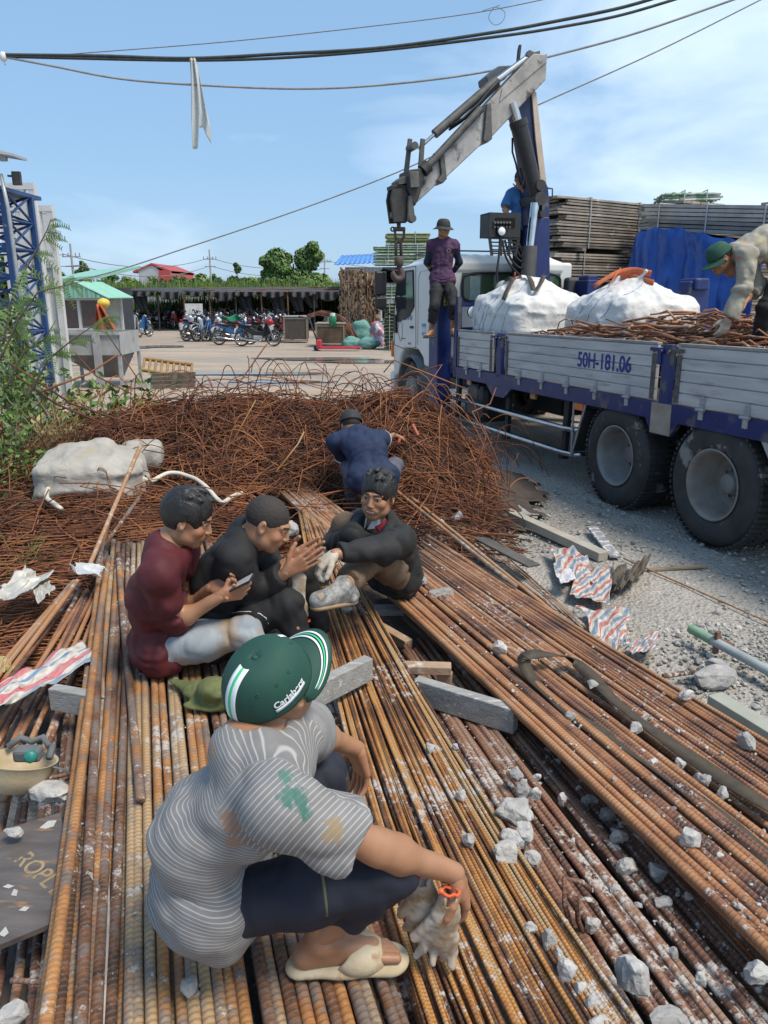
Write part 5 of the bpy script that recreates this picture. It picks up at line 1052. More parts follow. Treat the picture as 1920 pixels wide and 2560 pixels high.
# control box
def cbox():
    c=[(1224,536),(1291,533),(1300,545),(1298,640),(1244,630),(1222,600)]
    P=[TY(px,py,5.35)for px,py in c];m=MB();yy=[p.y for p in P];zz=[p.z for p in P];y0,y1=min(yy),max(yy);z1=max(zz);zm=TY(1224,592,5.35).z;z0=min(zz)
    m.box((5.36,(y0+y1)/2,(z1+zm)/2),(.03,y1-y0,z1-zm));m.box((5.5,(y0+y1)/2,z1-.01),(.3,y1-y0,.02));m.box((5.5,y0+.01,(z1+zm)/2),(.3,.02,z1-zm));m.box((5.5,y1-.01,(z1+zm)/2),(.3,.02,z1-zm));m.box((5.62,(y0+y1)/2,(z1+zm)/2),(.03,y1-y0,z1-zm))
    for k in range(5):m.box((5.36,(y0+y1)/2,zm-.02-(zm-z0)*k/5),(.02,(y1-y0)*(1-.06*k),.018))
    for u in(0.03,.3,.62,.97):m.prism([(5.35,y0+(y1-y0)*u-.02,zm),(5.35,y0+(y1-y0)*u+.02,zm),(5.35,y0+(y1-y0)*(.1+u*.8)+.02,z0),(5.35,y0+(y1-y0)*(.1+u*.8)-.02,z0)],(.02,0,0))
    b=tb('control_box',mat('control_black',(.018,.018,.019),rough=.5),m)
    q=TY(1252,579,5.33);m=MB();m.lathe(q,(-1,0,0),[(-.02,.03),(0,.065),(.03,.07),(.035,.055)],20);tb('lamp_housing',BLACKPL,m,b);m=MB();m.lathe(q+V((-.03,0,0)),(-1,0,0),[(0,.058),(.015,.04),(.02,0)],20);tb('lamp',LAMPG,m,b)
    m=MB();m.box((5.34,(y0+y1)/2,(z1+zm)/2+.03),(.012,(y1-y0)*.62,.12));tb('painted_recess_shade',GAPSHADE,m,b)  # flat plate on the box front, black as the shade of an opening
    for k in range(6):m=MB();q=TY(1238+7.5*k,556,5.31);m.cyl(q,q+V((.03,0,0)),.018,n=8);m.cyl(q+V((0,0,-.06)),q+V((.03,0,-.06)),.012,n=8);tb('hose_fitting',GREASE,m,b)
    for k,pts in enumerate([[(1250,590),(1248,640),(1240,690),(1252,730),(1268,745)],[(1256,600),(1262,640),(1280,670),(1302,690)],[(1262,600),(1272,640),(1290,665),(1305,672)],[(1270,595),(1284,635),(1296,650),(1305,655)],[(1280,595),(1292,625),(1300,640),(1307,645)],[(1290,590),(1298,612),(1304,625),(1308,632)]]):
        m=MB();P=[TY(x,y,5.36+.02*k)for x,y in pts];Q=[]
        for i in range(len(P)-1):Q+=[P[i].lerp(P[i+1],s/4)for s in range(4)]
        Q.append(P[-1])
        for _ in range(3):Q=[Q[0]]+[(Q[i-1]+Q[i]*2+Q[i+1])/4 for i in range(1,len(Q)-1)]+[Q[-1]]
        m.tube(Q,.016,7);tb('hydraulic_hose',BLACKPL,m,b)
cbox()
# brown cloths hung over the head board and far corner post
CL=mat('brown_cloth',(.12,.095,.07),(.08,.065,.05),rough=.95,scale=12)
def hang(name,label,a,b,h,seed,cat='cloth'):
    m=MB();A=TL(*a);B=TL(*b);m.grid(lambda u,v:A.lerp(B,u)+V((0,0,.02-h*v))+TU*(-.05*math.sin(u*22+seed)*v-.06)+TN*.02*math.sin(v*5+seed),26,12);me=m.mesh(name,[CL]);solid(me,.012);tag(link(name,me),label,cat)
hang('brown_cloth','brown cloth strips hanging over the blue head board beside the white bag',(5.03,.82,1.95),(5.03,.30,1.97),.75,1);hang('brown_cloth','brown cloth tucked between the two white bulk bags',(3.35,.15,1.9),(3.35,-.35,1.9),.5,4)
m=MB();A=TY(1432,700,3.9);m.box(TL(3.35,-1.2,1.85),(.22,.3,.62),TMX,bev=.02);m.box(TL(3.35,-1.2,2.12),(.32,.2,.14),TMX,bev=.02);tag(m.build('stake_post',[TBLUE]),'dark blue bracket post standing behind the two bulk bags','post')

# ================================================================ rebar
RUST_ORANGE=rust_mat('rebar_orange',[(.06,.03,.02),(.17,.07,.03),(.16,.14,.13),(.33,.135,.04),(.45,.21,.065),(.22,.18,.15),(.44,.29,.15)],rib=.018,dust=.34,ribcol=(.16,.12,.09),ribmix=.42)
RUST_THIN=rust_mat('rebar_thin_orange',[(.05,.025,.018),(.17,.07,.03),(.36,.15,.04),(.50,.24,.065),(.40,.27,.14)],rib=.011,dust=.4,ribcol=(.12,.07,.04),ribmix=.35)
RUST_BROWN=rust_mat('rebar_brown',[(.06,.028,.02),(.17,.07,.038),(.31,.13,.055),(.42,.19,.075),(.42,.24,.13)],rib=.015,dust=.34,ribcol=(.2,.15,.12),ribmix=.4)
RUST_SPOT=rust_mat('rebar_spotted',[(.055,.026,.018),(.12,.052,.032),(.20,.09,.055),(.28,.135,.08),(.30,.19,.13)],rib=.016,dust=.50,ribcol=(.22,.15,.11),ribmix=.35)
RUST_PALE=rust_mat('wire_pale',[(.14,.08,.05),(.28,.19,.13),(.38,.30,.23),(.42,.37,.31)],dust=.5)
RUST_WIRE=rust_mat('wire_rust',[(.045,.018,.012),(.11,.042,.022),(.20,.075,.034),(.33,.135,.055)],rough=.85,clump=1.3)
random.seed(77)
def cat3(A,M_,B,n):                    # quadratic through A, M_ (u=.35) and B
    u0=.35;C=(M_-A*(1-u0)**2-B*u0**2)/(2*u0*(1-u0))
    return[A*(1-k/n)**2+C*2*(k/n)*(1-k/n)+B*(k/n)**2 for k in range(n+1)]
NBAR=0
def one_bar(P,r,mt,label,group,n=8,bow=.01):
    global NBAR;NBAR+=1
    a=P[0];dirn=(P[-1]-a).normalized();sd=dirn.cross(V((0,0,1))).normalized();ph=rnd(0,6);fr=rnd(.5,1.3);L_=0;Q=[]
    for i,p in enumerate(P):
        if i:L_+=(p-P[i-1]).length
        Q.append(p+sd*math.sin(L_*fr+ph)*bow+V((0,0,1))*math.sin(L_*fr*1.3+ph*2)*bow*.35)
    m=MB();m.cur=rnd(.02,1.02);m.tube(Q,r,n,u0=rnd(0,1));o=m.build('steel_bar',[mt]);return tag(o,label,'steel bar',group)
def bundle(Aa,Ab,Ba,Bb,n,r,mt,label,group,z0,z1=None,Ma=None,Mb=None,layer=0,jit=.4,ext=1.4,endj=.12,zj=.006,bow=.012,tpow=1.,dirj=.0):
    z1=z0 if z1 is None else z1
    for i in range(n):
        t=min(1,max(0,(i+.5+(.5 if layer%2 else 0)+rnd(-jit,jit))/n))**tpow;z=z0-layer*r*1.75+rnd(-zj,zj);zz=z1-layer*r*1.75+rnd(-zj,zj)
        l2=lambda p,q,s:(p[0]+(q[0]-p[0])*s,p[1]+(q[1]-p[1])*s)
        t2=min(1,max(0,t+rnd(-dirj,dirj)))
        A=G(*l2(Aa,Ab,t),z);B=G(*l2(Ba,Bb,t2),zz);d=(B-A).normalized()
        if Ma:P=cat3(A,G(*l2(Ma,Mb,t),(z+zz)/2),B,10)
        else:P=[A.lerp(B,k/8)for k in range(9)]
        P[0]=P[0]+d*rnd(-endj,endj*.3);P.append(P[-1]+(P[-1]-P[-2]).normalized()*(ext+rnd(-.1,.1)))
        one_bar(P,r*rnd(.93,1.05),mt,label,group,bow=bow)
GA='heavy ribbed bars of the front left bundle';LA='thick ribbed orange rebar lying in the front left bundle under the seated men'
bundle((248,1362),(590,1372),(70,2650),(1030,2650),26,.0158,RUST_ORANGE,LA,GA,.36,jit=.18,bow=.006)
bundle((250,1366),(590,1380),(75,2650),(1030,2650),22,.0155,RUST_ORANGE,LA,GA,.355,layer=1,jit=.3,endj=.3)
bundle((255,1380),(590,1390),(120,2650),(1010,2650),10,.0155,RUST_SPOT,LA,GA,.35,layer=2,jit=.5,endj=.3)
for(a,b,z0,z1)in(((276,1395),(92,2640),.41,.41),((262,1480),(200,2640),.395,.40),((300,1385),(345,2000),.395,.39)):P=[G(*a,z0).lerp(G(*b,z1),k/9)for k in range(10)];one_bar(P,.0165,RUST_ORANGE,['bright orange ribbed bar lying loose on top, crossing down to the lower left corner','grey and orange ribbed bar lying beside the pale flat beam','orange ribbed bar on top of the bundle right behind the grey shirt'][(z0<.4)+(z1<.4)],None)
GB='thin orange bars of the middle bundle';LB='thin bright orange rebar in the fanned middle bundle'
bundle((748,1285),(800,1280),(1105,2650),(1660,2650),46,.0062,RUST_THIN,LB,GB,.36,Ma=(802,1560),Mb=(950,1560),jit=.5,bow=.012,dirj=.02,zj=.008)
bundle((748,1290),(800,1285),(1105,2650),(1640,2650),34,.0062,RUST_THIN,LB,GB,.352,Ma=(806,1560),Mb=(945,1560),jit=.7,bow=.02,dirj=.05,layer=1)
GC='heavy bars of the right bundle';LC='thick spotted brown rebar along the lower edge of the right bundle';LD='reddish orange rebar in the upper part of the right bundle'
bundle((763,1208),(712,1240),(2060,2195),(2060,2525),14,.0142,RUST_BROWN,LC,GC,.36,jit=.25,bow=.008)
bundle((763,1214),(716,1244),(2060,2200),(2060,2520),12,.014,RUST_BROWN,LC,GC,.355,layer=1,jit=.3)
bundle((1085,1348),(1022,1405),(2060,1945),(2060,2190),25,.0108,RUST_BROWN,LD,GC+' upper part',.30,jit=.5,bow=.01)
bundle((1080,1352),(1025,1405),(2060,1950),(2060,2190),16,.0108,RUST_ORANGE,LD,GC+' upper part',.285,layer=1,jit=.6,bow=.01)
GD='white spotted bars in the sunken gap';LE='dark white spotted rebar sunk between the middle and right bundles'
bundle((1005,1650),(1135,1590),(1600,2650),(2100,2620),26,.0120,RUST_SPOT,LE,GD,.235,jit=.7,bow=.02,dirj=.04)
bundle((1005,1650),(1135,1590),(1640,2650),(2100,2600),18,.0120,RUST_BROWN,LE,GD,.205,layer=1,jit=.9,bow=.02,dirj=.06)
bundle((700,1600),(815,1620),(1000,2650),(1160,2650),12,.0135,RUST_SPOT,'dark spotted rebar showing beside the sandal between the left and middle bundles','spotted bars beside the sandal',.27,jit=.4,bow=.01,dirj=.04)
bundle((985,1218),(1125,1262),(1325,1480),(1450,1560),24,.0058,RUST_PALE,'thin pale rusty rod beside the gravel at the upper right of the bundles','thin pale rods beside the gravel',.13,.06,jit=.8,ext=.05,endj=.25,dirj=.18,bow=.015)
for(a,b,z0,z1,mt,lb)in(((972,1212),(1290,1465),.42,.33,RUST_ORANGE,'single orange bar running from behind the smiling man down to the right'),((994,1216),(1400,1545),.34,.22,RUST_BROWN,'single brown bar lying over the pale rods'),
    ((1560,1396),(1935,1560),.03,.03,RUST_BROWN,'long thin rusty rod lying on the gravel at the right edge'),((1660,1692),(1755,1678),.10,.04,RUST_BROWN,'short rusty rebar stub on the gravel right of the bundle'),
    ((354,1108),(215,1440),.95,.42,RUST_BROWN,'long ribbed bar standing out of the tangle down to the left bundle'),((346,1245),(258,1365),.62,.44,RUST_ORANGE,'short bright orange bar leaning on the tangle behind the left bundle'),
    ((196,1452),(6,1708),.42,.22,RUST_BROWN,'dark ribbed bar with a red painted tip at the left edge'),((272,1300),(236,1440),.50,.40,RUST_ORANGE,'tan bar end rising at the top left of the bundle')):
    P=[G(*a,z0).lerp(G(*b,z1),k/8)for k in range(9)];r=.0135 if mt is not RUST_PALE else .006
    if 'thin' in lb:r=.006
    one_bar(P,r,mt,lb,None,bow=.004)
p=G(6,708+1000,.22);m=MB();q=G(196,1452,.42);d=(p-q).normalized();m.cyl(p-d*.02,p+d*.004,.0145,n=12);o=m.build('painted_tip',[mat('red_tip',(.5,.03,.02),rough=.6,bump=0)]);
bb_=[o2 for o2 in bpy.data.objects if o2.get('label','').startswith('dark ribbed bar with a red')][0];o.parent=bb_
GL='loose bars fanning out at the left edge'
bundle((165,1470),(262,1500),(-150,1850),(110,1950),11,.0125,RUST_BROWN,'rusty bar fanning out below the tangle at the left edge',GL,.31,.20,ext=.1,jit=.6,dirj=.1,endj=.3)
bundle((10,1800),(262,1800),(-170,2650),(225,2650),12,.0135,RUST_SPOT,'dark spotted bar deep under the board at the lower left','deep spotted bars at the lower left',.17,ext=.8,jit=.6,dirj=.08)
for k,(a,b)in enumerate((((30,2450),(330,2462)),((120,2210),(240,2225)),((60,1960),(220,1925)),((130,1625),(235,1640)))):P=[G(*a,.24).lerp(G(*b,.25),i/4)for i in range(5)];one_bar(P,.007,RUST_SPOT,['thin cross bar at the lower left corner','thin cross bar beside the lettered board','thin cross bar right of the pale chunk','thin cross bar behind the striped rag'][k],None)
# bent bars standing in the gap
for k,pts in enumerate(([(1440,2360,.2),(1412,2262,.33),(1410,2195,.38),(1455,2205,.36),(1475,2225,.3)],[(1462,2350,.2),(1445,2300,.3),(1440,2245,.37),(1480,2250,.36),(1490,2262,.32)])):
    m=MB();m.cur=.6;m.tube([G(*p)for p in pts],.0075,8);tag(m.build('bent_bar',[RUST_SPOT]),['left bent rebar hook standing between the bundles','right bent rebar hook standing between the bundles'][k],'steel bar')
# pale flat beam in the left bundle
m=MB();A=G(247,1640,.34);B=G(258,2700,.34);d=(B-A);m.box((A+B)/2,(.048,d.length,.05),Matrix.Rotation(math.atan2(d.y,d.x)-PI/2,3,'Z'),bev=.004)
tag(m.build('flat_beam',[mat('painted_beam',(.42,.38,.34),(.30,.25,.21),rough=.8,scale=9,c3=(.19,.10,.06),t3=.53,s3=7,w3=.1)]),'pale painted steel beam between the ribbed bars of the left bundle','beam')

# ---------------------------------------------------------------- the dirt bed under the bars and the tangled heap
def hz(x,y):
    g=lambda cx,sx,cy,sy:math.exp(-((x-cx)/sx)**2-((y-cy)/sy)**2)
    return .86*g(-1.2,1.9,7.6,1.25)+.36*g(-2.9,1.2,6.7,1.0)+.46*g(.30,.62,7.3,1.0)+.30*g(-2.4,1.4,5.2,.9)+.16*g(-2.0,.8,3.9,.9)+.10*g(.2,.7,5.6,.8)
def heap_core():
    xs=np.arange(-5,1.9,.09);ys=np.arange(2.2,10.2,.09);P=[];
    for y in ys:
        for x in xs:P.append((x,y,hz(x,y)-.07))
    A=np.array(P);A[:,2]+=fbm(A*np.array([5,5,0]),3)*.03;nx=len(xs)
    fs=[(j*nx+i,j*nx+i+1,(j+1)*nx+i+1,(j+1)*nx+i)for j in range(len(ys)-1)for i in range(nx-1)]
    fs=[f for f in fs if A[f[0],2]>.03 or A[f[0],0]<.3 and A[f[0],2]>-.02]
    return tag(link('soil_mound',build_mesh('heap',A,fs,[mat('heap_soil',(.045,.032,.025),(.08,.06,.048),rough=1,scale=9,bump=.6,bs=30)])),kind='structure')
heap_core()
def under_bed():
    m=MB();P=[];nx=30;ny=40                    # dark soil and rubble the bundles lie on
    a,b,c,d=V((-1.15,-1.2)),V((2.6,-1.2)),V((-1.3,4.9)),V((.75,4.9))
    m.grid(lambda u,v:V((*(a.lerp(b,u).lerp(c.lerp(d,u),v)),.085*min(1,12*min(u,1-u,v,1-v))+.02*math.sin(u*40)*math.sin(v*31))),60,80);tag(m.build('soil_bed',[mat('bed_soil',(.06,.048,.04),(.12,.10,.085),rough=1,scale=14,bump=.8,bs=40,c3=(.3,.28,.26),t3=.62,s3=22)]),kind='structure')
under_bed()
def wires():
    m=MB()
    def walk(x,y,n,st,cur,kink,lift,r):
        a=rnd(0,2*PI);P=[];z0=rnd(-.05,.07);dz=rnd(-lift,lift);k=rnd(-cur,cur);sc_=0
        for i in range(n):
            u=i/(n-1);h=hz(x,y);P.append((x,y,max(.012,h+z0+dz*(2*u-1)+abs(dz)*.5*math.sin(PI*u))))
            a+=k+rnd(-.12,.12)
            if random.random()<kink:a+=random.choice((-1,1))*rnd(.9,1.8)
            if(h<.035 and i>4)or x>1.02:break
            x+=math.cos(a)*st;y+=math.sin(a)*st*.75
        m.cur=rnd(.05,.95);m.tube(P,r,4,cap=False)
    for _ in range(3600):
        while True:
            x=rnd(-4.3,1.0);y=rnd(5.2,9.6)
            if hz(x,y)>.10:break
        walk(x,y,random.randint(7,14),rnd(.09,.2),.07,.11,.10 if random.random()<.8 else .3,rnd(.0038,.0058))
    for _ in range(420):                                   # loops and ends springing out of the mass
        while True:
            x=rnd(-3.6,1.2);y=rnd(5.6,9.0)
            if hz(x,y)>.3 or(x>.6 and hz(x,y)>.12):break
        a=rnd(0,2*PI);h0=hz(x,y);hgt=rnd(.12,.5)if random.random()<.45 else rnd(.05,.2);wd=rnd(.2,.9);n=12;P=[]
        for i in range(n):u=i/(n-1);P.append((x+math.cos(a)*wd*u+rnd(-.01,.01),y+math.sin(a)*wd*u*.6,h0*(1-u)+hz(x+math.cos(a)*wd*u,y+math.sin(a)*wd*u*.6)*u+hgt*max(0,math.sin(PI*u))**.8+.02))
        if random.random()<.4:P=P[:random.randint(6,10)]
        m.cur=rnd(.1,1);m.tube(P,rnd(.004,.0055),4,cap=False)
    for _ in range(1100):                                  # low left part: straight pieces and flat rectangular stirrups
        x=rnd(-3.6,-.9);y=rnd(3.3,6.2);h=hz(x,y)
        if x>-1.15 and y<4.9:continue
        if random.random()<.62:
            a=rnd(-.5,.6)if random.random()<.6 else rnd(0,PI);l_=rnd(.3,1.0);dx,dy=math.cos(a)*l_,math.sin(a)*l_*.6;bow=rnd(-.05,.05);m.cur=rnd(.05,.95)
            m.tube([(x+dx*u,y+dy*u,hz(x+dx*u,y+dy*u)+rnd(-.02,.06)*.3+.015+bow*math.sin(PI*u))for u in(0,.25,.5,.75,1)],rnd(.004,.006),4,cap=False)
        else:
            a=rnd(-.3,.5);w_,l_=rnd(.12,.25),rnd(.3,.55);ca,sa=math.cos(a),math.sin(a);q=[(0,0),(l_,0),(l_,w_),(0,w_),(0,.02)];q=[(q[0][0]+.04,q[0][1])]+q[1:];P=[];tl=rnd(-.1,.1);rep=random.randint(1,4);m.cur=rnd(.3,1)
            for s in range(rep):
                P=[]
                for i in range(len(q)-1):
                    for u in(.08,.5,.92):px,py=q[i][0]+(q[i+1][0]-q[i][0])*u,q[i][1]+(q[i+1][1]-q[i][1])*u;P.append((x+ca*px-sa*py+.015*s,y+sa*px+ca*py+.01*s,h+.03+tl*px+.018*s))
                m.tube(P,.0045,4,cap=False)
    return tag(m.build('tangled_rebar',[RUST_WIRE]),'big heap of tangled thin rusty rebar between the men and the truck','scrap heap',kind='stuff')
random.seed(101);wires()
def poke(pts,label,r=.0065,mt=None):
    m=MB();m.cur=rnd(.2,.8);m.tube([D(*p)for p in pts],r,6);tag(m.build('bent_rod',[mt or RUST_WIRE]),label,'steel rod','long rods sticking out of the heap')
poke([(20,905,6.6),(180,1010,6.5),(330,1060,6.4)],'long dark rod crossing the weeds down into the heap',.009);poke([(40,940,6.4),(140,1010,6.4),(260,1060,6.3)],'second dark rod crossing the weeds',.009)
poke([(190,885,7.2),(240,940,7.0),(330,985,6.8)],'thin rod before the hopper, leaning right');poke([(265,830,8),(350,955,7.4)],'thin straight rod in front of the hopper leg');poke([(100,980,6.2),(220,935,6.6),(290,890,6.9)],'rod slanting up to the right in front of the hopper',.009)
poke([(560,1010,6.5),(660,870,7.0),(668,860,7)],'rod rising in front of the motorcycles');poke([(960,930,7.5),(985,900,7.3),(1172,975,7.2)],'rod arching towards the truck');poke([(1040,1010,7),(1105,912,7.4),(960,955,7.4)],'rod leaning on the outrigger',.006)
poke([(1190,1180,6.0),(1215,1090,6.4),(1180,1030,6.6),(1225,1010,6.8),(1240,970,7.)],'bent rod leaning against the truck rails');poke([(1205,1060,6.4),(1235,1130,6.2),(1262,1205,6.1)],'thin rod hanging down at the right end of the heap')
poke([(585,1100,6.2),(640,1000,6.5),(655,1005,6.4)],'orange hooked rod standing on the heap',.007,RUST_THIN);poke([(690,1180,5.9),(745,1110,6.1),(760,1080,6.2)],'orange rod left of the navy shirt',.007,RUST_THIN)
for k,(a,b)in enumerate((((1032,1062),(1046,1090)),((1000,1095),(996,1108)))):m=MB();d_=6.6;m.cur=.8;m.cyl(D(*a,d_),D(*b,d_-.1),.014,n=10);tag(m.build('red_tipped_bar',[mat('bar_red_tip',(.42,.10,.05),rough=.6,bump=0)if 'bar_red_tip' not in MATS else MATS['bar_red_tip']]),['orange red bar end right of the navy shirt','small red bar tip beside the reaching arm'][k],'steel bar')

# ---------------------------------------------------------------- gravel, rubble and chunks
STONE=mat('concrete_chunk',(.43,.415,.39),(.29,.28,.265),rough=.95,scale=16,bump=.7,bs=60,dist=.008,rv=.2,c3=(.24,.24,.235),t3=.6,s3=30)
GRAVEL=mat('gravel_stone',(.36,.35,.325),(.24,.235,.22),rough=.95,scale=9,bump=.3,rv=.55,c3=(.42,.39,.34),t3=.6)
ICO=None
def ico(sub):
    bm=bmesh.new();bmesh.ops.create_icosphere(bm,subdivisions=sub,radius=1);v=np.array([x.co[:]for x in bm.verts]);f=[[y.index for y in x.verts]for x in bm.faces];bm.free();return v,f
I1=ico(1);I3=ico(3)
def rock(m,c,r,sq=(1,.8,.6)):
    v,f=I1;Rm=np.array(Matrix.Rotation(rnd(0,6.3),3,'Z')@Matrix.Rotation(rnd(-.6,.6),3,'X'));j=np.random.uniform(.6,1.15,(len(v),1));P=(v*j*np.array(sq)*r)@Rm.T+np.array(c);m.cur=random.random();m.add([tuple(p)for p in P],f,False)
def gravel():
    np.random.seed(4);m=MB()
    for _ in range(15000):
        py=1180+(2100-1180)*random.random()**.9;px=rnd(1080,2000);lim=1350+(px-1083)*.62-12
        if py>lim:continue
        c=G(px,py,0);d=c.length
        dens=.45+.8*float(vnoise(np.array([[c.x*1.3,c.y*1.3,5]]))[0])
        if random.random()>dens+.25:continue
        r=rnd(.006,.014)*(1+1.2*(random.random()<.1));rock(m,(c.x,c.y,r*.3),r)
    return tag(m.build('gravel',[GRAVEL]),'loose grey crushed stone beside the truck wheels','gravel',kind='stuff')
gravel()
def rubble():
    m=MB();np.random.seed(9)
    for _ in range(850):
        q=random.random()
        if q<.55:px=rnd(1000,1920);a_,b_=1350+.62*(px-1083),1490+.96*(px-1000);py=a_+(b_-a_)*rnd(.05,.97);z=.372 if py>a_+(b_-a_)*.45 else .315
        elif q<.72:px=rnd(1150,1900);py=1520+.96*(px-1000)+rnd(0,260);z=.24
        elif q<.85:px=rnd(1030,1120);py=rnd(1290,1400);z=.2
        else:px=rnd(150,700);py=rnd(1400,2500);z=.37
        c=G(px,py,z)
        if c.z<0 or py>2640:continue
        r=(.0028+.009*random.random()**4)*(1.3 if .55<q<.85 else 1);rock(m,(c.x,c.y,z+r*.3),r,(1,.8,.7))
    return tag(m.build('concrete_crumbs',[STONE]),'small pale concrete crumbs scattered over the bars','rubble',kind='stuff')
rubble()
def chunk(px,py,rx,ry,z,label=None,seed=0):
    c=G(px,py,z);Zc=(c-C0).dot(V((0,math.cos(PITCH),-math.sin(PITCH))));a=rx/F*Zc;b=ry/F*Zc*1.1;v,f=I3
    n1_=np.sign(v)*abs(v)**.75;rs=np.random.RandomState(seed+3)
    P=n1_.copy()
    for _ in range(16):                                   # chop flat facets
        nrm=rs.normal(size=3);nrm/=np.linalg.norm(nrm);dd=P@nrm;cut=rs.uniform(.6,.95);P=P-np.maximum(dd-cut,0)[:,None]*nrm*.92
    P=P*(1+.13*fbm(P*2.6+seed*3.1,5)[:,None])
    Rm=np.array(Matrix.Rotation(rs.uniform(-.5,.5),3,'Z'));P=(P*np.array([a,(a+b)/2*.9,b]))@Rm.T+np.array([c.x,c.y,z+b*.55])
    me=build_mesh('chunk',P,f,[STONE],smooth=False,attrs={'rnd':[random.random()]*len(P)});o=link('concrete_chunk',me);return tag(o,label or 'pale grey concrete chunk lying between the rusty bars','concrete chunk','concrete chunks scattered on the bars')
z5=lambda x,y:(1000+x/1.803,1860+y/1.803)
CH=[(520,140,38,32,.3,'pale chunk at the top of the line of chunks'),(550,205,38,40,.3,'triangular pale chunk second from the top of the line'),(612,235,28,32,.3,None),(510,310,96,50,.36,'largest long pale chunk in the upper cluster on the thin bars'),(560,410,52,48,.34,'squarish chunk just below the largest long one'),(475,495,66,44,.36,'oval chunk at the lower left of the upper cluster'),(500,440,58,40,.35,None),(600,520,44,40,.32,None),(310,440,38,32,.37,'single rounded chunk on the orange bars left of the cluster'),(275,235,27,32,.37,'small chunk on the orange bars above the glove hand'),(135,20,26,25,.37,None),(250,15,16,14,.37,None),
    (850,260,48,30,.22,None),(935,330,48,42,.22,'chunk wedged in the gap beside the lower right bundle edge'),(790,455,28,30,.22,None),(985,415,42,34,.25,None),(1020,560,56,44,.25,'flat slab of concrete in the middle of the gap'),(1160,580,46,40,.24,'notched chunk under the right bundle'),(1305,430,45,50,.37,'cracked chunk sitting on the right bundle'),(1180,718,42,26,.25,None),(870,820,36,34,.25,None),(745,825,24,34,.33,None),(670,885,36,50,.36,'tall rough chunk on the thin bars at the lower middle'),(585,835,34,28,.36,None),(715,950,28,26,.36,None),(750,1020,50,50,.36,'broken chunk left of the biggest one'),(810,1100,28,34,.36,None),(860,1170,32,30,.36,None),(1042,1045,84,90,.30,'biggest rounded concrete lump at the lower right'),(1210,1245,110,42,.30,'wide concrete slab cut by the bottom edge'),(1350,1065,30,32,.3,None),(1612,1040,64,52,.34,'rough lump at the right edge near the bottom'),(1235,945,22,26,.25,None),(1370,165,28,28,.37,None),(1450,222,30,26,.34,None),(1545,368,38,22,.34,None),(1345,150,26,20,.34,None),(1260,95,28,28,.34,None),(1135,90,26,22,.36,None),(1300,690,22,20,.26,None),(970,660,26,24,.24,None),(630,655,22,22,.34,None),(895,1255,46,20,.36,None),(1560,505,30,18,.34,None),(1440,510,26,22,.36,None),(660,40,28,20,.22,None),(700,85,24,20,.22,None),(730,250,26,30,.25,None),(620,150,20,16,.32,None),(1580,405,34,26,.3,None)]
for i,(x,y,rx,ry,z,lb)in enumerate(CH):px,py=z5(x,y);chunk(px,py+ry/1.803*.4,rx/1.803,ry/1.803,z,lb,i)
for i,(px,py,rx,ry,z,lb)in enumerate([(127,1992,52,24,.33,'long rough chunk below the upturned helmet'),(474,2480,28,20,.385,'chunk at the bottom edge below the striped shirt'),(20,2555,48,26,.35,'chunk in the lower left corner'),(36,2085,24,12,.365,'flat pale flake on the lettered board'),(1040,1462,30,14,.37,'flat chunk pile beside the seated smiling man'),(1100,1495,34,18,.34,None),(1250,1632,24,18,.37,None),(840,1246,18,15,.25,'small white chunk behind the smiling man'),(1778,1705,62,26,.02,'big grey stone on the gravel by the right bundle'),(1865,1865,22,24,.32,None),(1715,1745,22,14,.32,None),(868,1528,16,9,.38,None),(1190,1790,30,20,.2,None),(1790,1670,30,16,.02,None),(722,1342,26,24,.3,'white chunk beside the clasped hands'),(1590,1824,20,14,.36,None),(1425,1800,16,12,.36,None),(1480,1715,14,10,.36,None)]):chunk(px,py,rx,ry,z,lb,60+i)

# ---------------------------------------------------------------- timbers and boards
GREYT=mat('grey_timber',(.33,.325,.31),(.24,.235,.22),rough=.9,scale=6,bump=.5,bs=24,stretch=(1,5,5),c3=(.46,.45,.42),t3=.58,s3=9)
TANT=mat('tan_timber',(.40,.28,.19),(.30,.20,.13),rough=.9,scale=6,bump=.4,bs=30,c3=(.5,.46,.4),t3=.62,s3=8)
def beam(label,a,b,z,w_,h,mt=None,za=None,cat='timber',name='timber_beam',roll=0.):
    A=G(*a,z);B=G(*b,z if za is None else za);d=B-A;L_=d.length;x=d.normalized();y=V((0,0,1)).cross(x).normalized();zz=x.cross(y);Rm=Matrix((x,y,zz)).transposed()@Matrix.Rotation(roll,3,'X')
    m=MB();m.box((A+B)/2,(L_,w_,h),Rm,bev=.004);return tag(m.build(name,[mt or GREYT]),label,cat)
beam('grey beam sticking out beside the green cap over the thin bars',(755,1752),(922,1668),.45,.05,.10);beam('grey beam whose end rests on the thin bars, running under the right bundle',(1040,1722),(1290,1800),.31,.05,.11);beam('short brown beam above the grey one',(1000,1668),(1128,1672),.33,.06,.04,TANT)
beam('brown spacer stub under the short brown beam',(1095,1695),(1130,1700),.27,.04,.07,TANT);beam('grey block wedged under the left bundle beside the striped rag',(133,1742),(245,1762),.34,.05,.10);beam('small cut wood block below the hanging hand',(878,1990),(945,1996),.30,.04,.045,TANT);beam('second small wood block lower by the elbow',(905,2038),(955,2048),.26,.04,.04,TANT)
beam('white specked block in the gap under the thin bars',(935,1525),(1010,1525),.27,.10,.03);beam('pale board end in the gap below the white specked block',(950,1570),(1022,1612),.24,.05,.05,TANT);beam('dark board lying in the gap beside the right bundle',(960,1500),(1090,1640),.19,.12,.02,mat('dark_board',(.06,.055,.05),(.11,.10,.09),rough=.9,scale=8))
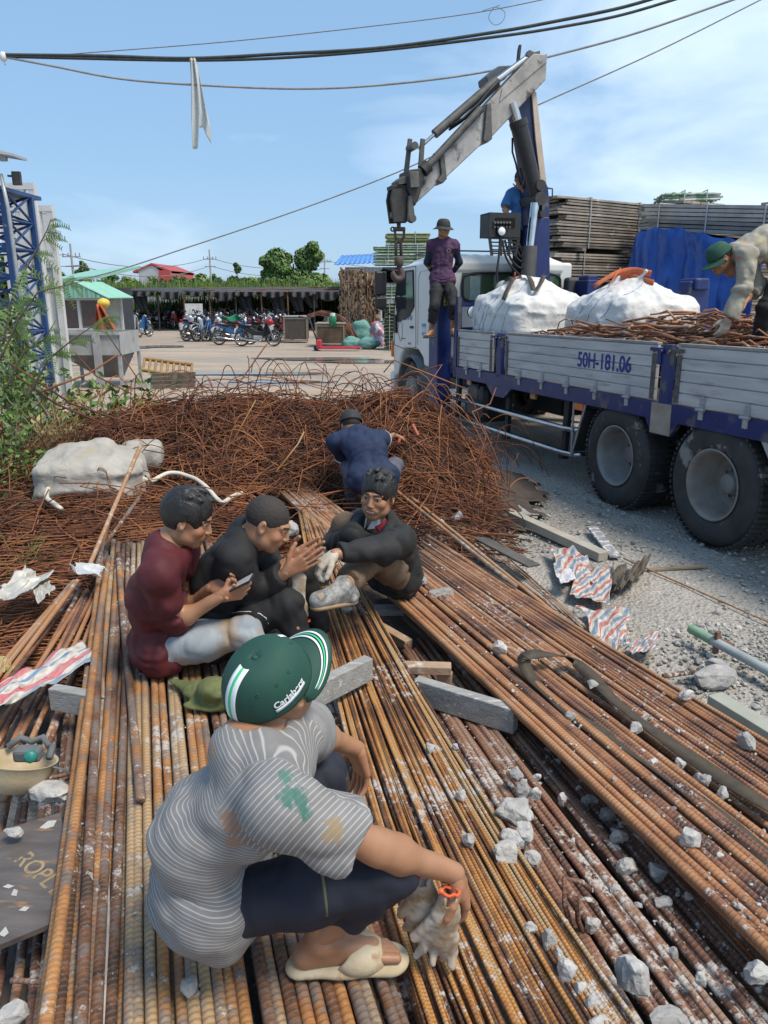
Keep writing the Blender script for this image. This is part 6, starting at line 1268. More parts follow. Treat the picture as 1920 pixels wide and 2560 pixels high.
beam('long pale timber lying from the rods towards the wheels',(1225,1262),(1508,1392),.06,.09,.07,mat('pale_timber',(.42,.38,.31),(.32,.29,.24),rough=.9,scale=4,bump=.3),.05)
beam('grey board slanting down near the heap edge',(1232,1228),(1312,1288),.05,.12,.02);beam('short board left of the splashed one by the wheel',(1432,1343),(1512,1385),.035,.08,.02);beam('splashed white board nearest the truck wheel',(1480,1318),(1538,1392),.04,.09,.02,mat('splashed_board',(.25,.25,.26),(.2,.2,.21),c3=(.55,.55,.54),t3=.5,s3=20,scale=10))
beam('dark plank lying on the pale rods',(1200,1345),(1335,1415),.20,.10,.015,MATS['dark_board']);beam('pale green timber at the right edge below the pipe',(1785,1752),(1960,1860),.08,.09,.08,mat('green_timber',(.36,.38,.31),(.3,.3,.26),rough=.9,scale=5));beam('weathered stick on the gravel',(1620,1425),(1765,1415),.02,.035,.02,WOOD)
def pipe():
    A=G(1728,1572,.10);B=G(1990,1715,.08);t=thing('steel_pipe','grey steel pipe with a green end and welded clamp on the gravel','pipe',A);d=(B-A).normalized();m=MB();m.cyl(A,B,.026,n=20);m.build('tube',[mat('pipe_grey',(.36,.39,.38),(.28,.31,.30),rough=.6,scale=8)],t);m=MB();m.cyl(A-d*.004,A+d*.16,.0275,n=20);m.build('green_end',[mat('pipe_green',(.12,.30,.13),(.25,.33,.26),rough=.6,scale=18)],t)
    m=MB();p=A.lerp(B,.27);m.box(p,(.03,.02,.13),Matrix.Rotation(.5,3,'Z'));m.box(p+V((.03,0,0)),(.05,.12,.02),Matrix.Rotation(.6,3,'Z'));m.build('clamp',[RUSTPOST],t)
pipe()
def lettered_board():
    t=thing('plywood_board','dark worn plywood board with pale stencilled letters at the lower left','board',G(60,2200,.30));c=[(8,2074),(151,2031),(188,2225),(184,2285),(0,2362),(-90,2240)]
    P=[G(px,py,.335)for px,py in c];m=MB();m.prism([p-V((0,0,.016))for p in P],(0,0,.016));m.build('panel',[mat('film_ply',(.075,.065,.06),(.13,.11,.10),rough=.45,scale=5,bump=.2,bs=30,c3=(.26,.15,.07),t3=.60,s3=7,w3=.08,stretch=(1,4,1))],t)
    me=text_mesh('ROPLY',.075,bold=.001);me.materials.append(mat('stencil_tan',(.32,.24,.13),(.24,.18,.1),rough=.8,c3=(.1,.08,.07),t3=.55,s3=30));A=G(40,2130,.3358);B=G(165,2240,.3358);x=(B-A).normalized();y=V((0,0,1)).cross(x);
    Mx=Matrix((x,y,V((0,0,1)))).transposed().to_4x4();Mx.translation=(A+B)/2;me.transform(Mx);link('lettering',me,t)
    m=MB();[m.add([G(px+dx,py+dy,.3362)for dx,dy in sh],[tuple(range(len(sh)))])for px,py,sh in((120,2060,[(-22,10),(0,-8),(22,-10),(14,6),(-6,12)]),(35,2230,[(-8,8),(0,-8),(10,-4),(6,10)]),(20,2215,[(-14,2),(0,-5),(16,0),(2,6)]),(60,2270,[(-14,6),(0,-4),(14,-2),(4,8)]),(10,2330,[(-14,6),(4,-14),(12,2),(0,12)]))];m.build('plaster_spot',[mat('plaster',(.5,.49,.46),rough=.9)],t)
lettered_board()

# ---------------------------------------------------------------- cloths, sacks, strap, hose
def cloth(name,label,pts,z,mt,seed,amp=.03,cat='cloth',nx=60,ny=30,fold=14,thick=.003,group=None,zf=None):
    """pts: four pixel corners a b c d (a-b one edge, d-c the other)"""
    a,b,c,d=[V(p)for p in pts];m=MB()
    def fn(u,v):
        p=a.lerp(b,u).lerp(d.lerp(c,u),v);e=.07*float(vnoise(np.array([[u*6+seed,v*6,0]]))[0]);p=p+(b-a)*e*.3+(d-a)*e*(1 if .0<v<1 else 1.6)
        g=G(p.x,p.y,z if zf is None else zf(u,v));n_=float(fbm(np.array([[u*fold*.4+seed,v*fold*.3+math.sin(u*5),2.]]),3)[0]);return g+V((n_*amp*.6,n_*amp*.4,amp*(1.2+n_)+.01))
    m.grid(fn,nx,ny);me=m.mesh(name,[mt]);solid(me,thick);return tag(link(name,me),label,cat,group)
def stripe_mat(name,cols,freq=2.5,ang=(1,.3)):
    m=bpy.data.materials.new(name);m.use_nodes=True;t=m.node_tree;n=t.nodes;b=n['Principled BSDF'];l=t.links.new;tc=n.new('ShaderNodeTexCoord');sp=n.new('ShaderNodeSeparateXYZ');l(tc.outputs['UV'],sp.inputs[0])
    nz=n.new('ShaderNodeTexNoise');nz.inputs['Scale'].default_value=5;l(tc.outputs['UV'],nz.inputs['Vector'])
    a=n.new('ShaderNodeMath');a.operation='MULTIPLY_ADD';a.inputs[1].default_value=ang[0]*freq;l(sp.outputs[1],a.inputs[0]);q=n.new('ShaderNodeMath');q.operation='MULTIPLY';q.inputs[1].default_value=ang[1]*freq;l(sp.outputs[0],q.inputs[0]);l(q.outputs[0],a.inputs[2])
    a2=n.new('ShaderNodeMath');a2.operation='MULTIPLY_ADD';a2.inputs[1].default_value=.25;l(nz.outputs['Fac'],a2.inputs[0]);l(a.outputs[0],a2.inputs[2]);fr=n.new('ShaderNodeMath');fr.operation='FRACT';l(a2.outputs[0],fr.inputs[0])
    cr=n.new('ShaderNodeValToRGB');cr.color_ramp.interpolation='CONSTANT';e=cr.color_ramp.elements;e[0].color=rgb(cols[0]);e[1].position=1/len(cols);e[1].color=rgb(cols[1])
    for i in range(2,len(cols)):x=e.new(i/len(cols));x.color=rgb(cols[i])
    l(fr.outputs[0],cr.inputs[0]);n2=n.new('ShaderNodeTexNoise');n2.inputs['Scale'].default_value=14;n2.inputs['Detail'].default_value=6;l(tc.outputs['UV'],n2.inputs['Vector']);mr=n.new('ShaderNodeMapRange');mr.inputs[1].default_value=.42;mr.inputs[2].default_value=.72;l(n2.outputs['Fac'],mr.inputs[0]);mm=n.new('ShaderNodeMix');mm.data_type='RGBA';l(mr.outputs[0],mm.inputs[0]);l(cr.outputs[0],mm.inputs[6]);mm.inputs[7].default_value=(.34,.30,.24,1);l(mm.outputs[2],b.inputs['Base Color']);b.inputs['Roughness'].default_value=.7
    return m
WHT=(.52,.50,.46);RAG=stripe_mat('striped_rag',[WHT,(.50,.10,.13),WHT,(.12,.25,.42)],1.6,(1,.25));RAG2=stripe_mat('striped_rag_worn',[WHT,(.45,.09,.08),(.55,.5,.42),(.13,.22,.34)],3.0,(.8,.9))
cloth('striped_rag','red white and blue striped woven rag across the left bars',[(-30,1738),(215,1618),(250,1665),(0,1790)],.36,RAG,1,.02,nx=60,ny=24)
for i,(q,lb)in enumerate([([(1370,1375),(1470,1400),(1480,1470),(1395,1455)],'upper crumpled striped tarp scrap beside the rods'),([(1440,1440),(1530,1440),(1520,1530),(1425,1500)],'middle crumpled striped tarp scrap on the gravel'),([(1440,1520),(1570,1540),(1560,1620),(1500,1640)],'lower crumpled striped tarp scrap against the right bundle'),([(1560,1620),(1650,1590),(1640,1640),(1570,1650)],'small frayed striped scrap at the bundle edge')]):cloth('tarp_scrap',lb,q,.05,RAG2,7*i+3,.024,fold=9,nx=80,ny=60,group='striped tarp scraps')
cloth('brown_rag','brown cloth rag on the gravel beside the striped scraps',[(1520,1450),(1620,1430),(1590,1475),(1535,1512)],.03,CL,5,.05,fold=20)
cloth('paper_scrap','pale plastic sheet among the striped scraps',[(1385,1445),(1430,1425),(1440,1455),(1400,1468)],.12,mat('pale_sheet',(.6,.6,.6)),2,.012)
PLS=mat('cloudy_plastic',(.50,.48,.43),(.38,.36,.32),rough=.4,scale=14,bump=.6,bs=20)
cloth('plastic_rag','dirty white plastic rag on the tangled wires at the left edge',[(-10,1500),(60,1445),(135,1455),(60,1510)],.38,PLS,9,.03,fold=11);cloth('plastic_rag','yellowed plastic rag under the wires at the left',[(70,1475),(120,1465),(135,1490),(100,1515)],.36,PLS,19,.02,fold=12);cloth('plastic_rag','small white plastic rag caught on the long left bars',[(176,1432),(215,1418),(262,1440),(250,1458)],.44,mat('white_plastic_bag',(.62,.61,.58),rough=.4),29,.018,fold=9)
cloth('paper_scrap','yellow torn cardboard scrap at the left edge',[(0,1660),(25,1655),(35,1690),(8,1695)],.22,mat('yellow_card',(.55,.45,.2)),4,.02);
from mathutils.bvhtree import BVHTree
mat('seam_blue',(.22,.30,.52),bump=0)
BAGW=mat('bulk_bag',(.66,.65,.62),(.56,.55,.52),rough=.75,scale=3,bump=.3,bs=7,dist=.06,c3=(.42,.38,.30),t3=.66,s3=2.5,w3=.14)
OLDBAG=mat('old_bulk_bag',(.40,.375,.33),(.30,.28,.24),rough=.8,scale=4,bump=.5,bs=9,dist=.04,c3=(.36,.27,.13),t3=.62,s3=4,w3=.12)
def bulk(name,label,c,r,mt,seed,rz,peaks,fl=1.,h=.018,cat='bulk bag',extra=None,tie=None):
    s=Sdf(h);c=V(c);Rz=np.array(Matrix.Rotation(rz,3,'Z'));s.box(c+V((0,0,r[2]*.84)),(r[0]*.95,r[1]*.93,r[2]*.84),Rz,rd=min(r)*.36,k=.08);s.ell(c+V((0,0,r[2]*.98)),(r[0]*.97,r[1]*.95,r[2]*1.03),Rz,k=.1)
    for(dx,dy,dz,rr)in peaks:p=c+V(Matrix.Rotation(rz,3,'Z')@V((dx*r[0],dy*r[1],dz*r[2])));s.cone(c+V((dx*r[0]*.6,dy*r[1]*.6,r[2]*1.4)),p,rr*2.2,rr,k=.12)
    cc=np.array(c+V((0,0,r[2]*1.9)))
    def disp(P):
        d=P-cc;an=np.arctan2(d[:,1],d[:,0]);rad=np.linalg.norm(d,axis=1);w_=-2.2*abs(vnoise(np.stack([np.cos(an)*7+seed,np.sin(an)*7,rad*1.2],-1)));w2=vnoise(P*np.array([5,5,9])+seed)
        return-.006*w_+.050*abs(w2)+.016*abs(vnoise(P*np.array([11,11,5])+seed))+.010*abs(vnoise(P*np.array([20,20,34])+seed*2))-.02
    P,Q=s.run(disp);me=build_mesh(name,P,Q,[mt]);o=link(name,me);tag(o,label,cat,tie)
    if extra:
        bv=BVHTree.FromPolygons([V(p)for p in P],Q.tolist())
        for u in extra:
            L_=[]
            for k in range(26):
                a=c+V(Matrix.Rotation(rz,3,'Z')@V((u*r[0],3,r[2]*(2.0-1.75*k/25))));h_=bv.ray_cast(a,V(Matrix.Rotation(rz,3,'Z')@V((-.04*math.sin(k*.3),-1,0))))
                if h_[0]is not None:L_.append(h_[0]+V(TN)*.001)
            if len(L_)>3:m=MB();m.tube(L_,.004,4);m.build('blue_seam',[MATS['seam_blue']],o)
    return o
b0=TL(4.35,.55,1.03);BW1=bulk('bulk_bag','white bulk bag beside the crane column, strapped with dark webbing',b0,(.75,.58,.60),BAGW,2,math.atan2(TU.y,TU.x),[(.1,.1,1.98,.05),(-.5,.3,1.75,.08),(.6,.2,1.6,.09)],extra=(-.62,-.3,.05,.2,.5))
b1=TL(2.75,.12,1.08);BW2=bulk('bulk_bag','white bulk bag tied with orange loops before the blue tarpaulin',b1,(.67,.56,.54),BAGW,12,math.atan2(TU.y,TU.x),[(-.42,.1,2.12,.03),(.35,.1,2.10,.035)],extra=(-.35,0,.35))
c=D(228,1130,6.0);zz=hz(c.x,6.0);bulk('bulk_bag','old dirty white bulk bag half buried in the tangled rebar at the left',(c.x,6.0,zz-.22),(.42,.40,.30),OLDBAG,22,.2,[(.3,.1,1.95,.03),(-.5,0,1.7,.05)])
c2_=D(352,1090,6.4);bulk('bulk_bag','small stained sack beside the old white bulk bag',(c2_.x,6.4,hz(c2_.x,6.4)+.0),(.16,.15,.11),OLDBAG,31,.2,[],cat='sack')
ORST=mat('orange_webbing',(.62,.17,.06),(.5,.13,.05),rough=.7,scale=20);BRST=mat('brown_webbing',(.07,.052,.034),(.045,.035,.024),rough=.85,scale=20)
def ribbon(name,label,pts,wd,mt,cat='strap',par=None,flat=None,th=.003):
    P=[V(p)for p in pts];Q=[]
    for i in range(len(P)-1):Q+=[P[i].lerp(P[i+1],s/4)for s in range(4)]
    Q.append(P[-1])
    for _ in range(2):Q=[Q[0]]+[(Q[i-1]+Q[i]*2+Q[i+1])/4 for i in range(1,len(Q)-1)]+[Q[-1]]
    m=MB();vs=[];n=len(Q)
    for i,p in enumerate(Q):
        t=(Q[min(i+1,n-1)]-Q[max(i-1,0)]).normalized();up=V(flat)if flat is not None else V((0,0,1));tw=.25*math.sin(i*.5);s=t.cross(up).normalized();s=(s+up*tw).normalized();vs+=[p-s*wd/2,p+s*wd/2]
    m.add(vs,[(2*i,2*i+1,2*i+3,2*i+2)for i in range(n-1)],True);me=m.mesh(name,[mt]);solid(me,th);o=link(name,me,par)
    return tag(o,label,cat)if par is None else o
def bagtop(b,pts,dz):return[b+TU*x+TN*y+V((0,0,z))for x,y,z in pts]
for s_,pp in enumerate(([(.25,.05,1.13),(.08,.12,1.18),(-.05,.25,1.12),(-.16,.42,1.0)],[(-.3,.0,1.12),(-.12,.1,1.17),(.02,.25,1.13),(.12,.42,1.0)],[(.35,-.05,1.02),(.12,.1,1.10),(-.12,.12,1.10),(-.36,.0,1.02)])):ribbon('orange_loop','',bagtop(b1,pp,0),.07,ORST,par=BW2,flat=TN)
ribbon('webbing_strap','dark webbing strap laid over the left bulk bag with its end hanging down',bagtop(b0,[(.35,.15,1.16),(.1,.2,1.22),(-.15,.3,1.17),(-.3,.45,1.05),(-.34,.52,.92)],0),.06,BRST);ribbon('webbing_strap','dark webbing strap looped across the back of the left bulk bag',bagtop(b0,[(.1,.1,1.24),(-.2,.12,1.22),(-.45,.2,1.12),(-.6,.25,1.0),(-.5,.1,1.12),(-.2,-.1,1.22)],0),.06,BRST)
m=MB();q=TY(1262,725,4.75);pc=TL(q.x,q.y,q.z);m.lathe(pc,(.25,-.75,-.25),[(-.10,.02),(-.09,.10),(-.02,.125),(.05,.12),(.06,.11)],22);lamp_=m.build('round_lamp',[mat('lamp_body',(.40,.42,.38),rough=.5)]);tag(lamp_,'round glass work lamp lying on the left bulk bag','lamp');m=MB();m.lathe(pc+V((.25,-.75,-.25)).normalized()*.06,(.25,-.75,-.25),[(0,.11),(.02,.08),(.03,0)],22);m.build('lens',[LAMPG],lamp_)
ribbon('orange_loop','',bagtop(b0,[(.2,.1,1.18),(.12,.15,1.24),(-.02,.2,1.2)],0),.08,ORST,par=BW1,flat=TN)
# the brown belt across the right bundle
st=[(1432,1648),(1480,1690),(1535,1752),(1640,1832),(1770,1922),(1945,2030)]
P1=[G(x,y,.372)for x,y in[(1945,2170),(1830,2065),(1700,1962),(1560,1862),(1480,1822),(1400,1762),(1335,1702)]]+[G(1312,1665,.42),G(1308,1640,.455),G(1345,1632,.46),G(1400,1636,.43)]+[G(x,y,.352)for x,y in st]
ribbon('webbing_strap','brown webbing belt looped over the right rebar bundle',P1,.058,BRST)
def hose():
    pts=[(370,1050),(320,1010),(283,985),(288,930),(330,890),(400,862),(480,875),(560,890),(640,880),(760,860),(850,860),(905,880),(950,850),(1000,826),(1060,826),(1120,845),(1165,862),(1215,900),(1250,935),(1290,985),(1325,1010),(1380,965),(1440,947)]
    P=[]
    for x,y in pts:
        px,py=x/2.37,860+y/2.37;r=ray(px,py);t=2.5
        while t<9 and(C0+r*t).z>hz((C0+r*t).x,(C0+r*t).y)+.055:t+=.02
        P.append(C0+r*t+V((0,0,.09)))
    Q=[]
    for i in range(len(P)-1):Q+=[P[i].lerp(P[i+1],s/3)for s in range(3)]
    Q.append(P[-1]);Q=[Q[0]]+[(Q[i-1]+Q[i]*2+Q[i+1])/4 for i in range(1,len(Q)-1)]+[Q[-1]]
    m=MB();m.tube(Q,.018,10);return tag(m.build('white_hose',[mat('hose_white',(.60,.57,.48),(.5,.46,.38),rough=.5,bump=0)]),'cream white corrugated hose lying over the tangled rebar','hose')
hose()
def hardhat():
    c=G(48,1905,.42);t=thing('hard_hat','beige hard hat lying upside down at the left edge','hard hat',c);ax=V((.15,.35,1)).normalized();m=MB()
    m.lathe(c+ax*-.06,ax,[(-.045,.0),(-.042,.03),(-.03,.065),(-.005,.095),(.03,.112),(.065,.118),(.07,.124),(.073,.124),(.068,.114),(.03,.107),(-.003,.09),(-.026,.06),(-.038,0)],36);m.build('shell',[mat('beige_plastic',(.47,.38,.25),(.40,.32,.2),rough=.45,scale=9,c3=(.25,.18,.1),t3=.68,s3=12)],t)
    m=MB();q=c+ax*.0+V((.03,-.03,0));
    P=[c+ax*(.012+.02*(k%2))+Matrix.Rotation(k*.4,3,'Z')@V((.1,0,0))for k in range(7)];m.tube(P,.012,6);m.box(c+ax*.035+V((.03,-.01,0)),(.09,.05,.045),bev=.01);m.build('harness',[mat('harness_grey',(.09,.10,.10),(.15,.16,.16),rough=.8)],t)
    m=MB();k0=c+ax*.05+V((.055,-.055,0));m.lathe(k0,V((.3,-.9,.4)),[(-.01,.021),(.008,.021),(.012,.015),(.014,0)],8);m.build('knob',[mat('teal_plastic',(.02,.22,.18),rough=.4,bump=0)],t)
    m=MB();m.tube([c+V((.1,-.02,0)),c+V((.15,-.0,-.03)),c+V((.17,.02,-.07)),c+V((.13,.04,-.1))],.004,5);m.build('chin_strap',[MATS['harness_grey']],t)
hardhat()
def sunhat():                            # olive sun hat crumpled on the bars
    P_=[(412,1690),(440,1728),(480,1748),(520,1772),(560,1775),(585,1765)];
    s=Sdf(.006);a=G(425,1700,.40);b=G(490,1725,.42);c=G(560,1745,.42);s.cone(a,b,.012,.045,k=.03,fl=((0,0,1),.5));s.cone(b,c,.05,.055,k=.03,fl=((0,0,1),.7));s.ell(G(540,1722,.47),(.075,.06,.045),k=.04);s.ell(G(520,1760,.40),(.10,.045,.014),k=.02)
    P,Q=s.run(lambda P:.006*vnoise(P*28)+.003*vnoise(P*60));tag(link('sun_hat',build_mesh('h',P,Q,[mat('olive_cloth',(.13,.15,.05),(.10,.115,.04),rough=.9,scale=40,bump=.5,bs=160,dist=.003)])),'crumpled olive green cloth hat lying on the left bars','hat')
sunhat()
for k,(px,py,ang)in enumerate(((1132,1292,.6),(1098,1316,1.4))):
    c=G(px,py+6,.22);m=MB();ax=V((math.cos(ang),math.sin(ang),.35));m.lathe(c,ax,[(0,0),(0,.022),(.08,.034),(.082,.036),(.079,.033),(.003,.020)],20);tag(m.build('plastic_cup',[glassy('cup_plastic',(.8,.8,.8),.12,alpha=.35)if k==0 else bpy.data.materials['cup_plastic']]),['clear plastic cup standing tilted on the pale rods','second clear plastic cup lying on its side by the rods'][k],'cup')
for k,(px,py)in enumerate(((152,1716),(190,1792))):c=G(px+30,py,.33)
# ---------------------------------------------------------------- scrap load in the truck bed
def scrap():
    m=MB();random.seed(8)
    for k in range(1150):
        x=rnd(-2.4,3.9);y=rnd(-.95,1.12);top=(.28*math.exp(-((x-1.9)/1.3)**2)+.46)*(1-.12*abs(y));z=1.07+top*random.random()**.3;l_=rnd(.2,.7);a=rnd(-.6,.6)+(PI/2 if random.random()<.12 else 0);tl=rnd(-.25,.25)
        d=V((math.cos(a),math.sin(a)*.8,tl*.5))*l_/2;p=V((x,y,z));A,B=p-d,p+d
        if max(A.y,B.y)>1.16:A.y=min(A.y,1.16);B.y=min(B.y,1.16)
        A.z=max(A.z,1.08);B.z=max(B.z,1.08);m.cur=rnd(.1,.9);mid=(A+B)/2+V((0,0,rnd(-.03,.05)));m.tube([TL(*A),TL(*mid),TL(*B)],rnd(.008,.014),6)
    for k in range(6):
        x=rnd(0,3.4);y=rnd(.2,1.0);m.cur=rnd(.2,.7);a=rnd(-1,1);h=rnd(.1,.28);m.tube([TL(x+.5*a*u,y+.1*math.sin(u*4),1.5+h*math.sin(PI*u*.8))for u in(0,.2,.4,.6,.8,1)],.007,5)
    return tag(m.build('scrap_rebar_load',[rust_mat('scrap_rust',[(.07,.028,.018),(.20,.08,.04),(.36,.16,.075),(.40,.25,.16)],dust=.3)]),'load of short rusty rebar scrap filling the truck bed','scrap load',kind='stuff')
scrap()
m=MB();m.box(TL(1.0,-.3,1.2),(2.2,1.2,.35),TMX);tag(m.build('scrap_filling',[mat('dark_rust_mass',(.05,.028,.02),rough=1)]),kind='stuff',label='dark mass of scrap at the bottom of the truck bed',cat='scrap load')

# ---------------------------------------------------------------- overhead cables
def sky_wire(label,pts,r,mt,d=16.,group='overhead cables'):
    P=[D(x,y,d)for x,y in pts];Q=[]
    for i in range(len(P)-1):
        p0=P[max(i-1,0)];p1=P[i];p2=P[i+1];p3=P[min(i+2,len(P)-1)]
        for s in range(8):t=s/8;Q.append(.5*((2*p1)+(p2-p0)*t+(2*p0-5*p1+4*p2-p3)*t*t+(3*p1-p0-3*p2+p3)*t**3))
    Q.append(P[-1]);m=MB();m.tube(Q,r,7);return tag(m.build('cable',[mt]),label,'cable',group)
CG=mat('cable_weathered',(.30,.30,.28),(.22,.22,.21),bump=0);CB=mat('cable_dark_green',(.045,.055,.05),(.03,.035,.033),bump=0)
sky_wire('upper thick dark cable of the pair crossing the sky',[(-60,133),(12,137),(250,140),(470,146),(700,135),(960,119),(1240,80),(1380,55),(1550,20),(1680,-18)],.03,CB);sky_wire('lower thick dark cable of the pair, carrying the plastic strip',[(-60,136),(12,141),(200,146),(470,151),(700,145),(960,125),(1240,92),(1400,68),(1560,36),(1740,-18)],.026,CB)
sky_wire('single grey cable sagging below the thick pair',[(-60,130),(12,143),(130,165),(300,197),(500,213),(750,222),(960,212),(1200,182),(1400,135),(1600,80),(1860,-10)],.02,CG)
sky_wire('thin straight wire rising to the top edge',[(150,137),(560,105),(960,62),(1200,30),(1400,-10)],.009,CABLEG);sky_wire('long cable slanting from the left edge up to the right corner',[(-60,742),(0,730),(240,690),(480,615),(760,520),(995,430),(1160,352),(1340,265),(1640,130),(1960,-30)],.014,CG,16.5)
sky_wire('curled end of thin wire hanging near the top edge',[(1205,28),(1240,18),(1262,32),(1255,55),(1236,62),(1222,45),(1232,22),(1250,12)],.006,CABLEG)
m=MB();p=D(8,142,16);m.ball(p,(.07,.07,.09),12,8);m.tube([p+V((-.3,0,.15)),p,p+V((.02,0,-.14))],.015,6);tag(m.build('cable_insulator',[PLATEW]),'white insulator where the cables meet at the left edge','insulator')
def strip():
    m=MB();c0=D(482,147,15.95)
    def fn(u,v):
        xl=474+8*v;xr=489+(46*v if v<.8 else 37+0*v);px=xl+(xr-xl)*u;bot=372 if u<.35 else(300+58*(u-.35)/.65 if u>.5 else 320);py=146+(bot-146)*v
        return D(px,py,15.95)+V((0,.05*math.sin(u*14+v*6),0))
    m.grid(fn,22,26);me=m.mesh('strip',[glassy('film_plastic',(.62,.62,.58),.35,alpha=.72)]);solid(me,.004);tag(link('plastic_strip',me),'torn white plastic strip hanging from the thick overhead cable','plastic strip')
strip()

# ---------------------------------------------------------------- weeds at the left
random.seed(55)
def weed_bush(name,label,px,py0,d,top_py,wpx,n=900,mt=None,sz=.035,stems=14,dry=0):
    c=D(px,py0,d);t=thing(name,label,'plant',(c.x,d,0),'weeds at the left edge');W=wpx/F*d;ht=D(px,top_py,d).z;m=MB();tips=[]
    for k in range(stems):a=V((c.x+rnd(-.5,.5)*W*.5,d+rnd(-.2,.2),0));b=V((c.x+rnd(-.5,.5)*W,d+rnd(-.35,.35),ht*rnd(.5,1)));mid=a.lerp(b,.5)+V((rnd(-.1,.1),0,.08));m.tube([a,mid,b],[.008,.005,.002],4);tips.append((a,mid,b))
    m.build('stem',[DRY if dry else BARK],t);m=MB()
    for _ in range(n):
        a,mid,b=random.choice(tips);u=rnd(.25,1.02);p=a.lerp(mid,u*2)if u<.5 else mid.lerp(b,u*2-1);leaves(m,p+V((rnd(-.09,.09),rnd(-.09,.09),rnd(-.07,.07))),.02,1,sz,.45)
    m.build('foliage',[mt or LEAF_C],t)
weed_bush('weed_bush','leafy green weeds in front of the blue tank',60,1000,8.5,870,190,900,LEAF_C,.045,20);weed_bush('weed_bush','yellow green creeper growing over the rods before the hopper',210,980,7.8,925,240,1300,LEAF_C,.05,18);weed_bush('weed_bush','pale green creeper at the right, beside the yellow ladder',330,980,7.9,940,150,500,LEAF_C,.045,10);weed_bush('weed_bush','low green weeds beside the painted post',40,1080,6.2,960,160,800,LEAF_C,.035,14);weed_bush('dry_weed','dry brown weeds behind the old bulk bag',150,1040,7.0,950,230,700,DRY,.03,30,dry=1)
weed_bush('weed_bush','weeds growing up the lattice tower base',30,900,9.8,700,120,900,LEAF_C,.05,12)
def fern_weed(label,pts,d,nf,ln,mt):
    P=[D(x,y,d)for x,y in pts];t=thing('feathery_weed',label,'plant',(P[0].x,d,P[0].z),'weeds at the left edge');Q=[]
    for i in range(len(P)-1):Q+=[P[i].lerp(P[i+1],s/5)for s in range(5)]
    Q.append(P[-1]);m=MB();n=len(Q);m.tube(Q,[.010*(1-.8*i/n)for i in range(n)],5);m.build('stem',[BARK],t);m=MB()
    for k in range(nf):
        u=rnd(.2,1);i=min(n-2,int(u*(n-1)));p=Q[i];a=rnd(-PI*.9,PI*.2)if k%2 else rnd(-.6,.9);dr=V((math.cos(a),rnd(-.4,.4),math.sin(a)*.7+.1)).normalized();L_=ln*rnd(.5,1.1)*(1.1-.6*u);q=[p+dr*L_*s/9+V((0,0,-.10*L_*(s/9)**2*3))for s in range(10)];m.cur=rnd(.2,.9)
        m.tube(q,.0016,3,cap=False);side=dr.cross(V((0,1,0))).normalized()
        for s in range(2,10):
            for sg in(-1,1):b=q[s];e=b+(side*sg+dr*.4).normalized()*L_*.16;w_=dr*L_*.03;m.add([b-w_,e-w_*.4,e+w_*.8,b+w_],[(0,1,2,3)])
    m.build('fronds',[mt],t)
fern_weed('tall feathery weed stem leaning right across the white frames',[(8,860),(25,760),(60,680),(100,610),(118,575),(128,546)],6.0,26,.24,LEAF_C)
fern_weed('feathery weed arching right in front of the kiosk wall',[(0,900),(45,800),(95,730),(170,712),(215,700)],6.2,26,.2,LEAF_C)
fern_weed('feathery weed reaching over the hopper',[(60,1010),(120,900),(180,850),(255,800),(270,792)],6.4,26,.2,LEAF_C);fern_weed('lower feathery weed beside the blue tank',[(10,980),(60,880),(110,850),(140,800)],6.3,18,.2,LEAF_C)
def tuft(label,px,d,h,n,wd,mt,z0=0.):
    c=D(px,1000,d);m=MB()
    for _ in range(n):
        x=c.x+random.gauss(0,wd*.35);y=d+random.gauss(0,wd*.3);a=rnd(0,6.28);l_=h*rnd(.5,1);bx,by=math.cos(a)*l_*rnd(.2,.6),math.sin(a)*l_*.4;w_=.006;m.cur=rnd(.1,.9);P=[]
        for s in range(5):u=s/4;P.append(V((x+bx*u*u,y+by*u*u,z0+l_*u*(1-.25*u))));
        vs=[]
        for s,p in enumerate(P):ww=w_*(1-s/4.3);vs+=[p-V((ww,0,0)),p+V((ww,0,0))]
        m.add(vs,[(2*s,2*s+1,2*s+3,2*s+2)for s in range(4)],True)
    return tag(m.build('grass_tuft',[mt]),label,'grass','weeds at the left edge')
tuft('tall bright grass tuft beside the painted post',50,6.6,1.15,600,.8,LEAF_C);tuft('grass tuft in front of the water tank',110,7.5,.9,400,.9,LEAF_C);tuft('dry straw tuft behind the old bulk bag',210,6.9,.75,260,1.0,DRY,.25);tuft('long grass blades curling at the far left by the wires',15,4.6,.55,40,.25,LEAF_C,.1);tuft('short grass at the left edge under the post',20,5.6,.6,260,.6,LEAF_C,.1)
def ladder():
    t=thing('ladder','yellow rusted metal ladder frame lying behind the heap','ladder',D(420,930,8.9));YM=mat('yellow_rusty',(.38,.22,.06),(.22,.11,.04),rough=.7,scale=16);m=MB();a,b=D(357,925,8.9),D(362,897,9.1);c,d=D(478,945,8.7),D(480,912,8.9)
    m.cyl(b,d,.022,n=8);m.cyl(a,c,.022,n=8);m.build('rail',[YM],t)
    for k in range(9):u=k/8;r=MB();r.cyl(a.lerp(c,u),b.lerp(d,u),.014,n=6);r.build('rung',[YM],t)
ladder()
def crate():
    t=thing('wooden_pallet','broken grey wooden pallet lying behind the heap under the ladder','pallet',D(430,960,8.3));
    for k in range(4):m=MB();a=D(378,938+10*k,8.4);b=D(488,934+10*k,8.3);q=b-a;m.cur=rnd(0,1);m.box((a+b)/2,(q.length,.03,.038),Matrix.Rotation(math.atan2(q.y,q.x),3,'Z')@Matrix.Rotation(-math.asin(q.z/q.length),3,'Y'));m.build('slat',[WOOD],t)
    m=MB();m.box((D(430,933,8.3)+D(442,972,8.25))/2,(.05,.03,.2),Matrix.Rotation(.25,3,'Y'));m.build('cross_slat',[WOOD],t)
crate()

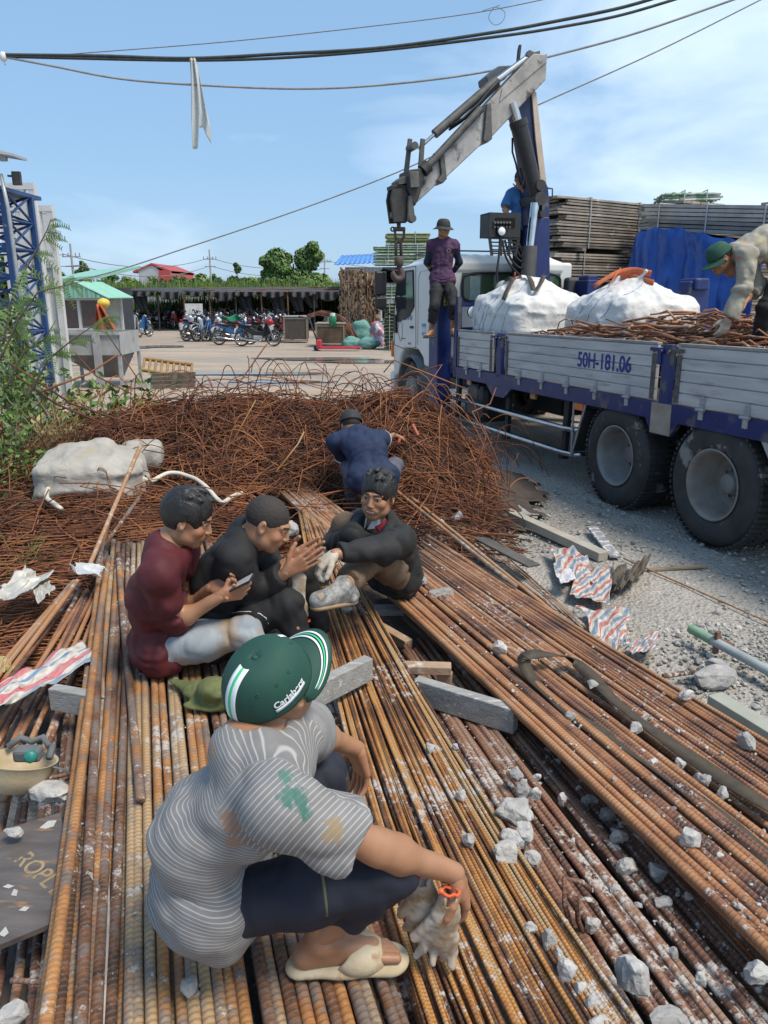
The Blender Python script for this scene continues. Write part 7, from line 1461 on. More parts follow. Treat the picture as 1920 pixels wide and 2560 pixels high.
# ================================================================ people
SKB=np.array((.37,.195,.112));SKIN=mat('skin',tuple(SKB),(.32,.16,.088),rough=.5,scale=9,bump=.12,bs=240,dist=.002,colattr=True,rfac=.15,sss=.05)
HAIRM=mat('black_hair',(.010,.009,.009),(.02,.018,.017),rough=.45,scale=60,bump=.7,bs=150,dist=.004,stretch=(1,1,.4));BUZZ=mat('buzz_hair',(.022,.018,.016),(.04,.03,.026),rough=.8,scale=70,bump=.5,bs=400,dist=.002)
def cm(name,c1,c2=None,**k):return mat(name,c1,c2,rough=k.pop('rough',.85),scale=k.pop('scale',14),bump=k.pop('bump',.35),bs=k.pop('bs',420),dist=k.pop('dist',.0012),**k)
def basis(fwd,up=(0,0,1)):f=V(fwd).normalized();x=f.cross(V(up)).normalized();z=x.cross(f);return Matrix((x,f,z)).transposed()
def head_sdf(c,M,h,smile=False,ears=True):
    s=Sdf(h);Mn=np.array(M);p=lambda x,y,z:c+M@V((x,y,z))
    s.ell(p(0,-.012,.032),(.074,.092,.082),Mn,.01);s.ell(p(0,.022,-.03),(.060,.066,.078),Mn,.03);s.ell(p(0,.062,-.088),(.026,.022,.020),Mn,.035)
    for q in(-1,1):
        s.ell(p(q*.044,.012,-.062),(.022,.04,.026),Mn,.03);s.ell(p(q*.037,.062,-.022+.004*smile),(.024,.020,.020),Mn,.025);s.cone(p(q*.012,.085,.030),p(q*.045,.070,.028),.009,.007,.014)
    for q in(-1,1):s.ell(p(q*.031,.096,.008),(.017,.014,.011),Mn,.012,True)
    for q in(-1,1):s.ell(p(q*.031,.073,.008),(.0135,.0125,.0115),Mn,.004);s.cone(p(q*.018,.087,.0165),p(q*.045,.077,.015),.0035,k=.004)
    s.cone(p(0,.084,.022),p(0,.104,-.022),.007,.0105,.012);s.ell(p(0,.098,-.027),(.017,.010,.008),Mn,.008)
    s.ell(p(0,.080,-.052),(.030+.006*smile,.014,.018),Mn,.015)
    w_=.024 if smile else .019
    s.cone(p(-w_,.083,-.049+.004*smile),p(0,.094,-.0475),.004,.0055,.005);s.cone(p(w_,.083,-.049+.004*smile),p(0,.094,-.0475),.004,.0055,.005);s.cone(p(-w_*.7,.083,-.060-.003*smile),p(w_*.7,.083,-.060-.003*smile),.0055,k=.006);s.cone(p(0,.091,-.061-.003*smile),p(0,.090,-.062),.0055,k=.006)
    if smile:s.ell(p(0,.096,-.0545),(.020,.010,.0035),Mn,.003,True)
    for q in(-1,1):
        if ears:
            me=Mn@np.array(Matrix.Rotation(q*-.35,3,'Z'));s.ell(p(q*.078,-.006,.002),(.008,.019,.031),me,.006);s.ell(p(q*.076,.0,-.022),(.007,.010,.012),me,.006);s.ell(p(q*.086,.002,.004),(.006,.010,.017),me,.004,True)
    s.cone(p(0,-.025,-.03),p(0,-.035,-.14),.052,.054,.03)
    P,Q=s.run(None,1);L_=(P-np.array(c))@Mn;col_=np.ones((len(P),3));x,y,z=L_.T;ax=abs(x)
    col_*=(1+.05*vnoise(L_*40))[:,None]
    lip=(ax<w_+.002)&(y>.080)&(abs(z+.054)<.011)&(ax**2/(w_+.003)**2+(z+.054)**2/.0115**2<1);col_[lip]=(1.0,.62,.60)
    br=(abs(z-.031+.12*(ax-.03)**2*20)<.0048)&(ax>.012)&(ax<.050)&(y>.055);col_[br]=(.16,.16,.18)
    e=(((ax-.031)/.0135)**2+((z-.0085)/(.0042 if smile else .0052))**2<1)&(y>.06);col_[e]=np.array((.5,.48,.45))/SKB;pu=e&(abs(ax-.031)<.0055);col_[pu]=(.06,.07,.09)
    lid=(abs(z-.0085-.0055+.25*abs(ax-.031)**2*60)<.0016)&(abs(ax-.031)<.015)&(y>.06);col_[lid]=(.25,.22,.22)
    if smile:tt=(ax<.0195)&(abs(z+.0545)<.0042)&(y>.075);col_[tt]=np.array((.62,.6,.55))/SKB
    else:ml=(ax<.018)&(abs(z+.0545)<.0018)&(y>.08);col_[ml]=(.45,.3,.3)
    ch=(y>.03)&(z<.02)&(z>-.045)&(ax>.02);col_[ch&~lip]*=(1.06,.96,.94);nd=(z<-.03)&(y<.02);col_[nd]*=.93
    return P,Q,col_
FL=((.040,.025,.019),(.044,.028,.020),(.041,.026,.019),(.032,.020,.017))
def hand_sdf(W,f,n,sd,curl=(.3,.4,.45,.5),h=.003,sc_=1.,thumb=.3,fat=0.,spread=.06,th_in=.3):
    """W wrist, f towards the fingers, n the way the palm faces, sd the thumb's side (+1: f x n)"""
    f=V(f).normalized();n=(V(n)-f*f.dot(V(n))).normalized();t=f.cross(n)*sd;s=Sdf(h)
    s.cone(W-f*.004,W+f*.02,(.0235+fat)*sc_,(.023+fat)*sc_,.01,fl=(n,.75))
    K=[]
    for i,(o,ln)in enumerate(((.030,.086),(.010,.090),(-.011,.086),(-.030,.078))):k=W+(f*ln+t*o)*sc_;K.append(k);s.cone(W+t*o*.5*sc_+f*.01,k,(.0155+fat)*sc_,(.0115+fat)*sc_,.013)
    s.cone(W+(f*.02+t*.018+n*.006)*sc_,W+(f*.05+t*.026+n*.006)*sc_,(.016+fat)*sc_,(.012+fat)*sc_,.012)
    for i,k in enumerate(K):
        a=curl[i]*.8;d=(f+t*spread*(1.5-i)).normalized();p=k;rr=(.0098,.0100,.0095,.0085)[i]
        for j,ln in enumerate(FL[i]):
            dd=(d*math.cos(a)+n*math.sin(a)).normalized();q=p+dd*ln*sc_;s.cone(p,q,(rr*(1-.08*j)+fat)*sc_,(rr*(1-.08*(j+1))+fat)*sc_,.0025);p=q;a+=curl[i]*(1.1,.8,.5)[j]
    p=W+(f*.022+t*.024)*sc_;d=(f*.62+t*.75+n*th_in).normalized()
    for j,ln in enumerate((.042,.033,.026)):q=p+d*ln*sc_;s.cone(p,q,(.0135-.0015*j+fat)*sc_,(.0120-.0015*j+fat)*sc_,.006 if j==0 else .003);p=q;d=(d+f*.35+n*thumb*.6-t*thumb*.5).normalized()
    return s.run(None,1)
def foot_sdf(A,toe,h=.004,up=V((0,0,1))):
    t=V(toe);t.z=0;t.normalize();sd=t.cross(up);b=A-up*.065;s=Sdf(h);s.cone(A+up*.05,A-up*.02,.034,.036,.02);s.cone(A-up*.03,b-t*.04,.036,.027,.02);s.cone(A+t*.02-up*.02,b+t*.12,.034,.020,.02,fl=(up,.8));s.cone(b-t*.03,b+t*.12,.028,.030,.02)
    for i,(o,ln,r)in enumerate(((.026,.062,.0125),(.008,.064,.009),(-.006,.058,.0085),(-.018,.050,.008),(-.028,.042,.0075))):s.cone(b+t*.12+sd*o*.9,b+t*(.12+ln)+sd*o-up*.006,r,r*.95,.004)
    return s.run()
def limb(s,pts,rr,k=.03,n=4,bulge=0.):
    s.chain(pts,rr,k)
class Person:
    def __init__(p,label,hc,fwd,nk,pv,sh,el,wr,hp,kn,an,toe,up=(0,0,1),h=.008,hh=.003,smile=False,hands=((),()),girth=1.,headmesh=True,toes=None,glove=None,spine=None):
        p.h=h;p.t=thing('person',label,'person',(pv.x,pv.y,min(a.z for a in an)-.08));p.hc,p.nk,p.pv,p.sh,p.el,p.wr,p.hp,p.kn,p.an,p.toe=hc,nk,pv,sh,el,wr,hp,kn,an,toe;p.M=basis(fwd,up);p.g=girth;p.glove=glove
        p.sp=spine or nk.lerp(pv,.5);parts=[];cols=[]
        s=Sdf(h);p.torso(s,0,.04)
        for i in(0,1):
            s.chain([sh[i],el[i],wr[i]],[.042,.036,.025],.03);s.ell(sh[i].lerp(el[i],.45),.045,k=.03);s.ell(el[i].lerp(wr[i],.25),.040,k=.03)
            s.chain([hp[i],kn[i],an[i]],[.070,.050,.036],.03);s.ell(kn[i].lerp(an[i],.3),.053,k=.04)
        s.cone(nk,hc+p.M@V((0,-.03,-.06)),.050,.050,.04);P,Q=s.run(lambda P:.002*vnoise(P*30));parts.append((P,Q));cols.append(np.ones((len(P),3))*(1+.06*vnoise(P*12))[:,None])
        P,Q,c=head_sdf(hc,p.M,hh,smile);parts.append((P,Q));cols.append(c)
        for i in(0,1):
            if hands[i]:P,Q=hand_sdf(wr[i],**hands[i]);parts.append((P,Q));cc=np.ones((len(P),3))*np.array((1.0,.93,.92));cols.append(cc)
        if toes:
            for i,q in toes:P,Q=foot_sdf(an[i],q);parts.append((P,Q));cols.append(np.ones((len(P),3))*.95)
        P,Q=joinm(parts);p.body=link('body',build_mesh('body',P,Q,[SKIN],attrs={'Col':np.concatenate(cols)}),p.t)
    def torso(p,s,e,k=.05,lo=0.):
        g=p.g;ax=(p.sh[0]-p.sh[1]).normalized();mid=(p.sh[0]+p.sh[1])/2;fr=ax.cross(mid-p.pv).normalized()
        s.cone(p.sh[0].lerp(p.nk,.12),p.sh[1].lerp(p.nk,.12),.046+e,k=.03);s.cone(p.hp[0],p.hp[1],.086*g+e*1.2,k=k)
        ch=mid.lerp(p.sp,.45)
        for q in(-1,1):o=ax*q*.062*g;s.chain([mid.lerp(p.nk,.3)+o*.75,ch+o*1.05,p.sp+o*.8,p.pv+o*.8],[(.056+e),(.082*g+e),(.092*g+e),(.086*g+e)],k)
        s.cone(p.nk-(p.nk-mid)*.3,p.nk,.062+e,.05+e*.5,.05)
        s.cone(p.nk.lerp(p.hc,.1),p.sh[0],.042+e*.8,.048+e,.05);s.cone(p.nk.lerp(p.hc,.1),p.sh[1],.042+e*.8,.048+e,.05)
    def shirt(p,name,mt,sl=(1.,1.),e=.014,flare=.0,tail=.05,wr=.010,neck=.066,seed=0,stripes=0,nkoff=(0,0,0),cuff=True,paint=None):
        s=Sdf(p.h*.9);p.torso(s,e,.05);dn=(p.pv-p.sp).normalized();s.cone(p.pv,p.pv+dn*tail,.092*p.g+e,.094*p.g+e,.06)if tail else None;s.cone(p.hp[0],p.hp[1],.092*p.g+e,k=.05)if tail>.03 else None
        ends=[];wr=wr*(1.5 if not stripes else 1.1)
        for i in(0,1):
            a,b,c=p.sh[i],p.el[i],p.wr[i];u=sl[i]
            if u<=1:q=a.lerp(b,u);s.chain([a,q],[.050+e,.046+e+flare],.03);d=(b-a).normalized();r=.046+e+flare
            else:q=b.lerp(c,u-1);s.chain([a,b,q],[.046+e,.042+e,.034-.006*(u-1)+e*.7+flare],.035);s.ell(a.lerp(b,.4),.044+e,k=.03);d=(c-b).normalized();r=.034+e+flare
            ends.append((q,d,r))
        for q,d,r in ends:
            x,y,z,_=frame((0,0,0),d);s.box(q+d*.10,(r+.035,r+.035,.10),np.array(Matrix((x,y,z)).transposed()),.004,.004,True)
        nd=(p.hc-p.nk).normalized();s.ell(p.nk.lerp(p.hc,.42)+V(nkoff),neck,k=.012,sub=True)
        axis=(p.nk-p.pv).normalized();sd0=np.array(p.sh[0]);a0=np.array(axis,dtype=np.float32)
        segs=[(np.array(p.sh[i]),np.array(p.el[i]))for i in(0,1)]
        def disp(P):
            w_=0
            q=P@a0;f1=vnoise(np.stack([q*11+1.5*vnoise(P*6+seed),P[:,0]*4+P[:,1]*4,P[:,2]*3+seed],-1));rg=lambda x:1-2.2*abs(x);w_=f1*wr*.7-rg(vnoise(P*np.array([15,15,11])+seed))*wr*.45+vnoise(P*40+seed)*wr*.12
            for a,b in segs:d=np.linalg.norm(P-b,axis=1);w_=w_+np.exp(-(d/.09)**2)*wr*-.9*rg(vnoise(np.stack([(P-b)@((b-a)/np.linalg.norm(b-a))*38,P[:,0]*6,P[:,2]*6+seed],-1)))
            d2=np.linalg.norm(P-np.array(p.pv),axis=1);w_=w_+np.exp(-(d2/.24)**2)*wr*-.9*rg(vnoise(np.stack([q*24+vnoise(P*5),P[:,0]*5,P[:,1]*5+seed],-1)))
            return-w_-.45*wr
        P,Q=s.run(disp,1);at={}
        if stripes:                          # distance along the spine, or along the sleeve
            pv,sp,nk=(np.array(v)for v in(p.pv-dn*0,p.sp,p.nk));t=np.zeros(len(P));best=np.full(len(P),9.)
            ch=[(np.array(p.pv+dn*.3),np.array(p.pv),-.3*0-.3,.12),(pv,sp,0,.12),(sp,nk,np.linalg.norm(sp-pv),.12)];
            W_=np.zeros(len(P))
            for a,b,o,rr in ch:L_=np.linalg.norm(b-a);d_=(b-a)/L_;u=(P-a)@d_;w_=np.exp(-(np.maximum(0,np.maximum(-u,u-L_))/.07)**2)+1e-6;t+=(o+u)*w_;W_+=w_
            t/=W_;arm=np.zeros(len(P))
            for a,b in segs:L_=np.linalg.norm(b-a);d_=(b-a)/L_;u=(P-a)@d_;rad=np.linalg.norm(P-a-u[:,None]*d_,axis=1);ax_=np.array((p.sh[0]-p.sh[1]).normalized());md_=np.array((p.sh[0]+p.sh[1])/2);sd_=abs((P-md_)@ax_);same=((P-md_)@ax_)*((a-md_)@ax_)>0;x_=same&(sd_>.118)&(rad<.13)&(u>-.12);u2=(P-a)@((d_+ax_*np.sign((a-md_)@ax_)*.75)/1.25);t=np.where(x_,u2,t);arm=np.where(x_,1.,arm)
            at['st']=t
        o=link(name,build_mesh(name,P,Q,[mt],attrs=at),p.t)
        return o
    def trousers(p,name,mt,ln=(1.9,1.9),e=.014,wr=.009,seed=3,cuffr=.0,waist=.06):
        s=Sdf(p.h*.9);s.cone(p.hp[0],p.hp[1],.086*p.g+e*.3,k=.03);s.cone(p.pv,p.pv.lerp(p.sp,.1),.080*p.g,k=.04)
        for i in(0,1):
            a,b,c=p.hp[i],p.kn[i],p.an[i];u=ln[i]
            s.chain([a,a.lerp(b,.5),b],[.070+e*.5,.068+e,.053+e],.03)
            if u>1:q=b.lerp(c,u-1);s.chain([b,q],[.053+e,(.052-.012*(u-1))+e+cuffr],.03);d=(c-b).normalized()
            else:q=a.lerp(b,u);d=(b-a).normalized()
            x,y,z,_=frame((0,0,0),d);s.box(q+d*.08,(.10,.10,.08),np.array(Matrix((x,y,z)).transposed()),.004,.004,True)
        segs=[(np.array(p.kn[i]),np.array((p.kn[i]-p.hp[i]).normalized()))for i in(0,1)]+[(np.array(p.an[i]),np.array((p.an[i]-p.kn[i]).normalized()))for i in(0,1)]+[(np.array(p.hp[i]),np.array((p.kn[i]-p.hp[i]).normalized()))for i in(0,1)]
        def disp(P):
            rg=lambda x:1-2.2*abs(x);w_=vnoise(P*np.array([9,9,6])+seed)*wr*.6-rg(vnoise(P*15+seed))*wr*.4
            for b,d in segs:r=np.linalg.norm(P-b,axis=1);w_=w_-np.exp(-(r/.13)**2)*wr*.8*rg(vnoise(np.stack([(P-b)@d*30,P[:,0]*7,P[:,2]*7+seed],-1)))
            return-w_
        P,Q=s.run(disp,1);return link(name,build_mesh(name,P,Q,[mt]),p.t)
    def hair(p,kind='short'):
        s=Sdf(.003);M=p.M;Mn=np.array(M);q=lambda x,y,z:p.hc+M@V((x,y,z));b=kind=='buzz';e=.003 if b else .014
        s.ell(q(0,-.014,.034),(.074+e,.092+e,.082+(.004 if b else .026)),Mn,.01)
        if not b:
            rs=np.random.RandomState(3)
            for k in range(12):
                a=rs.uniform(0,2*PI);th=rs.uniform(0,1.15);d=V((math.sin(th)*math.cos(a),math.sin(th)*math.sin(a),math.cos(th)));d.y=abs(d.y)*.9 if k%3 else d.y;r0=q(d.x*.080,-.014+d.y*.098,.036+d.z*.098);dr=M@(d*.5+V((rs.uniform(-.15,.25),.85,rs.uniform(-.05,.1)))).normalized();s.cone(r0,r0+dr*rs.uniform(.02,.035),.009,.004,.018)
        s.ell(q(0,.125,-.03),(.085,.075,.092),Mn,.006,True)
        for x in(-1,1):s.ell(q(x*.082,.022,-.034),(.03,.05,.050),Mn,.006,True)
        s.box(q(0,0,-.098),(.12,.14,.052),Mn,.01,.01,True)
        P,Q=s.run(lambda P:.0012*vnoise(P*160)if b else .0022*vnoise((P-np.array(p.hc))@Mn*np.array([170,16,40]))+.0018*vnoise(P*20),0 if not b else 1);return link('hair',build_mesh('hair',P,Q,[BUZZ if b else HAIRM]),p.t)
    def cap(p,mt,brim=.07,h=.105,name='cap',tilt=0.,dz=.0,bucket=False,brimmat=None,under=None,flip=1):
        Mt=p.M@Matrix.Rotation(tilt,3,'X');q=lambda x,y,z:p.hc+Mt@V((x,y,z+dz));m=MB();nu,nv=96,20
        def dome(u,v):
            a=2*PI*u;r=math.cos(v*PI/2)**(.62 if not bucket else .5);z=.028+h*math.sin(v*PI/2)**1.05;seam=1-.010*max(0,1-abs(((a/(PI/3))%1)-.0)*22)-.010*max(0,1-abs(1-((a/(PI/3))%1))*22);fl=1+.018*math.sin(a*3+1)*(1-v)
            return q(math.cos(a)*.090*r*seam*fl,-.010+math.sin(a)*.106*r*seam*fl,z)
        m.grid(dome,nu,nv,closeu=True);me=m.mesh(name,[mt]);solid(me,-.003);o=link(name,me,p.t)
        m=MB()
        if bucket:m.grid(lambda u,v:q(math.cos(2*PI*u)*(.090+.055*v),-.010+math.sin(2*PI*u)*(.106+.055*v),.030-.040*v+.004*math.sin(6*PI*u)),48,5,closeu=True)
        else:
            def br(u,v):a=PI*(.5+(u-.5)*.86);e=math.sin(PI*u)**.55;R_=v*brim*e;x=math.cos(a)*(.090+R_*.35);y=-.010+math.sin(a)*(.106+R_*.95)+R_*.25;return q(x,y,.030-.012*v*e-3.2*x*x*(.6+v))
            m.grid(br,32,10)
        me=m.mesh('brim',[brimmat or mt]);solid(me,.003);b=link('brim',me,o)
        m=MB();m.ball(q(0,-.010,.028+h),(.009,.009,.005),10,6);m.build('cap_button',[mt],o);p.q=q;p.dome=dome;p.br=None if bucket else br
        return o
    def shoe(p,i,toe,mt,sole,ln=.16,name='shoe',up=V((0,0,1)),low=0):
        t=V(toe).normalized();A=p.an[i];b=A-up*.055;s=Sdf(.005);sd=t.cross(up);s.cone(A+up*.0,b-t*.035,.042,.036,.03);s.cone(A-up*.015+t*.01,b+t*ln*.85,.040,.030,.03);s.cone(b-t*.03,b+t*ln*.9,.036,.036,.03);P,Q=s.run(lambda P:.002*vnoise(P*40));o=link(name,build_mesh(name,P,Q,[mt]),p.t)
        s=Sdf(.005);c=b-up*.030;s.cone(c-t*.035,c+t*ln*.88,.036,.040,.02,fl=(up,.45));P,Q=s.run();link('sole',build_mesh('sole',P,Q,[sole]),o);return o
def phone(name,label,c,u,v,cat='phone'):
    u=V(u).normalized();v=(V(v)-u*u.dot(V(v))).normalized();Rm=Matrix((u,v,u.cross(v))).transposed();m=MB();m.box(c,(.15,.072,.009),Rm,bev=.004);o=m.build(name,[BLACKPL]);tag(o,label,cat);m=MB();m.box(c+u.cross(v)*.0052,(.138,.064,.001),Rm);m.build('screen',[mat('phone_screen',(.35,.40,.46),(.5,.5,.5),rough=.15,bump=0,scale=60)if 'phone_screen' not in MATS else MATS['phone_screen']],o);return o
SHOEM=mat('shoe_grey',(.40,.40,.38),(.09,.09,.09),rough=.8,scale=26,c3=(.28,.20,.12),t3=.58,s3=18);SOLEM=mat('shoe_sole',(.24,.15,.07),(.34,.25,.14),rough=.8,scale=20);BLKSH=mat('dark_shoe',(.03,.03,.03),rough=.7)
GLV=mat('cotton_glove',(.56,.52,.45),(.42,.37,.29),rough=.95,scale=22,bump=.6,bs=380,dist=.002);GLVD=mat('soiled_glove',(.50,.46,.41),(.30,.21,.12),rough=.95,scale=16,bump=.7,bs=420,dist=.002,c3=(.26,.17,.09),t3=.56,s3=11,w3=.12)
def glove_on(p,i,args,name='glove',mt=None,fat=.004):
    a=dict(args);a['fat']=fat;P,Q=hand_sdf(p.wr[i],**a);return link(name,build_mesh(name,P,Q,[mt or GLV]),p.t)
X,Y,Z=V((1,0,0)),V((0,1,0)),V((0,0,1))

# ---- 1 the man in the green cap, squatting in front (his right side towards the camera)
pv=D(500,2196,1.49);nk=D(598,1888,1.45);sh=[D(745,1835,1.62),D(703,2022,1.30)]
hp=[pv+V((.05,.10,0)),pv+V((.05,-.085,-.01))];kn=[D(800,1945,1.78),D(965,2176,1.44)];an=[V((-.15,1.74,.49)),G(800,2330,.49)]
elR=chn(sh[1],945,2118,.27,1);wrR=chn(elR,1136,2182,.25,1);elL=chn(sh[0],780,1830,.26,1);wrL=chn(elL,893,1872,.225,1)
hR=dict(f=(.35,.25,-.95),n=(-.85,.1,-.35),sd=-1,curl=(.55,.75,.85,.9),h=.0028,thumb=.5,th_in=.6);hL=dict(f=(.15,.1,-1),n=(-.7,-.5,0),sd=1,curl=(.25,.3,.35,.4),h=.0028,spread=.09)
spn=nk.lerp(pv,.58)+V((-.028,.0,.0))
P1=Person('man in a green cap and grey striped T-shirt squatting in the foreground',D(684,1712,1.56),(.60,.66,.40),nk,pv,sh,[elL,elR],[wrL,wrR],hp,kn,an,None,up=(-.22,-.5,.86),h=.0065,hands=(hL,hR),girth=.90,toes=((1,(1,.1,0)),(0,(1,.3,0))),spine=spn)
def stripe_shirt(bv):
    m=cm('grey_striped_jersey',(.20,.195,.195),(.165,.16,.16),c3=(.26,.20,.16),t3=.66,s3=5,w3=.1);t=m.node_tree;n=t.nodes;l=t.links.new;b=n['Principled BSDF'];src=b.inputs['Base Color'].links[0].from_socket
    at=n.new('ShaderNodeAttribute');at.attribute_name='st';s=n.new('ShaderNodeMath');s.operation='MULTIPLY';s.inputs[1].default_value=2*PI/.0088;l(at.outputs['Fac'],s.inputs[0]);q=n.new('ShaderNodeMath');q.operation='SINE';l(s.outputs[0],q.inputs[0]);mr=n.new('ShaderNodeMapRange');mr.inputs[1].default_value=.55;mr.inputs[2].default_value=1.0;l(q.outputs[0],mr.inputs[0])
    mx=n.new('ShaderNodeMix');mx.data_type='RGBA';l(mr.outputs[0],mx.inputs[0]);l(src,mx.inputs[6]);mx.inputs[7].default_value=(.37,.36,.34,1);cur=mx.outputs[2]
    tc=n.new('ShaderNodeTexCoord');P_=lambda x,y:bv.ray_cast(C0,ray(x,y).normalized())[0]or V((0,0,-5))
    for c,r,c3 in((P_(750,2000),.022,(.03,.13,.10)),(P_(722,1990),.016,(.03,.13,.10)),(P_(715,1940),.016,(.04,.15,.11)),(P_(768,2030),.012,(.03,.13,.10)),(P_(835,2075),.022,(.25,.18,.09)),(P_(578,2055),.024,(.26,.14,.09)),(P_(586,2105),.02,(.28,.17,.12))):
        vd=n.new('ShaderNodeVectorMath');vd.operation='DISTANCE';l(tc.outputs['Object'],vd.inputs[0]);vd.inputs[1].default_value=c-P1.t.location;nz=n.new('ShaderNodeTexNoise');nz.inputs['Scale'].default_value=60;l(tc.outputs['Object'],nz.inputs['Vector']);a=n.new('ShaderNodeMath');a.operation='MULTIPLY_ADD';a.inputs[1].default_value=.05;l(nz.outputs['Fac'],a.inputs[0]);l(vd.outputs['Value'],a.inputs[2]);mr=n.new('ShaderNodeMapRange');mr.inputs[1].default_value=r+.032;mr.inputs[2].default_value=r+.020;mr.inputs[4].default_value=.8;l(a.outputs[0],mr.inputs[0]);mx=n.new('ShaderNodeMix');mx.data_type='RGBA';l(mr.outputs[0],mx.inputs[0]);l(cur,mx.inputs[6]);mx.inputs[7].default_value=rgb(c3);cur=mx.outputs[2]
    l(cur,b.inputs['Base Color']);return m
so_=P1.shirt('t_shirt',BLACKPL,(.62,.62),e=.013,flare=.022,tail=.04,wr=.011,neck=.068,stripes=1,nkoff=(.0,.0,.0));so_.data.materials[0]=stripe_shirt(BVHTree.FromPolygons([v.co+root_loc(so_)for v in so_.data.vertices],[p_.vertices for p_ in so_.data.polygons]))
DKBL=cm('navy_shorts',(.008,.011,.022),(.012,.015,.028),c3=(.05,.05,.06),t3=.66,s3=8)
tr=P1.trousers('shorts',DKBL,(1.62,1.62),e=.015,wr=.010,cuffr=.0)
m=MB();bv=BVHTree.FromPolygons([v.co+root_loc(tr)for v in tr.data.vertices],[p_.vertices for p_ in tr.data.polygons]);zp=[bv.ray_cast(C0,ray(x,y).normalized())[0]for x,y in((801,2160),(806,2190),(811,2225),(815,2260),(817,2290))];zp=[q for q in zp if q];m.tube(zp,.004,6);m.build('zip',[mat('olive_zip',(.13,.13,.08),bump=0)],tr)
P1.hair('buzz')
GRC=cm('green_cap_cloth',(.008,.052,.036),(.010,.066,.046),scale=6,rough=.75);CAPW=mat('cap_white',(.72,.74,.78),rough=.7,bump=0);CAPG=mat('cap_green',(.05,.50,.20),rough=.7,bump=0)
cp=P1.cap(GRC,brim=.064,h=.104,tilt=.06,dz=-.012)
def dstrip(name,mt,u,w0,w1,v0,v1,off):
    m=MB();c=P1.q(0,-.01,.03)
    def fn(a,v):vv=v0+(v1-v0)*v;r=math.cos(vv*PI/2)**.62+.02;q=P1.dome(u+((w0+(w1-w0)*a)/.61)/max(r,.12),vv);return q+(q-c).normalized()*off
    m.grid(fn,6,20);me=m.mesh(name,[mt]);solid(me,.0008);link(name,me,cp)
dstrip('back_stripe',CAPW,.75,-.016,.016,.06,.90,.0048);dstrip('back_stripe_centre',CAPG,.75,-.0035,.0035,.06,.90,.0060)
for v0,v1,mt in((.50,.57,CAPW),(.62,.68,CAPG),(.73,.80,CAPW)):
    m=MB();m.grid(lambda u,v:P1.br(.08+.84*u,v0+(v1-v0)*v)+Z*.0034,40,3);me=m.mesh('brim_line',[mt]);solid(me,.0006);link('brim_line',me,cp)
for u in(.04,.2,.3,.46,.63,.88,.97):q=P1.dome(u,.52);c=P1.q(0,-.01,.03);d=(q-c).normalized();m=MB();m.lathe(q+d*.0032,d,[(0,.0045),(.0015,.004),(.0015,.002),(0,.0015)],12);m.build('eyelet',[GRC],cp)
def cap_text(s,size,u,v,rot,dx=0):
    me=text_mesh(s,size,bold=.0006);bm=bmesh.new();bm.from_mesh(me);bmesh.ops.triangulate(bm,faces=bm.faces[:]);bmesh.ops.subdivide_edges(bm,edges=bm.edges[:],cuts=1);bm.to_mesh(me);bm.free();me.materials.append(CAPW);c=P1.q(0,-.01,.03)
    for w_ in me.vertices:
        x,y=w_.co.x,w_.co.y;q=P1.dome(u+x/.60,v+y/.150);w_.co=q+(q-c).normalized()*.0052
    link('cap_lettering',me,cp)
cap_text('Carlsberg',.020,.99,.24,0);
m=MB();m.grid(lambda a,v:P1.dome(.925+.13*a,.13+.05*v+.03*a)+(P1.dome(.925+.13*a,.15)-P1.q(0,-.01,.03)).normalized()*.0050,12,3);me=m.mesh('l',[CAPW]);solid(me,.0006);link('logo_underline',me,cp)
m=MB();m.grid(lambda a,v:P1.dome(.245+.03*v,.50+.14*a)+(P1.dome(.25,.5)-P1.q(0,-.01,.03)).normalized()*.0050,6,4);me=m.mesh('l',[CAPW]);solid(me,.0006);link('front_mark',me,cp)
SLIP=mat('clog_beige',(.50,.43,.31),(.40,.32,.20),rough=.75,scale=14,bump=.3,bs=120,dist=.003,c3=(.30,.20,.10),t3=.56,s3=16,w3=.1)
def sandal(p,i,toe):
    t=V(toe).normalized();A=p.an[i];sd=t.cross(Z);b=A-Z*.098;s=Sdf(.0035);s.cone(b-t*.05,b+t*.06,.036,.038,.03,fl=(Z,.5));s.cone(b+t*.05,b+t*.165,.038,.050,.03,fl=(Z,.42));s.run
    up=Sdf(.003);Rm=np.array(Matrix((sd,t,Z)).transposed());q=b+t*.095+Z*.022;up.ell(q,(.054,.070,.043),Rm,.004);up.ell(q-t*.075+Z*.03,(.045,.06,.05),Rm,.006,True);up.ell(q+t*.075+Z*.004,(.040,.03,.03),Rm,.006,True)
    P,Q=joinm([s.run(),up.run()]);return link('sandal',build_mesh('sandal',P,Q,[SLIP]),p.t)
sandal(P1,1,(1,.1,0));sandal(P1,0,(1,.3,0))
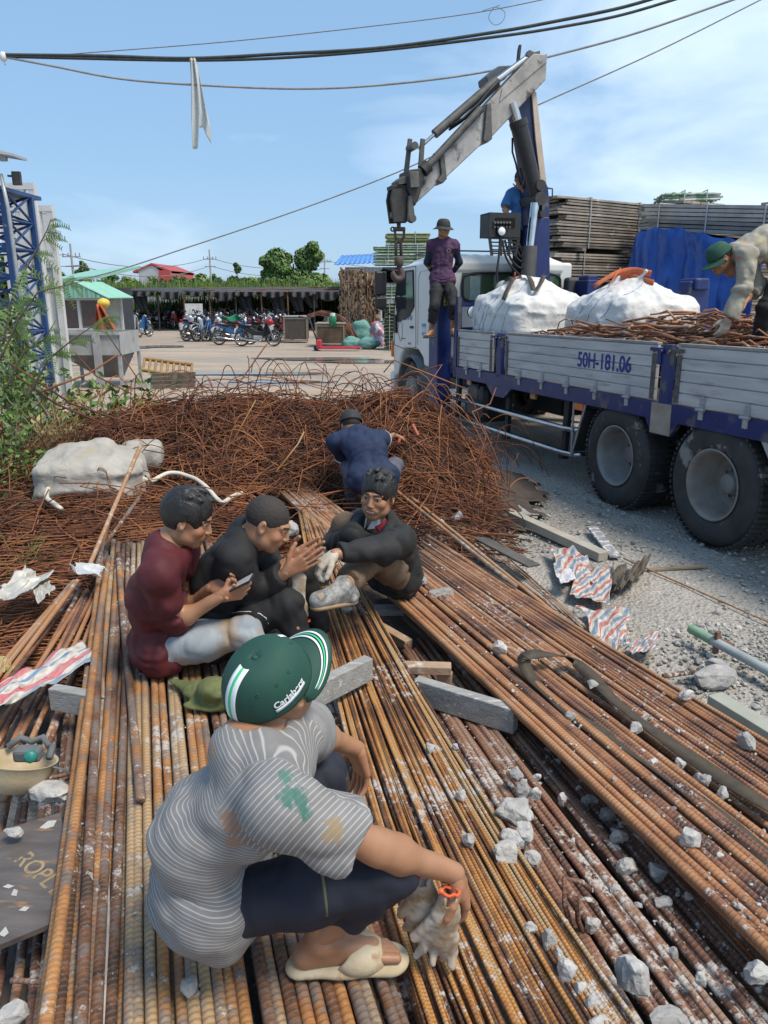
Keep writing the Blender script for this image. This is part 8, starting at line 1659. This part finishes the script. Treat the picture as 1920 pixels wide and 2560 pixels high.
# the pair of gloves he holds
def held_gloves():
    o=None;ORC=mat('glove_cuff_orange',(.80,.13,.04),rough=.8,bump=.4,bs=300);t=thing('work_gloves','pair of dirty white knitted gloves with orange cuffs dangling from the hand','gloves',G(1080,2300,.4));c=wrR+V((.0,.02,-.08))
    for k,(a,b,yo,cl)in enumerate((((1122,2238),(1092,2400),-.055,(.5,.7,.4,.9)),((1052,2190),(1068,2330),-.02,(.9,.9,.9,.9)))):
        A=D(*a,c.y+yo);B=D(*b,c.y+yo+.03);f=(B-A).normalized();s=Sdf(.003);s.chain([A,A.lerp(B,.3),A.lerp(B,.62)],[.021,.030,.040],.02,fl=(Y,.55));W_=A.lerp(B,.62);x=f.cross(Y).normalized()
        for j,o_ in enumerate((-.034,-.012,.012,.032)):s.chain([W_+x*o_*.8,W_+x*o_*1.1+f*.045,W_+x*o_*(1.0+.5*(j==0))+f*(.075 if k==0 else .05)-Y*.02*(j%2)],[.016,.013,.010],.006)
        s.cone(A.lerp(B,.4)-x*.03,A.lerp(B,.66)-x*.062,.014,.011,.01);s.cone(A-f*.03,A+f*.015,.017,sub=True,k=.004);P,Q=s.run(lambda P:.004*vnoise(P*34)+.002*vnoise(P*90));g=link('glove',build_mesh('glove',P,Q,[GLVD]),t)
        m=MB();m.tube([A+(x*math.cos(q*PI/8)*.023+Y*math.sin(q*PI/8)*.013+f*(.004*math.sin(q*2.3)-.012))for q in range(17)],.0042,6);m.build('cuff',[ORC],g)
held_gloves()

# ---- 2 maroon jersey, looking at his phone
pv=G(392,1600,.485);nk=chn(pv,408,1378,.45,-1);sh=[nk+V((.03,.165,-.05)),nk+V((.02,-.165,-.05))];hp=[pv+V((.04,.09,-.01)),pv+V((.04,-.09,-.01))]
el=[chn(sh[0],470,1520,.26,1),chn(sh[1],440,1556,.27,1)];wr=[chn(el[0],528,1470,.22,-1),chn(el[1],552,1490,.235,-1)]
kn=[hp[0]+V((.36,.08,.12)),hp[1]+V((.37,-.02,.10))];an=[kn[0]+V((.16,.05,-.22)),kn[1]+V((.18,-.02,-.24))]
pc=wr[1]+V((.085,.03,.045));hA=dict(f=(.9,.3,.12),n=(-.3,.9,.3),sd=1,curl=(.5,.75,.8,.85),thumb=.4,th_in=.6);hB=dict(f=(.9,-.2,.3),n=(0,-.7,.6),sd=1,curl=(.5,.6,.6,.7),thumb=.3)
P2=Person('man in a maroon jersey sitting on the bars and looking at his phone',chn(nk,468,1298,.17,-1),(.93,.02,-.36),nk,pv,sh,el,wr,hp,kn,an,None,up=(.15,0,1),h=.008,hands=(hB,hA),spine=nk.lerp(pv,.5)+V((-.02,0,.0)),girth=.88)
P2.shirt('jersey',cm('maroon_jersey',(.085,.008,.012),(.065,.006,.010),rough=.7),(1.30,1.22),e=.016,flare=.006,tail=.05,wr=.009,neck=.066,seed=5)
P2.trousers('jeans',cm('pale_dirty_jeans',(.33,.36,.38),(.22,.25,.28),c3=(.33,.22,.12),t3=.48,s3=5,w3=.18,scale=8),e=.018,wr=.012,seed=9);P2.hair();[P2.shoe(i,(1,.1,0),BLKSH,SOLEM)for i in(0,1)]
phone('phone','pale phone held by the man in the maroon jersey',D(594,1462,wr[1].y+.02),(.8,-.15,.45),(.1,1,.1))

# ---- 3 black long sleeved shirt, palms together
pv=G(535,1560,.50);nk=chn(pv,606,1338,.46,-1);sh=[nk+V((.02,.17,-.05)),nk+V((0,-.17,-.05))];hp=[pv+V((.04,.09,-.01)),pv+V((.04,-.09,-.01))]
el=[chn(sh[0],690,1440,.27,-1),chn(sh[1],632,1500,.28,1)];wr=[chn(el[0],727,1420,.24,1),chn(el[1],716,1430,.245,-1)];kn=[hp[0]+V((.33,.12,.19)),hp[1]+V((.32,-.02,.16))];an=[kn[0]+V((.10,.02,-.36)),kn[1]+V((.06,-.02,-.34))]
wr[0]=wr[1]+V((.0,.09,.02));hA=dict(f=(.82,.12,.45),n=(-.25,.9,.2),sd=1,curl=(.05,.05,.08,.1),thumb=.1,spread=.10);hB=dict(f=(.86,-.0,.4),n=(0,-.9,.2),sd=-1,curl=(.1,.1,.1,.1))
P3=Person('man in a black long sleeved shirt bending over his joined hands',chn(nk,668,1310,.165,-1),(.90,-.08,-.46),nk,pv,sh,el,wr,hp,kn,an,None,up=(.25,0,1),h=.009,hands=(hB,hA),girth=.96,spine=nk.lerp(pv,.5)+V((-.035,0,.01)))
BLK=cm('black_jersey',(.010,.010,.011),(.015,.015,.016),rough=.8);P3.shirt('long_sleeve_shirt',BLK,(1.86,1.86),e=.016,tail=.05,wr=.010,neck=.064,seed=15);tr=P3.trousers('track_trousers',cm('black_trousers',(.008,.008,.009),(.012,.012,.013),rough=.8),e=.02,wr=.011,seed=19);P3.hair('buzz');[P3.shoe(i,(1,.0,0),BLKSH,SOLEM)for i in(0,1)]
m=MB();bv=BVHTree.FromPolygons([v.co+root_loc(tr)for v in tr.data.vertices],[p_.vertices for p_ in tr.data.polygons]);zp=[bv.ray_cast(C0,ray(x,y).normalized())[0]for x,y in((575,1534),(600,1529),(625,1529),(650,1534),(665,1545),(671,1560),(674,1580))];zp=[q for q in zp if q];m.tube(zp,.0022,5);m.build('side_piping',[PLATEW],tr)
w_=wr[1]+V((.05,.03,-.04));s=Sdf(.004);s.chain([w_,w_+V((-.01,.0,-.10)),w_+V((.01,0,-.17))],[.03,.034,.03],.02,fl=(Y,.5));Pq=s.run(lambda P:.005*vnoise(P*30));g=link('work_glove',build_mesh('g',*Pq,[GLVD]));tag(g,'soiled glove with an orange hem hanging from the joined hands','gloves');m=MB();e_=w_+V((.01,0,-.20));m.tube([e_+V((math.cos(a_*PI/6)*.032,math.sin(a_*PI/6)*.016,0))for a_ in range(13)],.005,6);m.build('cuff',[MATS['glove_cuff_orange']],g)

# ---- 4 the smiling man
pv=G(992,1432,.475);nk=chn(pv,950,1308,.44,-1);fd=V((-.80,-.60,0));lf=V((.60,-.80,0));sh=[nk+lf*.165+Z*-.05,nk-lf*.165+Z*-.05];hp=[pv+lf*.09+fd*.03,pv-lf*.09+fd*.03]
kn=[chn(hp[0],938,1388,.40,-1),chn(hp[1],866,1314,.44,-1)];an=[chn(kn[0],860,1462,.385,-1),chn(kn[1],792,1422,.39,1)]
an[0].z=max(an[0].z,.45);an[1].z=max(an[1].z,.44);el=[chn(sh[0],962,1372,.27,-1),chn(sh[1],884,1340,.26,-1)];wr=[chn(el[0],836,1386,.25,-1),chn(el[1],822,1362,.235,1)]
hA=dict(f=(-.75,-.2,-.5),n=(.2,.2,-.9),sd=1,curl=(.7,.8,.9,.9),h=.0035,sc_=.9);hB=dict(f=(-.3,-.5,-.8),n=(.7,-.3,-.3),sd=-1,curl=(.7,.8,.9,.9),h=.0035,sc_=.9)
P4=Person('smiling man in a black jacket and brown trousers sitting on the bars',chn(nk,945,1240,.165,-1),(-.36,-.92,-.04),nk,pv,sh,el,wr,hp,kn,an,None,up=(.12,0,1),h=.008,smile=True,hands=(hA,hB),hh=.0026,girth=.9)
P4.shirt('jacket',BLK,(1.88,1.88),e=.020,tail=.02,wr=.012,neck=.078,seed=25,nkoff=(-.03,-.05,-.02));P4.trousers('trousers',cm('brown_trousers',(.155,.105,.065),(.12,.08,.05),c3=(.19,.14,.09),t3=.6),e=.02,wr=.012,seed=29);P4.hair()
P4.shirt('maroon_polo',cm('crimson_polo',(.22,.006,.022)),(.2,.2),e=.010,tail=.028,wr=.003,neck=.060,seed=35,nkoff=(-.02,-.03,0))
m=MB();c0=P4.nk.lerp(P4.hc,.22)
for q in(-1,1):a=c0+lf*q*.035+fd*.045+Z*.035;b=c0+lf*q*.012+fd*.088-Z*.045;e_=c0+lf*q*.062+fd*.055-Z*.03;k_=c0+lf*q*.066-fd*.01+Z*.028;m.add([a,b,e_,k_],[(0,1,2,3)])
me=m.mesh('collar',[PLATEW]);solid(me,.004);link('collar',me,P4.t)
glove_on(P4,0,hA);glove_on(P4,1,hB);P4.shoe(0,(-.75,-.6,.12),SHOEM,SOLEM,name='trainer');P4.shoe(1,(-.85,-.4,0),SHOEM,SOLEM,name='trainer')

# ---- 5 navy polo, back to the camera
pv=D(932,1192,5.75);nk=chn(pv,893,1090,.46,1);lf=V((-1,-.12,0)).normalized();sh=[nk+lf*.175+Z*-.05,nk-lf*.175+Z*-.04];hp=[pv+lf*.1,pv-lf*.1]
kn=[chn(hp[0],872,1172,.40,1),chn(hp[1],985,1165,.40,1)];an=[kn[0]+V((.05,.0,-.36)),kn[1]+V((-.05,0,-.36))];el=[chn(sh[0],866,1150,.25,1),chn(sh[1],958,1098,.25,1)];wr=[chn(el[0],895,1150,.24,1),chn(el[1],985,1088,.24,1)]
P5=Person('man in a navy polo shirt crouching with his back to us at the heap',chn(nk,878,1065,.16,1),(-.15,.85,-.5),nk,pv,sh,el,wr,hp,kn,an,None,h=.011,hh=.005,hands=(dict(f=(0,1,-.3),n=(0,-.3,-1),sd=1,h=.005),dict(f=(.6,.6,-.3),n=(0,0,-1),sd=-1,h=.005)),girth=.92,spine=nk.lerp(pv,.5)+V((.02,-.06,.05)))
P5.shirt('polo_shirt',cm('navy_polo',(.007,.017,.052),(.009,.020,.062)),(.72,.72),e=.018,flare=.012,tail=.08,wr=.010,neck=.062,seed=45);P5.trousers('trousers',cm('slate_trousers',(.10,.10,.13),(.075,.075,.10)),e=.02,wr=.010,seed=49);P5.hair('buzz');P5.cap(cm('dark_grey_cap',(.03,.032,.034)),brim=.06,h=.10)
for i,q in((0,el[0]),(1,el[1])):u=(q-sh[i]).normalized();c0=sh[i].lerp(q,.73);x,y,z,_=frame((0,0,0),u);m=MB();m.tube([c0+(x*math.cos(k*PI/8)+y*math.sin(k*PI/8))*.078 for k in range(17)],.006,6);m.build('sleeve_band',[mat('pale_band',(.5,.53,.55),bump=0)if 'pale_band' not in MATS else MATS['pale_band']],P5.t)
m=MB();c0=nk.lerp(P5.hc,.3);m.tube([c0+V((math.cos(k*PI/8)*.062,math.sin(k*PI/8)*.055,.012))for k in range(17)],.014,8);m.build('collar',[PLATEW],P5.t);[P5.shoe(i,(0,1,0),BLKSH,SOLEM)for i in(0,1)]

# ---- 6 young man perched on the outrigger
yy=11.15;pv=D(1106,690,yy);nk=D(1107,603,yy+.05);hp=[D(1119,698,yy),D(1093,698,yy)];sh=[D(1135,612,yy),D(1079,612,yy+.02)];kn=[D(1134,765,yy-.22),D(1086,765,yy-.22)];an=[D(1132,822,yy-.15),D(1078,824,yy-.15)]
el=[D(1148,655,yy+.1),D(1068,655,yy+.1)];wr=[D(1128,690,yy+.2),D(1086,690,yy+.2)]
P6=Person('young man in a bucket hat and purple shirt perched on the blue outrigger',D(1109,571,yy-.02),(.45,-.88,-.08),nk,pv,sh,el,wr,hp,kn,an,None,h=.013,hh=.005,hands=(dict(f=(-.3,.3,-1),n=(0,1,0),sd=1,h=.006),dict(f=(.3,.3,-1),n=(0,1,0),sd=-1,h=.006)),girth=.92,toes=((0,(.2,-1,0)),(1,(-.5,-1,0))))
P6.shirt('football_shirt',cm('purple_jersey',(.075,.025,.075),(.05,.02,.055),c3=(.26,.17,.12),t3=.60,s3=3.5,w3=.08,scale=5),(.35,.35),e=.016,tail=.06,wr=.012,neck=.066,seed=55);P6.trousers('trousers',cm('charcoal_trousers',(.010,.010,.012),(.016,.016,.018)),(1.55,1.72),e=.024,wr=.014,seed=59);P6.hair('buzz')
P6.shirt('navy_sleeves',cm('navy_sleeve',(.012,.025,.05)),(1.7,1.7),e=.005,tail=0,wr=.002,neck=.075,seed=56);P6.cap(cm('charcoal_hat',(.035,.038,.038)),h=.10,name='bucket_hat',bucket=True,dz=-.004)
for i,t_ in((0,V((.2,-1,0))),(1,V((-.5,-1,0)))):t_=t_.normalized();m=MB();c0=an[i]-Z*.098+t_*.06;m.box(c0,(.09,.27,.025),Matrix((t_.cross(Z),t_,Z)).transposed(),bev=.01);m.tube([c0+t_*.04+t_.cross(Z)*.045,c0+t_*.04+Z*.065,c0+t_*.04-t_.cross(Z)*.045],.014,6);m.build('sandal',[mat('grey_sandal',(.09,.085,.08))if 'grey_sandal' not in MATS else MATS['grey_sandal']],P6.t)
q=D(1122,627,yy-.16);m=MB();m.lathe(q,(0,-1,.1),[(0,.026),(.008,.028),(.008,.020),(0,.018)],20,close=True);m.build('shirt_emblem',[mat('emblem_tan',(.25,.18,.13),bump=0)],P6.t)

# ---- 7 the crane operator behind the boom
yy=11.95;nk=D(1302,478,yy);pv=D(1308,548,yy);sh=[D(1326,484,yy+.05),D(1278,487,yy-.03)];el=[D(1330,505,yy-.15),D(1262,524,yy-.1)];wr=[D(1303,470,yy-.22),D(1272,538,yy-.3)];hp=[pv+V((.09,0,-.03)),pv+V((-.09,0,-.03))];kn=[q-Z*.42+V((.02,-.04,0))for q in hp];an=[q-Z*.40 for q in kn]
P7=Person('crane operator in a blue polo standing behind the boom cylinder',D(1302,450,yy-.02),(-.25,-.95,-.1),nk,pv,sh,el,wr,hp,kn,an,None,h=.013,hh=.005,hands=(dict(f=(-.4,-.2,.8),n=(0,.9,0),sd=1,h=.005,curl=(.6,)*4),dict(f=(.2,-.8,-.3),n=(0,0,-1),sd=-1,h=.005,curl=(.6,)*4)))
P7.shirt('polo_shirt',cm('blue_polo',(.04,.15,.36),(.055,.19,.42)),(.8,.8),e=.022,flare=.02,tail=.06,wr=.012,neck=.06,seed=65);P7.trousers('trousers',cm('dark_trousers',(.02,.02,.025)),e=.02,seed=69);P7.hair();P7.cap(cm('dark_cap',(.03,.03,.035)),brim=.06,h=.1);[P7.shoe(i,(0,-1,0),BLKSH,SOLEM)for i in(0,1)]
c0=(an[0]+an[1])/2-Z*.1;m=MB();m.box(truck.matrix_world.inverted()@c0 if False else V(((c0-TROOT).dot(TU),(c0-TROOT).dot(TN),(c0-TROOT).dot(TZ)-.02)),(.45,.6,.03));tb('operator_platform',DARKMET,m)
q0=V(((c0-TROOT).dot(TU),(c0-TROOT).dot(TN),0));m=MB();[m.cyl((q0.x+a_,q0.y+b_,1.1),(q0.x+a_,q0.y+b_,(c0-TROOT).dot(TZ)-.03),.02,n=6)for a_ in(-.2,.2)for b_ in(-.27,.27)];tb('platform_stay',DARKMET,m)

# ---- 8 the man bending down on the truck bed
yy=6.75;nk=D(1846,628,yy);pv=D(1975,640,yy+.1);sh=[D(1868,640,yy-.17),D(1858,625,yy+.17)];el=[D(1856,722,yy-.22),D(1892,715,yy+.12)];wr=[D(1822,796,yy-.2),D(1866,752,yy-.02)];hp=[pv+V((0,-.09,-.03)),pv+V((0,.09,-.03))];kn=[D(1915,770,yy-.08),D(1960,770,yy+.15)];an=[D(1893,858,yy),D(1960,858,yy+.2)]
hA=dict(f=(-.35,-.1,-.95),n=(-.2,.9,0),sd=-1,curl=(.35,.4,.45,.5),h=.004)
P8=Person('man in a green cap and pale work shirt bending down on the truck bed',D(1800,648,yy-.02),(-.80,-.15,-.58),nk,pv,sh,el,wr,hp,kn,an,None,up=(-.5,0,1),h=.010,hh=.004,hands=(hA,dict(f=(-.8,0,-.5),n=(0,0,-1),sd=1,curl=(.7,)*4,h=.005)),spine=nk.lerp(pv,.5)+V((0,0,.09)))
P8.shirt('work_shirt',cm('khaki_work_shirt',(.36,.33,.26),(.29,.26,.20),c3=(.45,.36,.10),t3=.66,s3=4),(1.9,1.55),e=.024,flare=.014,tail=.05,wr=.014,neck=.062,seed=75);P8.trousers('trousers',cm('black_work_trousers',(.012,.012,.014)),e=.022,wr=.012,seed=79);P8.hair('buzz');P8.cap(cm('green_work_cap',(.01,.075,.045),(.012,.06,.038)),brim=.075,h=.105)
glove_on(P8,0,hA,mt=GLVD);[P8.shoe(i,(-.9,-.3,0),BLKSH,SOLEM)for i in(0,1)]
m=MB();u=(wr[0]-el[0]).normalized();x,y,z,_=frame((0,0,0),u);m.tube([wr[0]+u*.0+(x*math.cos(k*PI/6)+y*math.sin(k*PI/6))*.031 for k in range(13)],.005,6);m.build('glove_cuff',[MATS['glove_cuff_orange']],P8.t)
ribp=[D(1854,608,yy-.23),D(1846,640,yy-.27),D(1840,655,yy-.26)];ribbon('reflective_tape','',[sh[0].lerp(nk,.45)+V((-.02,-.03,.075)),sh[0]+V((-.055,-.04,.05)),sh[0]+V((-.078,-.045,-.02))],.03,mat('orange_tape',(.85,.15,.08),bump=0),par=P8.t,flat=(-.5,-.8,.3))
